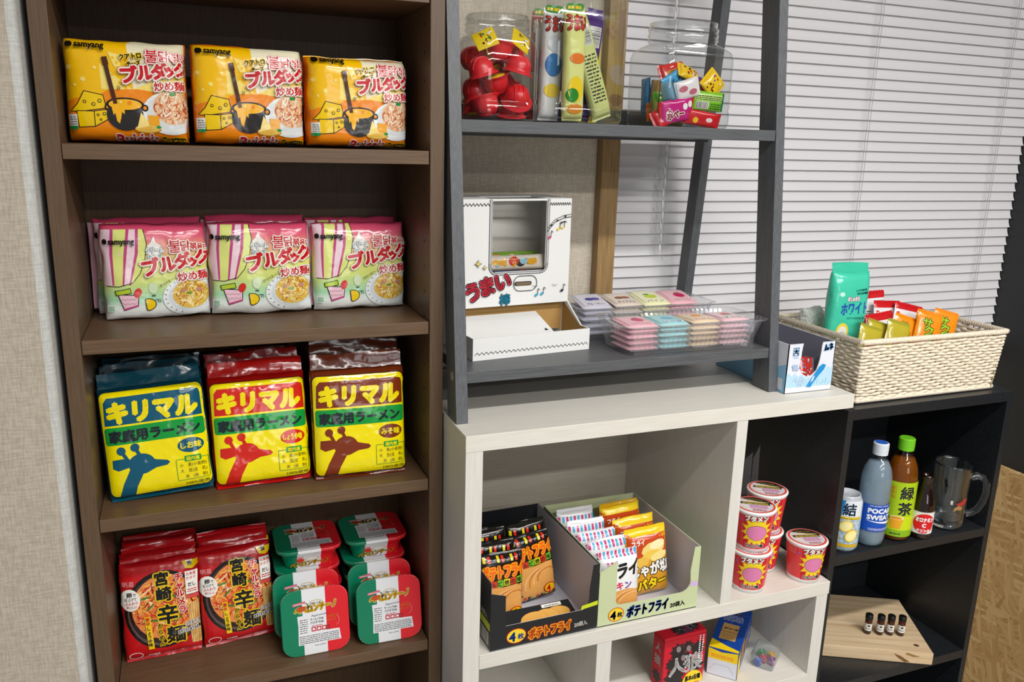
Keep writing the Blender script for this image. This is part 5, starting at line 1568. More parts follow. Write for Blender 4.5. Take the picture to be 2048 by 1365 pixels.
# ------------------------------------------------------------------ cut-open snack cartons
def display_carton(lab, loc, rz, W, D, H, bg, inner, cutpts, art, side_art=None):
    t = thing('snack_carton', lab, 'snack box', loc, rz)
    e = 0.0016
    m = Mb()
    m.box(0, W, 0, D, 0, e, inner)
    for x0, x1, xi in ((0, e, e), (W - e, W, W - e - 0.0004)):
        m.box(x0, x1, e, D, e, H, bg)
        m.box(xi, xi + 0.0004, e, D - e, e, H - 0.0003, inner)
    m.box(e, W - e, D - e, D, e, H, bg)
    out = [(0, 0), (W, 0), (W, H)] + cutpts + [(0, H * 0.86)]
    m.prism(out, lambda x, y, h: (x, e - h, y), e, bg)
    m.prism(out, lambda x, y, h: (x, e + 0.0004 - h, y), 0.0004, inner)
    m.build('carton', t)
    m = Mb(); art.bake(); art.lay(m, lambda x, y, h: (x, -h - 0.0003, y)); m.build('print', t)
    if side_art:
        m = Mb(); side_art.bake(); side_art.lay(m, lambda x, y, h: (-h - 0.0003, D - x, y)); m.build('side_print', t)
    return t
M_KB = flat('#1d1f22', 0.35, 0.4); M_GB = flat('#c3cda2', 0.45, 0.4)
KW, KD, KH = 0.2205, 0.285, 0.137
CARDW = flat('#e9e6df', 0.5); CORG = flat('#e8641e', 0.4); CYEL = flat('#f0d023', 0.4); CBLU = flat('#1f4fae', 0.4); CRED = flat('#c8281e', 0.4); CHIP = flat('#dba44a', 0.6); CHIP2 = flat('#c98c34', 0.6)
def corner(cx, cy, r, a0, a1, n=5):
    return [(cx + r * math.cos(a0 + (a1 - a0) * k / n), cy + r * math.sin(a0 + (a1 - a0) * k / n)) for k in range(n + 1)]
cutK = [(KW - 0.014, KH), (KW - 0.020, KH * 0.5)] + corner(KW - 0.045, 0.066, 0.02, 0, -PI / 2) + [(0.034, 0.046), (0.030, 0.050), (0.028, 0.108), (0.0, 0.108)]
cutK = [(KW - 0.012, KH), (KW - 0.018, 0.085)] + corner(KW - 0.038, 0.066, 0.020, 0, -PI / 2) + [(0.034, 0.046), (0.030, 0.052), (0.029, 0.1085)]
A = Art()
A.ell(0.052, 0.022, 0.020, 0.0155, CRED); A.ell(0.052, 0.022, 0.0185, 0.014, CYEL); A.text('4', 0.038, 0.012, 0.026, CBLU, 0.0012); A.text('枚', 0.055, 0.015, 0.013, CBLU, 0.0005)
A.text('ポテトフライ', 0.078, 0.010, 0.024, CORG, 0.0014, 0.03, 0.086, CYEL, 0.0024, CRED, 0.0038)
A.text('20袋入', 0.172, 0.014, 0.0105, CARDW, 0.0004, 0.02, 0.028)
A.lines(0.03, 0.19, 0.0475, 0.0485, 1, CARDW, 2, 0.6)
A.poly([(KW - 0.036, 0.048), (KW, 0.052), (KW, 0.061), (KW - 0.034, 0.056)], flat('#c7d420', 0.4))
S_ = Art(); S_.rect(KD - 0.06, KD - 0.002, 0.040, 0.055, flat('#c7d420', 0.4)); S_.bars(KD - 0.05, KD - 0.008, 0.008, 0.034, M_KB, CARDW, 5); S_.text('20袋入', KD - 0.05, 0.060, 0.012, CARDW, 0.0004)
bxK = display_carton('black open snack carton with orange lettering, full of chip bags', (0.6565, -0.1225, ZM + 0.0004), 0.02, KW, KD, KH, M_KB, M_IN, cutK, A, S_)
# the pushed-in front flap with its picture of round chips
m = Mb()
fl = lambda x, y, h: (x, 0.010 + y * 0.80 - h * 0.5, 0.004 + y * 0.42 + h * 0.85)
m.add([fl(0.034, 0, 0), (KW - 0.020, 0.010, 0.004), fl(KW - 0.030, 0.069, 0), fl(0.040, 0.069, 0)], [(0, 1, 2, 3)], M_KB)
m.add([fl(0.034, 0, -0.001), (KW - 0.020, 0.0105, 0.0032), fl(KW - 0.030, 0.069, -0.001), fl(0.040, 0.069, -0.001)], [(3, 2, 1, 0)], M_IN)
B = Art()
for cx, cy, r in ((0.158, 0.042, 0.026), (0.133, 0.040, 0.027), (0.108, 0.038, 0.028), (0.096, 0.024, 0.029)):
    B.ell(cx, cy, r * 1.04, r * 0.62, CHIP2, 0.05); B.ell(cx - 0.0005, cy + 0.0008, r, r * 0.58, CHIP, 0.05)
B.rect(0.130, 0.172, 0.059, 0.067, CARDW); B.lines(0.136, 0.168, 0.0615, 0.065, 1, M_KB, 4)
B.bake(); B.lay(m, lambda x, y, h: fl(x, y, h + 0.0004))
m.build('folded_flap', bxK)

GW, GD, GH = 0.2255, 0.272, 0.136
cutG = [(GW - 0.014, GH), (GW - 0.020, 0.085)] + corner(GW - 0.040, 0.062, 0.022, 0, -PI / 2) + corner(0.050, 0.052, 0.012, -PI / 2, -PI) + [(0.037, GH)]
A = Art()
A.ell(0.040, 0.021, 0.0175, 0.0150, CRED); A.ell(0.040, 0.021, 0.016, 0.0135, CYEL); A.text('4', 0.028, 0.011, 0.025, CBLU, 0.0012); A.text('枚', 0.043, 0.015, 0.012, CBLU, 0.0005)
A.text('ポテトフライ', 0.064, 0.010, 0.027, CBLU, 0.0016, 0.03, 0.092, skew=0.1)
A.text('20袋入', 0.163, 0.012, 0.012, M_KB, 0.0004, 0.02, 0.034)
S2 = Art(); S2.rect(GW - 0.018, GW - 0.0005, 0.050, 0.060, flat('#cdb0dc', 0.4)); S2.bake()
bxG = display_carton('pale green open snack carton with blue lettering, full of chip bags', (0.8795, -0.1175, ZM + 0.0004), 0.0, GW, GD, GH, M_GB, M_IN, cutG, A)
m = Mb(); S2.lay(m, lambda x, y, h: (x, -h - 0.0003, y)); m.build('lilac_stripe', bxG)
m = Mb(); m.add([(x, GD - 0.0016 - 0.0009, z) for x, z in ell(0.165, 0.105, 0.03, 0.022)], [tuple(range(28))], flat('#d3c79a', 0.6)); m.build('inner_print', bxG)

# chip bags
F_CHIP = film('#e0a258'); F_CHIPD = film('#c9762e')
def art_chip_k():
    A = Art(); H = 1.5
    A.rect(0, 1, 0, H, film('#15130f'))
    A.poly([(0, 0.02), (1, 0.02), (1, 0.80), (0.8, 0.83), (0.5, 0.80), (0.2, 0.83), (0, 0.78)], F_CHIP)
    for k in range(4):
        A.line(ell(0.62 + 0.05 * k, 0.35 + 0.04 * k, 0.42 - 0.06 * k, 0.36 - 0.05 * k, 14, 0.3, 0.2, 3.0), 0.03, F_CHIPD if k % 2 else film('#eebf80'))
    A.text('ポテトフライ', 0.02, 1.00, 0.33, film('#ee6a1c'), 0.022, 0.06, 0.98, YEL, 0.034, film('#a8200f'), 0.048)
    for k, ch in enumerate('カルビ焼の味'):
        A.rect(0.06 + 0.15 * k, 0.20 + 0.15 * k, 0.80 + 0.012 * k, 0.95 + 0.012 * k, film(('#d8d21c', '#d23a1c', '#6fb42a')[k % 3]))
        A.text(ch, 0.075 + 0.15 * k, 0.825 + 0.012 * k, 0.115, BLK, 0.004)
    for k in range(9):
        A.rect(0.04 + 0.106 * k, 0.10 + 0.106 * k, 1.38, 1.50, film(('#d8c81c', '#d2281c', '#15130f')[k % 3]))
        A.rect(0.04 + 0.106 * k, 0.10 + 0.106 * k, 0.0, 0.10, film(('#d8c81c', '#d2281c', '#15130f')[k % 3]))
    A.ell(0.80, 0.20, 0.15, 0.12, RED); A.ell(0.80, 0.20, 0.13, 0.10, YEL); A.text('4', 0.72, 0.12, 0.2, RED, 0.012)
    return A.bake((0, 1, 0, H), 14, 16)
def art_chip_w():
    A = Art(); H = 1.5
    A.rect(0, 1, 0, H, film('#e9eaec'))
    A.poly([(0, 0.02), (1, 0.02), (1, 0.50), (0.7, 0.58), (0.4, 0.56), (0, 0.42)], F_CHIP)
    for k in range(3):
        A.line(ell(0.62 + 0.05 * k, 0.22 + 0.03 * k, 0.42 - 0.07 * k, 0.28 - 0.05 * k, 14, 0.3, 0.2, 3.0), 0.03, F_CHIPD if k % 2 else film('#eebf80'))
    A.text('フライ', 0.10, 0.84, 0.40, BLK, 0.020, 0.10, 0.85, skew=0.2)
    for k, ch in enumerate('チキン'):
        A.text(ch, 0.18 + 0.22 * k, 0.60, 0.20, film(('#2f9a3a', '#d22a5a', '#6a3aa0')[k]), 0.010, 0.08, None, WHT, 0.016)
    A.text('うまみ', 0.16, 1.20, 0.09, film('#c22a6a'), 0.004, 0, 0.28)
    for k in range(10):
        A.rect(0.02 + 0.1 * k, 0.07 + 0.1 * k, 1.36, 1.50, film(('#d23a7a', '#4ab0dc')[k % 2])); A.rect(0.02 + 0.1 * k, 0.07 + 0.1 * k, 0.0, 0.06, film(('#d23a7a', '#4ab0dc')[k % 2]))
    return A.bake((0, 1, 0, H), 14, 16)
def art_chip_y():
    A = Art(); H = 1.5
    A.rect(0, 1, 0, H, film('#e09a1c')); A.poly([(0, 0.85), (1, 0.85), (1, 1.40), (0, 1.40)], film('#c2471a')); A.rect(0, 1, 1.34, H, film('#e8c81e'))
    A.poly([(0, 0.02), (1, 0.02), (1, 0.9), (0.6, 1.0), (0, 0.7)], film('#d89a2a'))
    for cx, cy, rx, ry, c in ((0.62, 1.02, 0.30, 0.16, '#ecd27c'), (0.72, 1.10, 0.20, 0.10, '#f6e6b4'), (0.55, 0.90, 0.22, 0.10, '#e8c452'), (0.74, 0.84, 0.22, 0.10, '#f0d98c'), (0.3, 0.75, 0.2, 0.12, '#e4b84a')):
        A.ell(cx, cy, rx, ry, film(c), 0.2, 10)
    A.text('フライ', 0.12, 1.14, 0.13, WHT, 0.005, 0.03, 0.30)
    A.text('じゃが塩', 0.08, 0.44, 0.30, WHT, 0.014, 0.06, 0.9, BLK, 0.034)
    A.text('バター', 0.20, 0.12, 0.27, film('#f2d21e'), 0.014, 0.08, 0.70, BLK, 0.034)
    return A.bake((0, 1, 0, H), 14, 16)
CK, CW_, CY_ = art_chip_k(), art_chip_w(), art_chip_y()
def chips(loc, lean, rz, ry, art, body, lab, grp, seed, W_=0.088, H_=0.126, T_=0.024, endm=None):
    return pack('chip_bag', lab, 'chip bag', W_, H_, T_, art, body, loc, rz, lean, ry, grp, seed, (4, 6), (0.5, 0.5), top=(0.008, endm or body, 0.1, 0.0015), bottom=(0.006, endm or body, 0.0, 0.001), amp=0.0016, n=20)
KG = 'chip bags in the black carton'; FK = film('#15130f'); FW = film('#e9eaec'); FY = film('#e3b21e')
kx, ky = 0.6565, -0.1225
zk = ZM + 0.0026
chips((kx + 0.053, ky + 0.084, zk), 0.10, 0.02, 0.02, CK, FK, 'black-topped chip bag in front at the left in the black carton', KG, 140, H_=0.130)
chips((kx + 0.052, ky + 0.126, zk), 0.10, 0.02, 0.02, CK, FK, 'black-topped chip bag second in the left row of the black carton', KG, 141, H_=0.136)
chips((kx + 0.052, ky + 0.168, zk), 0.10, 0.02, 0.0, CK, FK, 'black-topped chip bag third in the left row of the black carton', KG, 142, H_=0.142)
chips((kx + 0.149, ky + 0.130, zk), 0.14, 0.06, -0.12, CK, FK, 'black-topped chip bag in front of the right row, seen whole', KG, 143, H_=0.132)
chips((kx + 0.152, ky + 0.178, zk), 0.12, 0.03, -0.05, CK, FK, 'black-topped chip bag behind the whole one in the right row', KG, 144, H_=0.138)
gx, gy = 0.8795, -0.1175
GG = 'chip bags in the green carton'
for k, (dy, hh, lab) in enumerate(((0.030, 0.120, 'white striped chip bag in front in the left row of the green carton'), (0.072, 0.128, 'white striped chip bag second in the left row of the green carton'),
                                   (0.112, 0.128, 'white striped chip bag third in the left row of the green carton'), (0.154, 0.132, 'white striped chip bag fourth in the left row of the green carton'), (0.200, 0.138, 'white striped chip bag rearmost in the left row of the green carton'))):
    chips((gx + 0.062 - 0.003 * k, gy + dy, ZM + 0.0026), 0.10, 0.0, -0.02, CW_, FW, lab, GG, 150 + k, H_=hh, T_=0.024, W_=0.086)
for k, (dy, hh, lab) in enumerate(((0.074, 0.130, 'yellow and orange chip bag in front in the right row of the green carton'), (0.122, 0.134, 'yellow and orange chip bag second in the right row of the green carton'), (0.182, 0.142, 'yellow and orange chip bag rearmost in the right row of the green carton'))):
    chips((gx + 0.156, gy + dy, ZM + 0.0026), 0.14, -0.02, -0.06, CY_, FY, lab, GG, 160 + k, H_=hh, T_=0.030, W_=0.094)

# ------------------------------------------------------------------ red instant noodle cups
M_CUPR = flat('#e03c40', 0.28, 0.5); M_CUPW = flat('#eceaea', 0.3, 0.5); M_PIG = flat('#dd7fae', 0.35)
def art_cup():
    A = Art()
    A.rect(-0.024, 0.030, 0.008, 0.076, flat('#c8202a', 0.3))
    A.poly(star(0.003, 0.042, 0.039, 0.025, 14, 0.1, 0.85), CYEL)
    A.rect(-0.024, 0.030, 0.003, 0.013, flat('#d42430', 0.3))
    A.ell(0.003, 0.040, 0.0210, 0.0175, M_INK); A.ell(0.003, 0.040, 0.0203, 0.0168, M_PIG)
    A.text('ブタメン', -0.021, 0.0665, 0.014, CARDW, 0.0009, 0.05, 0.043, M_INK, 0.0018)
    A.text('とんこつ味', -0.018, 0.0065, 0.009, M_INK, 0.0006, 0.02, 0.038, CARDW, 0.0013)
    A.line(rrect(-0.056, -0.038, 0.062, 0.076, 0.001), 0.0008, flat('#f0a8a0', 0.4), True); A.lines(-0.054, -0.040, 0.064, 0.074, 4, flat('#f0a8a0', 0.4), 3, 0.3)
    A.poly(star(-0.030, 0.066, 0.005, 0.002, 5, PI / 2), flat('#b060b0', 0.4))
    return A.bake((-0.06, 0.04, 0.0, 0.08), 24, 4)
def art_cup_lid():
    A = Art()
    A.ell(0, 0, 0.0405, 0.0405, flat('#dd4428', 0.35)); A.ell(0, 0, 0.0365, 0.0365, flat('#d8cfd6', 0.35))
    A.poly(ell(0, 0, 0.0365, 0.0365, 16, 0, 0.2, PI * 0.75), M_INK)
    A.text('ブタメン', -0.014, 0.020, 0.010, CYEL, 0.0006, 0.0, 0.030); A.lines(-0.02, 0.028, 0.013, 0.018, 1, CYEL, 4)
    A.rect(-0.030, 0.030, 0.0, 0.010, M_INK); A.lines(-0.026, 0.027, 0.0015, 0.009, 2, CYEL, 9, 0.5)
    A.poly(rrect(-0.012, 0.024, -0.018, -0.002, 0.003), flat('#cc9ab8', 0.35)); A.poly([(-0.034, -0.010), (-0.016, -0.032), (-0.012, -0.018), (-0.020, -0.002)], flat('#e2d8d2', 0.35))
    A.lines(-0.008, 0.02, -0.032, -0.021, 3, flat('#c2404a', 0.4), 6, 0.45)
    return A.bake()
ACUP, ALID = art_cup(), art_cup_lid()
R0, R1, CH = 0.0340, 0.0425, 0.094
def cup_r(z):
    return R0 + (R1 - R0) * min(1, z / 0.088)
def noodle_cup(loc, ang, lab):
    t = thing('noodle_cup', lab, 'noodle cup', loc, ang, 0, 'red instant noodle cups')
    m = Mb()
    m.lathe([(0.001, 0.004), (R0 - 0.004, 0.004), (R0 - 0.003, 0.0), (R0, 0.0), (cup_r(0.010), 0.010)], M_CUPW, 40)
    m.lathe([(cup_r(0.010), 0.010), (cup_r(0.084), 0.084)], M_CUPR, 40)
    m.build('cup', t)
    m = Mb()
    F = lambda x, y, h: (lambda r, a: (r * math.sin(a), -r * math.cos(a), y + 0.006))(cup_r(y + 0.006) + h + 0.0003, x / 0.038)
    ACUP.lay(m, F, True); m.build('print', t)
    m = Mb(); m.lathe([(cup_r(0.084), 0.084), (R1 + 0.0005, 0.086), (R1 + 0.002, 0.089), (R1 + 0.002, 0.091), (R1 - 0.001, 0.0925)], M_CUPW, 40); m.build('rim', t)
    m = Mb(); m.lathe([(R1 - 0.001, 0.0926), (0.001, 0.0926)], M_CUPW, 40, smooth=False); ALID.lay(m, lambda x, y, h: (x, y, 0.0928 + h)); m.build('lid', t)
    return t
ca = lambda x, y: math.atan2(y + 1.372, x - 0.1843) - PI / 2       # a cup turned to face the room corner
for x, y, z, lab in ((1.2595, -0.080, 0, 'red noodle cup at the bottom of the stack beside the white divider'), (1.2600, -0.079, CH, 'red noodle cup on top of the stack beside the white divider'),
                     (1.3385, -0.018, 0, 'red noodle cup at the bottom of the stack further back'), (1.3390, -0.018, CH, 'red noodle cup on top of the stack further back'),
                     (1.4020, -0.0865, 0, 'red noodle cup standing alone at the open end of the white shelf')):
    noodle_cup((x, y, ZM + 0.0003 + z), ca(x, y) + (0.5 if 'alone' in lab else 0.15), lab)
# clear wrapper scraps behind the cups
m = Mb()
rnd = random.Random(9)
for k in range(5):
    x = 1.262 + k * 0.023
    v = [(x, 0.060, 0), (x + 0.030, 0.063, 0), (x + 0.022 + rnd.uniform(-0.006, 0.006), 0.066, 0.235 + rnd.uniform(0, 0.03)), (x + 0.004, 0.062, 0.225)]
    m.add(v, [(0, 1, 2, 3)], CLR)
o = m.build('plastic_wrap'); o.location = (0, 0, ZM + 0.0004)
tag(o, 'crumpled clear plastic wrap standing behind the stacked noodle cups', 'plastic wrap', None, 'stuff')

# ------------------------------------------------------------------ lower compartment: games
G_R = flat('#c8102a', 0.4, 0.4); G_K = flat('#231f22', 0.4, 0.4); G_W = flat('#eceaea', 0.4); G_P = flat('#5a2a4a', 0.4)
gm = thing('card_game_box', 'red and black card game box standing in the lower white compartment', 'game box', (1.0705, -0.070, ZL + 0.0004), 0.04)
GX, GY, GZ = 0.1065, 0.042, 0.126
m = Mb(); m.bbox(0, GX, 0, GY, 0, GZ - 0.008, G_R, 0.0012); m.build('box_body', gm)
m = Mb(); m.bbox(0.0004, GX - 0.0004, 0.0004, GY - 0.0004, GZ - 0.0078, GZ, G_R, 0.0012); m.build('lid_flap', gm)
A = Art()
for cx, cy, rx, ry, r in ((0.035, 0.088, 0.020, 0.022, 0.3), (0.060, 0.095, 0.014, 0.020, -0.2), (0.086, 0.085, 0.018, 0.030, 0.2), (0.022, 0.060, 0.016, 0.024, 0), (0.052, 0.062, 0.024, 0.020, 0.4), (0.085, 0.045, 0.020, 0.030, 0), (0.03, 0.025, 0.026, 0.022, 0.2)):
    A.poly(star(cx, cy, rx * 1.1, rx * 0.75, 9, r, 1.0), G_K)
for cx, cy in ((0.036, 0.094), (0.062, 0.090), (0.05, 0.07)):
    A.ell(cx, cy, 0.006, 0.008, flat('#8a7a7c', 0.5), 0.3, 10)
A.text('人', 0.016, 0.034, 0.044, G_W, 0.0014, 0.1); A.text('狼', 0.056, 0.036, 0.046, G_W, 0.0014, 0.05); A.text('の', 0.050, 0.052, 0.009, G_W, 0.0004)
A.ell(0.078, 0.006, 0.026, 0.027, CYEL); A.text('基本6役職', 0.058, 0.010, 0.014, G_K, 0.0006, 0, 0.04); A.lines(0.060, 0.095, -0.0, 0.006, 1, G_R, 3)
A.lines(0.088, 0.092, 0.060, 0.118, 12, G_W, 6, 0.6); A.lines(0.096, 0.100, 0.050, 0.118, 12, G_W, 7, 0.6)
m = Mb(); A.bake((0.001, GX - 0.001, 0.001, GZ - 0.001)); A.lay(m, lambda x, y, h: (x, -h - 0.0003, y)); m.build('front_print', gm); m = Mb()
B = Art(); B.poly([(0.03, 0.002), (0.075, 0.004), (0.105, 0.03), (0.095, 0.040), (0.05, 0.036)], G_P); B.poly(star(0.045, 0.02, 0.018, 0.012, 9), G_K); B.poly(star(0.085, 0.022, 0.016, 0.011, 9), G_K)
B.text('人', 0.038, 0.010, 0.022, G_W, 0.0008, 0.2); B.text('狼', 0.072, 0.014, 0.020, G_W, 0.0008, 0.1)
B.bake((0.001, GX - 0.001, 0.001, GY - 0.001)); B.lay(m, lambda x, y, h: (x, y, GZ + 0.0003 + h)); m.build('top_print', gm); m = Mb()
S_ = Art(); S_.text('人', 0.010, 0.086, 0.022, G_W, 0.0006); S_.text('狼', 0.009, 0.056, 0.024, G_W, 0.0006); S_.poly(star(0.02, 0.025, 0.018, 0.010, 8), G_K)
S_.bake((0.001, GY - 0.001, 0.001, GZ - 0.001)); S_.lay(m, lambda x, y, h: (-h - 0.0003, GY - x, y))
m.build('side_print', gm)

# blue and yellow block-tower box lying on its side
T_B = flat('#12439c', 0.35, 0.4); T_Y = flat('#f2cf12', 0.4); T_W = flat('#d9dce6', 0.4); T_T = flat('#c39a5e', 0.5); T_TD = flat('#8a6434', 0.5)
AX = math.radians(-46)
tw = thing('block_game_box', 'blue and yellow wooden block game box lying behind the red game box', 'game box', (1.2000, -0.046, ZL + 0.0004), AX)
TW, TL_, TH_ = 0.066, 0.188, 0.066
m = Mb(); m.bbox(0, TW, 0, TL_, 0, TH_, T_B, 0.001); m.build('box_body', tw)
m = Mb()
A = Art(); A.rect(0.001, TW - 0.001, 0.001, 0.040, T_W); A.poly([(0.001, 0.040), (TW - 0.001, 0.040), (TW - 0.001, TH_ - 0.001), (0.030, TH_ - 0.006), (0.001, TH_ - 0.001)], T_Y); A.lines(0.008, 0.056, 0.045, 0.054, 2, flat('#e8742a', 0.4), 4, 0.5)
A.line([(0.006, 0.012), (0.016, 0.028), (0.048, 0.028), (0.058, 0.012)], 0.0007, flat('#aab0c0', 0.4))
A.bake(); A.lay(m, lambda x, y, h: (x, -0.0003 - h, y)); m.build('end_print', tw); m = Mb()
B = Art(); B.poly([(0.001, 0.001), (TW - 0.001, 0.001), (TW - 0.001, 0.010), (0.035, 0.020), (0.001, 0.036)], T_Y)
B.rect(0.014, 0.050, 0.042, 0.110, T_T); B.rect(0.014, 0.050, 0.074, 0.077, T_TD)
for k in range(4):
    B.text('タワー'[k % 3], 0.017 + 0.008 * k, 0.085, 0.011, T_TD, 0.0004); B.lines(0.017, 0.047, 0.048 + 0.006 * k, 0.051 + 0.006 * k, 1, T_TD, k + 2, 0.5)
B.lines(0.010, 0.054, 0.122, 0.150, 5, T_W, 5, 0.3); B.text('ブロックタワー', 0.008, 0.152, 0.012, flat('#e8b060', 0.4), 0.0005, 0, 0.048)
for k in range(14):
    r_ = random.Random(k); B.ell(r_.uniform(0.004, TW - 0.004), r_.uniform(0.045, 0.165), 0.0009, 0.0009, T_W, 0, 6)
B.bake(); B.lay(m, lambda x, y, h: (x, y, TH_ + 0.0003 + h)); m.build('top_print', tw); m = Mb()
C_ = Art(); C_.poly([(0.0, 0.002), (0.035, 0.002), (0.03, 0.06), (0.0, 0.05)], T_Y); C_.rect(0.045, 0.085, 0.012, 0.058, T_T)
for k in range(5):
    C_.rect(0.045, 0.085, 0.018 + 0.008 * k, 0.0195 + 0.008 * k, T_TD)
C_.rect(0.095, 0.115, 0.010, 0.045, T_T); C_.lines(0.12, 0.16, 0.012, 0.05, 6, T_W, 4, 0.4)
C_.bake(); C_.lay(m, lambda x, y, h: (TW + 0.0003 + h, x, y))
m.build('side_print', tw)

# clear box of coloured dice
db = thing('dice_box', 'small clear plastic box of coloured dice beside the block game box', 'dice box', (1.3085, -0.058, ZL + 0.0004), math.radians(-52))
DX, DY_, DZ = 0.052, 0.070, 0.028
M_FROST = clear('frosted_plastic', '#eef2f2', 0.8, 0.12, 0.06, 0.10)
mm = loft_mesh([(DX - 0.006, DY_ - 0.006, 0.004, 0.0005), (DX - 0.004, DY_ - 0.004, 0.005, 0.003), (DX, DY_, 0.006, DZ)], M_FROST)
mm.v = [(x + DX / 2, y + DY_ / 2, z) for x, y, z in mm.v]; mm.build('tray', db)
mm = loft_mesh([(DX + 0.002, DY_ + 0.002, 0.007, DZ - 0.006), (DX + 0.002, DY_ + 0.002, 0.007, DZ + 0.001), (DX - 0.002, DY_ - 0.002, 0.006, DZ + 0.002)], M_FROST, False, True)
mm.v = [(x + DX / 2, y + DY_ / 2, z) for x, y, z in mm.v]; mm.build('lid', db)
c, s_ = math.cos(math.radians(-52)), math.sin(math.radians(-52))
die0 = None
for colr, x, y, r, lab in (('#1c8a4c', 0.013, 0.050, 0.3, 'green die in the clear box'), ('#e3a91c', 0.035, 0.052, 0.1, 'yellow die in the clear box'), ('#c2184c', 0.022, 0.030, 0.5, 'crimson die in the clear box'),
                        ('#8a2a8a', 0.041, 0.032, 0.2, 'purple die in the clear box'), ('#1f55c0', 0.014, 0.013, 0.4, 'blue die in the clear box')):
    md = flat(colr, 0.3, 0.5)
    m = Mb(); m.bbox(-0.0075, 0.0075, -0.0075, 0.0075, 0, 0.015, md, 0.0022)
    for px, py in ((0, 0), (-0.004, -0.004), (0.004, 0.004)):
        m.add([(px + 0.0014 * math.cos(a), py + 0.0014 * math.sin(a), 0.01505) for a in [PI / 4 * k for k in range(8)]], [tuple(range(8))], CARDW)
    for px, pz in ((0, 0.0075), (0.004, 0.0035), (-0.004, 0.0115)):
        m.add([(px + 0.0014 * math.cos(a), -0.00755, pz + 0.0014 * math.sin(a)) for a in [PI / 4 * k for k in range(8)]], [tuple(range(8))], CARDW)
    o = m.build('die'); o.location = (1.3085 + x * c - y * s_, -0.058 + x * s_ + y * c, ZL + 0.0014); o.rotation_euler = (0, 0, r)
    tag(o, lab, 'die', 'coloured dice in the clear box')
# ================================================================== in the black unit
face = lambda x, y: math.atan2(y + 1.372, x - 0.1843) - PI / 2
def wrap(art, m, rfun, z0=0.0, off=0.0004):
    art.lay(m, lambda x, y, h: (lambda r: (r * math.sin(x / r), -r * math.cos(x / r), y + z0))(rfun(y + z0) + h * 0.6 + off), True)

# ------------------------------------------------------------------ lemon drink can
M_AL = flat('#b9bec4', 0.25, 0.8)
can = thing('drink_can', 'blue and silver lemon drink can at the left end of the bottle row', 'can', (1.5150, -0.0740, ZBM + 0.0004), face(1.515, -0.074) - 0.35)
RC, HC = 0.0325, 0.131
m = Mb(); m.lathe([(0.001, 0.003), (0.022, 0.001), (0.026, 0.0), (RC - 0.001, 0.008), (RC, 0.014), (RC, HC - 0.018), (RC - 0.002, HC - 0.012)], speckle('silver_blue_can', [(0.35, '#7fa2bc'), (0.65, '#c6d3dc')], 120, 0.25), 40); m.build('body', can)
m = Mb(); m.lathe([(RC - 0.002, HC - 0.012), (RC - 0.006, HC - 0.003), (RC - 0.006, HC), (RC - 0.008, HC), (RC - 0.009, HC - 0.005), (0.001, HC - 0.005)], M_AL, 40)
m.bbox(-0.006, 0.006, -0.016, 0.002, HC - 0.0048, HC - 0.0036, M_AL, 0.0004); m.build('top', can)
A = Art()
A.rect(-0.05, 0.05, 0.075, 0.112, flat('#2f86c4', 0.3)); A.poly([(0.004, 0.075), (0.05, 0.075), (0.05, 0.112), (0.010, 0.112)], flat('#dfe6ea', 0.3))
A.text('氷', -0.034, 0.080, 0.031, flat('#f2f4f6', 0.3), 0.001); A.text('結', 0.006, 0.080, 0.030, flat('#15324e', 0.3), 0.001)
A.rect(-0.05, 0.05, 0.068, 0.074, CYEL); A.lines(-0.045, 0.045, 0.0695, 0.0730, 1, M_INK, 5)
for cx, cy, r_ in ((0.016, 0.052, 0.4), (-0.012, 0.022, -0.2), (0.030, 0.030, 0.8)):
    A.ell(cx, cy, 0.016, 0.013, flat('#e8c02a', 0.3), r_); A.ell(cx, cy, 0.0135, 0.0108, flat('#f4e79a', 0.3), r_); A.line([(cx - 0.010, cy - 0.004), (cx + 0.010, cy + 0.004)], 0.0012, flat('#f8f4dc', 0.3))
A.rect(-0.05, 0.05, 0.002, 0.010, flat('#c9a42a', 0.3))
A.bake((-0.05, 0.05, 0.0, 0.12), 24, 4)
m = Mb(); wrap(A, m, lambda z: RC, 0.012); m.build('print', can)

# ------------------------------------------------------------------ PET bottles
def bottle(name, lab, loc, prof, mat, liquid, liq_top, cap, neck_z):
    t = thing(name, lab, 'bottle', loc, face(loc[0], loc[1]) + (0.42 if liquid is WATER else 0.1))
    m = Mb(); m.lathe(prof, mat, 48); m.build('bottle', t)
    if liquid is not None:
        lp = [(0.0008, 0.0035)] + [(max(0.0008, r - 0.0012), z + (0.0012 if k == 0 else 0)) for k, (r, z) in enumerate(prof) if z <= liq_top and r > 0.002]
        m = Mb(); m.lathe(lp + [(0.0008, lp[-1][1])], liquid, 48); m.build('drink', t)
    return t
def cap_mesh(t, z, r, h, col, topcol=None):
    mc = flat(col, 0.4, 0.4)
    m = Mb()
    n = 72; v = []; f = []
    prof = [(r, 0.0), (r, h * 0.22), (r * 0.985, h * 0.25), (r, h * 0.3), (r, h - 0.002), (r - 0.002, h)]
    for i, (rr, zz) in enumerate(prof):
        for k in range(n):
            a = 2 * PI * k / n
            q = rr * (1 + (0.014 if k % 2 and 2 < i < 5 else 0))
            v.append((q * math.cos(a), q * math.sin(a), z + zz))
    f = [(i * n + k, i * n + (k + 1) % n, (i + 1) * n + (k + 1) % n, (i + 1) * n + k) for i in range(len(prof) - 1) for k in range(n)]
    m.add(v, f, mc, False); m.add(v[-n:], [tuple(range(n))], mc)
    if topcol:
        m.lathe([(r * 0.82, z + h + 0.0003), (0.0005, z + h + 0.0003)], flat(topcol, 0.4), 32, smooth=False)
    m.build('cap', t)['label'] = 'white ribbed cap with a blue top' if topcol else 'bright green ribbed cap'
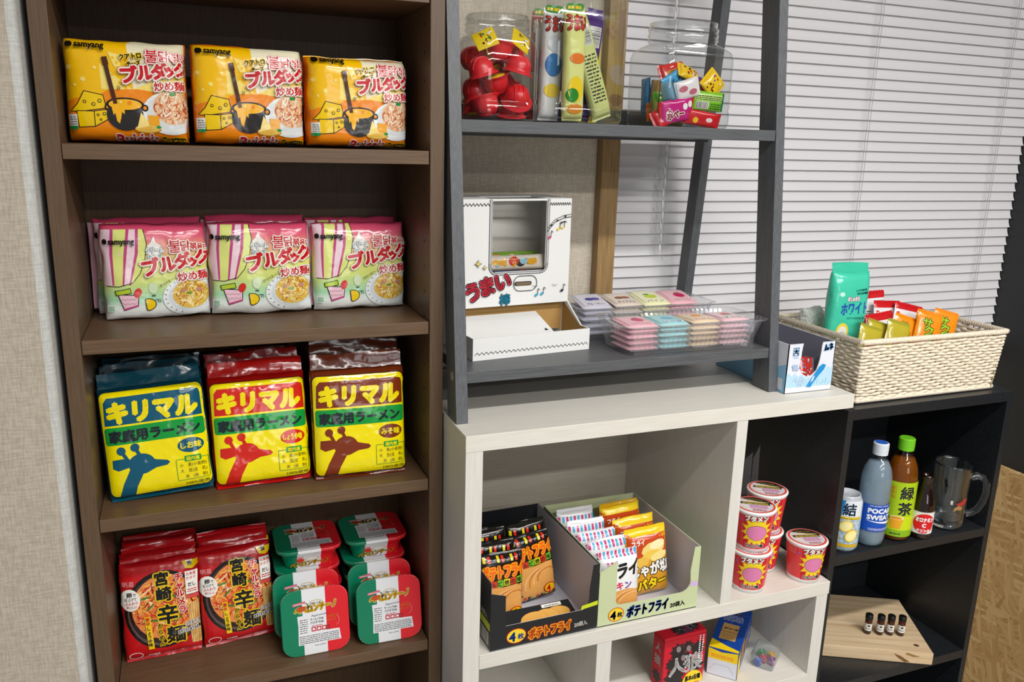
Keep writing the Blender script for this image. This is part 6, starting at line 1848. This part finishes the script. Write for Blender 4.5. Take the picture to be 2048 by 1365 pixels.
PETB = clear('bottle_pet', '#f4f8fa', 0.95, 0.03, 0.05)
WATER = clear('cloudy_water', '#dfe9f0', 0.6, 0.03, 0.02, 0.36, '#c6d8e6')
pprof = [(0.0005, 0.010), (0.010, 0.008), (0.018, 0.001), (0.026, 0.0005), (0.031, 0.006), (0.0335, 0.018), (0.0335, 0.030), (0.0325, 0.036), (0.0325, 0.100), (0.0338, 0.106), (0.0338, 0.150), (0.0330, 0.165), (0.0290, 0.182), (0.0210, 0.198), (0.0150, 0.207), (0.0135, 0.212), (0.0135, 0.224)]
P1 = bottle('drink_bottle', 'sports drink bottle with white cap and royal blue label', (1.5915, -0.0740, ZBM + 0.0004), pprof, PETB, WATER, 0.199, None, 0.212)
# petaloid foot bulges
cap_mesh(P1, 0.2135, 0.0165, 0.027, '#d6dde6', '#2a62c8')
LB = flat('#0b4bb4', 0.25, 0.5); LW = flat('#eef0f4', 0.3)
A = Art(); A.rect(-0.104, 0.104, 0.0, 0.064, LB)
A.text('POCARI', -0.022, 0.044, 0.0150, LW, 0.0009, 0, 0.058); A.text('SWEAT', -0.023, 0.0285, 0.0150, LW, 0.0009, 0, 0.056)
A.text('ION SUPPLY DRINK', -0.020, 0.0595, 0.004, LW, 0.0001, 0, 0.045)
A.poly([(-0.026, 0.0255), (0.05, 0.0225), (0.05, 0.0130), (0.028, 0.0175), (0.0, 0.0215)], LW)
A.lines(-0.018, 0.040, 0.003, 0.009, 3, LW, 5, 0.35)
A.bake((-0.104, 0.104, 0.0, 0.066), 56, 3)
m = Mb(); wrap(A, m, lambda z: 0.0334, 0.040); m.build('label', P1)['label'] = 'royal blue label with white lettering'
TEA = clear('green_tea', '#d89a34', 0.6, 0.03, 0.02, 0.45, '#b57a1e')
tprof = [(0.0005, 0.006), (0.020, 0.004), (0.029, 0.0005), (0.033, 0.005), (0.0345, 0.014), (0.0335, 0.020), (0.0345, 0.026), (0.0345, 0.148), (0.0335, 0.160), (0.0300, 0.178), (0.0225, 0.196), (0.0160, 0.207), (0.0140, 0.212), (0.0140, 0.224)]
P2 = bottle('drink_bottle', 'green tea bottle with bright green cap and yellow-green label', (1.6715, -0.0700, ZBM + 0.0004), tprof, clear('tea_pet', '#ecd9a6', 0.95, 0.03, 0.05), TEA, 0.200, None, 0.212)
cap_mesh(P2, 0.2135, 0.0172, 0.028, '#6fc021')
LG_ = flat('#a8c814', 0.25, 0.5)
A = Art(); A.rect(-0.108, 0.108, 0.0, 0.132, LG_); A.rect(-0.108, 0.108, 0.0, 0.050, flat('#c3d81a', 0.25)); A.rect(-0.108, 0.108, 0.0, 0.016, flat('#86b41c', 0.25))
A.text('緑', 0.000, 0.094, 0.033, M_INK, 0.0010); A.text('茶', -0.001, 0.056, 0.033, M_INK, 0.0010)
A.line(rrect(-0.031, -0.010, 0.092, 0.122, 0.001), 0.0008, flat('#d08a1c', 0.3), True)
for k, tx in enumerate(('国産', '茶葉', '100%')):
    A.text(tx, -0.029, 0.113 - 0.0095 * k, 0.0080, flat('#d08a1c', 0.3), 0.0003, 0, 0.016)
A.poly([(-0.018, 0.046), (0.014, 0.046), (0.008, 0.020), (-0.012, 0.020)], flat('#e8a41c', 0.3)); A.ell(-0.002, 0.046, 0.016, 0.005, flat('#f6e6a8', 0.3)); A.ell(-0.002, 0.0455, 0.013, 0.0035, flat('#e3931a', 0.3))
A.ell(-0.026, 0.040, 0.013, 0.005, flat('#5a9a1c', 0.3), 0.6); A.ell(-0.030, 0.030, 0.012, 0.004, flat('#6aa81c', 0.3), -0.3)
A.lines(-0.012, 0.014, 0.006, 0.011, 1, M_INK, 6, 0.5)
A.bake((-0.108, 0.108, 0.0, 0.132), 56, 3)
m = Mb(); wrap(A, m, lambda z: 0.0347, 0.013); m.build('label', P2)['label'] = 'yellow-green label with black characters'

# ------------------------------------------------------------------ small brown glass bottle
BRN = clear('brown_glass', '#4a2210', 0.95, 0.02, 0.07, 0.25, '#3a1a0c')
bprof = [(0.0005, 0.004), (0.018, 0.002), (0.0225, 0.0005), (0.0245, 0.004), (0.0250, 0.010), (0.0250, 0.068), (0.0240, 0.080), (0.0195, 0.096), (0.0145, 0.115), (0.0125, 0.132), (0.0122, 0.140), (0.0140, 0.142), (0.0140, 0.150), (0.0120, 0.152), (0.0095, 0.152), (0.0095, 0.120)]
P3 = bottle('drink_bottle', 'small brown glass bottle with a red and white label', (1.7300, -0.0885, ZBM + 0.0004), bprof, BRN, clear('brown_inside', '#2a120a', 0.4, 0.1, 0.02, 0.3, '#2a1008'), 0.095, None, 0.14)
A = Art(); A.rect(-0.074, 0.074, 0.0, 0.056, flat('#e9e6e2', 0.35)); A.ell(0.006, 0.028, 0.025, 0.024, flat('#d21a20', 0.35), 0, 32)
A.rect(-0.074, -0.022, 0.0, 0.056, flat('#d8c86a', 0.35)); A.rect(-0.074, 0.074, 0.0, 0.003, M_INK); A.rect(-0.074, 0.074, 0.053, 0.056, flat('#dcd8d4', 0.35))
A.text('オロナミン', -0.013, 0.033, 0.0115, LW, 0.0008, 0, 0.040); A.text('C', 0.006, 0.0195, 0.0125, LW, 0.0008, align='C'); A.text('ドリンク', -0.008, 0.0075, 0.0085, LW, 0.0006, 0, 0.028)
A.bake((-0.074, 0.074, 0.0, 0.056), 48, 2)
m = Mb(); wrap(A, m, lambda z: 0.0251, 0.012); m.build('label', P3)['label'] = 'white label with a red disc'

# ------------------------------------------------------------------ glass beer mug
GLS = clear('mug_glass', '#f8fbfc', 1.0, 0.02, 0.06, 0.0, power=2.7)
mg = thing('beer_mug', 'clear glass beer mug with a thick handle and a small red print', 'mug', (1.8370, -0.0660, ZBM + 0.0004), math.radians(-32))
m = Mb()
RO, HM = 0.0425, 0.158
m.lathe([(0.0005, 0.0005), (0.034, 0.0005), (0.0385, 0.004), (0.0395, 0.020), (0.0395, 0.100), (0.0405, 0.130), (0.0425, HM - 0.002), (0.0420, HM), (0.0400, HM), (0.0392, HM - 0.004), (0.0375, 0.128), (0.0355, 0.100), (0.0345, 0.026), (0.030, 0.016), (0.0005, 0.013)], GLS, 56)
m.build('cup', mg)
m = Mb()
pts = [(0.0415, 0, 0.126), (0.055, 0, 0.131), (0.069, 0, 0.126), (0.0775, 0, 0.111), (0.0785, 0, 0.088), (0.0745, 0, 0.064), (0.065, 0, 0.045), (0.054, 0, 0.036), (0.0405, 0, 0.034)]
GL2 = glass('mug_handle_glass', '#f8fbfc', 0.0, 1.46)
m.tube(pts, [0.0085, 0.0078, 0.0075, 0.0074, 0.0074, 0.0074, 0.0075, 0.0080, 0.0088], GL2, 14); m.build('handle', mg)
m = Mb(); m.tube([(0.0412 * math.cos(2 * PI * k / 48), 0.0412 * math.sin(2 * PI * k / 48), HM) for k in range(48)], 0.0019, GL2, 10, True); m.build('rim', mg)
m = Mb(); m.lathe([(0.0005, 0.0022), (0.0335, 0.0022), (0.0365, 0.005), (0.0365, 0.013), (0.0005, 0.0125)], GL2, 48); m.build('thick_base', mg)
A = Art(); A.poly([(-0.010, 0.020), (0.0, 0.014), (0.012, 0.018), (0.020, 0.030), (0.014, 0.034), (0.002, 0.026)], flat('#a8322a', 0.4)); A.poly([(-0.014, 0.0), (-0.006, 0.006), (0.004, 0.004), (0.008, 0.012), (-0.004, 0.016), (-0.012, 0.010)], flat('#a07a4a', 0.4)); A.rect(-0.022, -0.017, 0.018, 0.028, flat('#c9c6c2', 0.4))
A.bake((-0.03, 0.03, 0, 0.04), 16, 4)
m = Mb(); a_ = face(1.837, -0.066) - math.radians(-32)
A.lay(m, lambda x, y, h: (lambda r, t: (r * math.sin(t), -r * math.cos(t), y + 0.050))(0.0398 + h, x / 0.04 - a_), True)
m.build('print', mg)

# ------------------------------------------------------------------ wooden board with four vials
M_PLK = wood('natural_plank', '#c2a27a', '#dfcaa8', 'X', 0.55, 90, 0.1)
M_END = speckle('plank_edge', [(0.35, '#b08d5e'), (0.6, '#d0b386')], 26, 0.6, (0.25, 1, 3), 4, 0.1, 0.001, 0.1)
bd = thing('wooden_board', 'thick natural wood board lying askew on the bottom black shelf', 'board', (1.7900, -0.1320, ZBL + 0.0004), math.radians(-27.5) + PI)
# local x runs from the near corner back along the front edge
L_, D_, T_ = 0.278, 0.243, 0.031
bm = bmesh.new()
bmesh.ops.create_cube(bm, size=1)
for v in bm.verts:
    v.co = Vector((L_ / 2 + v.co.x * L_, -D_ / 2 + v.co.y * D_, T_ / 2 + v.co.z * T_))
bmesh.ops.bevel(bm, geom=bm.edges[:], offset=0.0014, segments=2, affect='EDGES')
m = Mb(); m.bm(bm, M_PLK)
B = Art(); B.ell(0.030, 0.030, 0.0065, 0.005, flat('#6d4a26', 0.6), 0.4); B.ell(0.030, 0.030, 0.0045, 0.003, flat('#4a2f16', 0.6), 0.4)
B.bake(); B.lay(m, lambda x, y, h: (x, -y, T_ + 0.0002 + h))
B = Art(); B.poly([(0.052, 0.004), (0.075, 0.018), (0.092, 0.024), (0.080, 0.012), (0.064, 0.002)], flat('#7d5830', 0.6)); B.poly([(0.030, 0.020), (0.060, 0.028), (0.066, 0.024), (0.045, 0.018)], flat('#95713f', 0.6))
B.bake(); B.lay(m, lambda x, y, h: (x, 0.0002 + h, y))
m.build('plank', bd)
V_B = clear('amber_vial', '#a4632a', 0.9, 0.03, 0.06, 0.2, '#6a3a16'); V_K = flat('#111111', 0.4)
v0 = None
zt = ZBL + T_ + 0.0008
for i, (x, y, lab) in enumerate(((1.7020, -0.0100, 'black-capped amber vial, first of four from the white unit'), (1.7275, -0.0235, 'black-capped amber vial, second of four from the white unit'), (1.7510, -0.0330, 'black-capped amber vial, third of four from the white unit'), (1.7745, -0.0445, 'black-capped amber vial, last of four, nearest the board edge'))):
    if i == 0:
        v0 = thing('vial', lab, 'vial', (x, y, zt), face(x, y), 0, 'amber vials on the wooden board')
        m = Mb(); m.lathe([(0.0005, 0.0008), (0.0066, 0.0003), (0.0074, 0.0015), (0.0074, 0.033), (0.006, 0.0365)], V_B, 24); m.build('glass', v0)
        m = Mb(); m.lathe([(0.0005, 0.0018), (0.0064, 0.0018), (0.0064, 0.010), (0.0005, 0.010)], flat('#3a1c0a', 0.2), 20); m.build('contents', v0)
        m = Mb(); m.lathe([(0.0076, 0.036), (0.0078, 0.037), (0.0078, 0.0475), (0.0068, 0.0485), (0.0005, 0.0485)], V_K, 24); m.build('cap', v0)['label'] = 'black screw cap'
        A = Art(); A.rect(-0.0125, 0.0125, 0, 0.0175, flat('#dedcd8', 0.5)); A.ell(0.002, 0.0125, 0.0028, 0.0022, V_K, 0, 12); A.lines(-0.005, 0.006, 0.004, 0.008, 2, V_K, 4, 0.5)
        A.bake((-0.0125, 0.0125, 0, 0.0175), 14, 2); m = Mb(); wrap(A, m, lambda z: 0.0075, 0.0095, 0.0002); m.build('label', v0)
        v0.scale = (1.15, 1.15, 1.08)
    else:
        copy_tree(v0, (x, y, zt), face(x, y), lab)

# ------------------------------------------------------------------ woven basket on top of the black unit
M_WIC = speckle('paper_wicker', [(0.3, '#d8c8ae'), (0.7, '#f0e6d4')], 220, 0.75, (1, 1, 1), 3, 0.2, 0.001)
M_WICR = M_WIC
KX0, KX1, KY0, KY1, KH_ = 1.4960, 1.8930, -0.0790, 0.1700, 0.138
bk = thing('wicker_basket', 'cream woven basket of snacks on top of the black unit', 'basket', (0, 0, ZB + 0.0004))
def loop(z, off):
    g = 0.012 * z / KH_ + off
    return (KX0 - g, KX1 + g * 0.6, KY0 - g, KY1 + g)
def path(z, off, per, sub=6):
    x0, x1, y0, y1 = loop(z, off)
    pts = []
    for (ax, ay), (bx, by), (nx, ny) in (((x0, y0), (x1, y0), (0, -1)), ((x1, y0), (x1, y1), (1, 0)), ((x1, y1), (x0, y1), (0, 1)), ((x0, y1), (x0, y0), (-1, 0))):
        L = math.hypot(bx - ax, by - ay); n = max(2, int(round(L / per))) * sub
        for k in range(n):
            q = k / n
            pts.append((ax + (bx - ax) * q, ay + (by - ay) * q, nx, ny, k / sub, n))
    return pts
m = Mb()
rows = 17
PER = 0.0155
rb_ = random.Random(3)
for r_ in range(rows):
    zc = 0.008 + (KH_ - 0.016) * (r_ + 0.5) / rows
    P = path(zc, 0, PER)
    tubepts = []; rad = []
    for (x, y, nx, ny, ph, n) in P:
        w_ = math.sin(PI * ph + (PI if r_ % 2 else 0))
        o_ = 0.0020 * w_ + rb_.uniform(-0.0003, 0.0003)
        tubepts.append((x + nx * o_, y + ny * o_, zc + 0.0009 * math.sin(PI * ph * 0.5 + r_) + rb_.uniform(-0.0004, 0.0004)))
    m.tube(tubepts, 0.0036, M_WIC, 6, True)
m.build('woven_side', bk)
m = Mb()
for (x, y, nx, ny, ph, n) in path(0.07, 0, PER, 1):
    m.tube([(x - nx * 0.009, y - ny * 0.009, 0.004), (x + nx * 0.003, y + ny * 0.003, KH_ - 0.004)], 0.0016, flat('#a08a64', 0.8), 5)
m.build('stake_frame', bk)
for nm, zc, rr in (('rim', KH_, 0.0060), ('foot_rim', 0.0062, 0.0056)):
    m = Mb(); P = path(zc, 0.001, 0.006, 3)
    pts = []; 
    for i, (x, y, nx, ny, ph, n) in enumerate(P):
        pts.append((x, y, zc + (0.0008 * math.sin(i * 2.1) if nm == 'rim' else 0)))
    m.tube(pts, [rr * (1 + 0.10 * math.sin(2 * PI * i / 3)) for i in range(len(pts))], M_WICR, 8, True); m.build(nm, bk)
m = Mb(); m.box(KX0 + 0.002, KX1 - 0.002, KY0 + 0.002, KY1 - 0.002, 0.004, 0.008, M_WIC); m.build('base_mat', bk)

ZK = ZB + 0.009
def art_teal():
    A = Art(); H = 1.62
    TQ = film('#45c9a9'); A.rect(0, 1, 0, H, TQ)
    NV = film('#2c5cb0')
    A.text('ホワイト', 0.22, 0.70, 0.30, NV, 0.012, 0.06, 0.70); A.text('ましゅまろ', 0.36, 1.00, 0.10, WHT, 0.006, 0.03, 0.30, film('#a85a8a'), 0.016)
    A.text('WHITE MARSHMALLOW', 0.38, 0.60, 0.06, film('#2a7a7a'), 0.001, 0.0, 0.50)
    A.ell(0.20, 1.14, 0.06, 0.05, film('#bfeee0')); A.text('しっとりふわふわ', 0.55, 1.20, 0.055, film('#16404a'), 0.003, 0.10, 0.30); A.text('やわらか食感', 0.58, 1.13, 0.055, film('#16404a'), 0.003, 0.10, 0.30)
    A.ell(0.30, 0.30, 0.16, 0.22, film('#f0d84a')); A.ell(0.30, 0.28, 0.12, 0.17, film('#f4f0e6')); A.ell(0.30, 0.24, 0.09, 0.10, film('#d9d4c8'))
    return A.bake((0, 1, 0, H), 16, 18)
TQB = film('#3fbf9f')
pack('marshmallow_bag', 'turquoise sweets bag standing tallest in the wicker basket', 'sweets bag', 0.104, 0.168, 0.040, art_teal(), TQB, (1.560, 0.050, ZK + 0.0855), -0.02, 0.02, 0.03, None, 201, (5, 5), (0.5, 0.5),
     top=(0.022, TQB, 0.12, 0.0), bottom=None, amp=0.0018, n=22)
s_o = Mb(); s_o.bbox(1.506, 1.790, -0.060, 0.100, ZK + 0.0002, ZK + 0.0850, flat('#d8d2c4', 0.8), 0.002); o = s_o.build('card_riser'); tag(o, 'pale card riser under the snack packets in the wicker basket', 'riser')
def art_redwhite():
    A = Art(); H = 0.80
    A.rect(0, 1, 0, H, film('#e3e3e6')); A.rect(0, 1, H - 0.16, H, film('#c21a20')); A.rect(0.05, 0.14, 0.42, 0.56, film('#c82a2a')); A.lines(0.06, 0.13, 0.44, 0.54, 2, WHT, 2)
    A.bars(0.70, 0.95, 0.40, 0.58, BLK, WHT, 5); A.lines(0.10, 0.45, 0.20, 0.32, 2, BLK, 7, 0.5); A.rect(0, 1, 0, 0.10, film('#c21a20'))
    return A.bake((0, 1, 0, H), 12, 10)
ARW = art_redwhite(); FRW = film('#e3e3e6'); FRE = film('#c21a20')
for i, (x, y, z, rz, lean, ry, lab) in enumerate(((1.665, 0.082, 0.085, -0.05, 0.15, -0.04, 'red and white snack packet standing highest beside the turquoise bag'), (1.692, 0.055, 0.066, 0.02, 0.20, 0.06, 'red and white snack packet leaning in the middle of the basket'),
                                            (1.735, 0.035, 0.060, -0.1, 0.25, 0.22, 'red and white snack packet tilted to the window side of the basket'), (1.620, 0.000, 0.052, 0.05, 0.20, -0.08, 'red and white snack packet in front of the turquoise bag'))):
    candy('snack_packet', lab, (x, y, ZK + z + 0.078), 0.082, 0.064, 0.012, FRW, ARW, rz, -lean, ry, 'red and white packets in the basket', 210 + i, 0.006, FRE, 'snack packet', 12, False)
def art_orange():
    A = Art(); H = 1.25
    A.rect(0, 1, 0, H, film('#e88a12')); 
    for k, (ch, x, y) in enumerate((('サ', 0.22, 0.74), ('ク', 0.34, 0.46), ('ッ', 0.56, 0.30))):
        A.text(ch, x, y, 0.42, film('#9cc62a'), 0.016, 0.0, None, BLK, 0.04)
    A.ell(0.3, 0.2, 0.18, 0.12, film('#d8542a'))
    return A.bake((0, 1, 0, H), 10, 12)
def art_olive():
    A = Art(); H = 1.25
    A.rect(0, 1, 0, H, film('#b3a42c')); A.ell(0.55, 0.55, 0.26, 0.14, film('#a8321e'), 0.3); A.ell(0.62, 0.45, 0.14, 0.08, film('#c86a3a'), 0.3)
    return A.bake((0, 1, 0, H), 10, 12)
AO, AV = art_orange(), art_olive()
for i, (x, y, z, rz, rx, ry, lab) in enumerate(((1.656, -0.032, 0.050, -0.25, -0.30, 0.30, 'orange packet with green lettering, nearest the olive packets'), (1.704, -0.050, 0.060, -0.30, -0.25, 0.26, 'orange packet with green lettering, middle of the orange ones'), (1.764, -0.040, 0.058, -0.30, -0.25, 0.26, 'orange packet with green lettering, nearest the basket end'), (1.742, -0.014, 0.052, -0.28, -0.25, 0.22, 'orange packet tucked behind the end one'))):
    candy('snack_packet', lab, (x, y, ZK + z + 0.073), 0.060, 0.076, 0.012, film('#e2820f'), AO, rz, rx, ry, 'orange packets in the basket', 220 + i, 0.006, film('#e2820f'), 'snack packet', 12, False)
for i, (x, y, z, rz, rx, ry, lab) in enumerate(((1.540, -0.050, 0.042, -0.15, -0.30, 0.30, 'olive green packet nearest the white unit'), (1.580, -0.030, 0.046, -0.18, -0.30, 0.30, 'olive green packet in the middle of its row'), (1.616, -0.051, 0.048, -0.20, -0.30, 0.30, 'olive green packet next to the orange ones'))):
    candy('snack_packet', lab, (x, y, ZK + z + 0.070), 0.058, 0.074, 0.012, film('#ab9c2a'), AV, rz, rx, ry, 'olive packets in the basket', 230 + i, 0.006, film('#98922c'), 'snack packet', 12, False)
for i, (x, y, z, rz, lab) in enumerate(((1.538, 0.130, 0.112, 0.3, 'clear bag of pale candies in the back corner of the basket'),)):
    t = thing('clear_bag', lab, 'candy bag', (x, y, ZK + z - 0.028), rz, 0, 'clear bags in the basket')
    mb = pillow_body(0.045 if i else 0.07, 0.075, 0.05, speckle('pale_candy_seen_through_film', [(0.3, '#ccd6cc'), (0.6, '#f0f3ee')], 150, 0.15, bmp=0.8, dist=0.01), 240 + i, 16, p=(3, 3), q=(0.5, 0.5), amp=0.003)
    mb.build('bag', t)
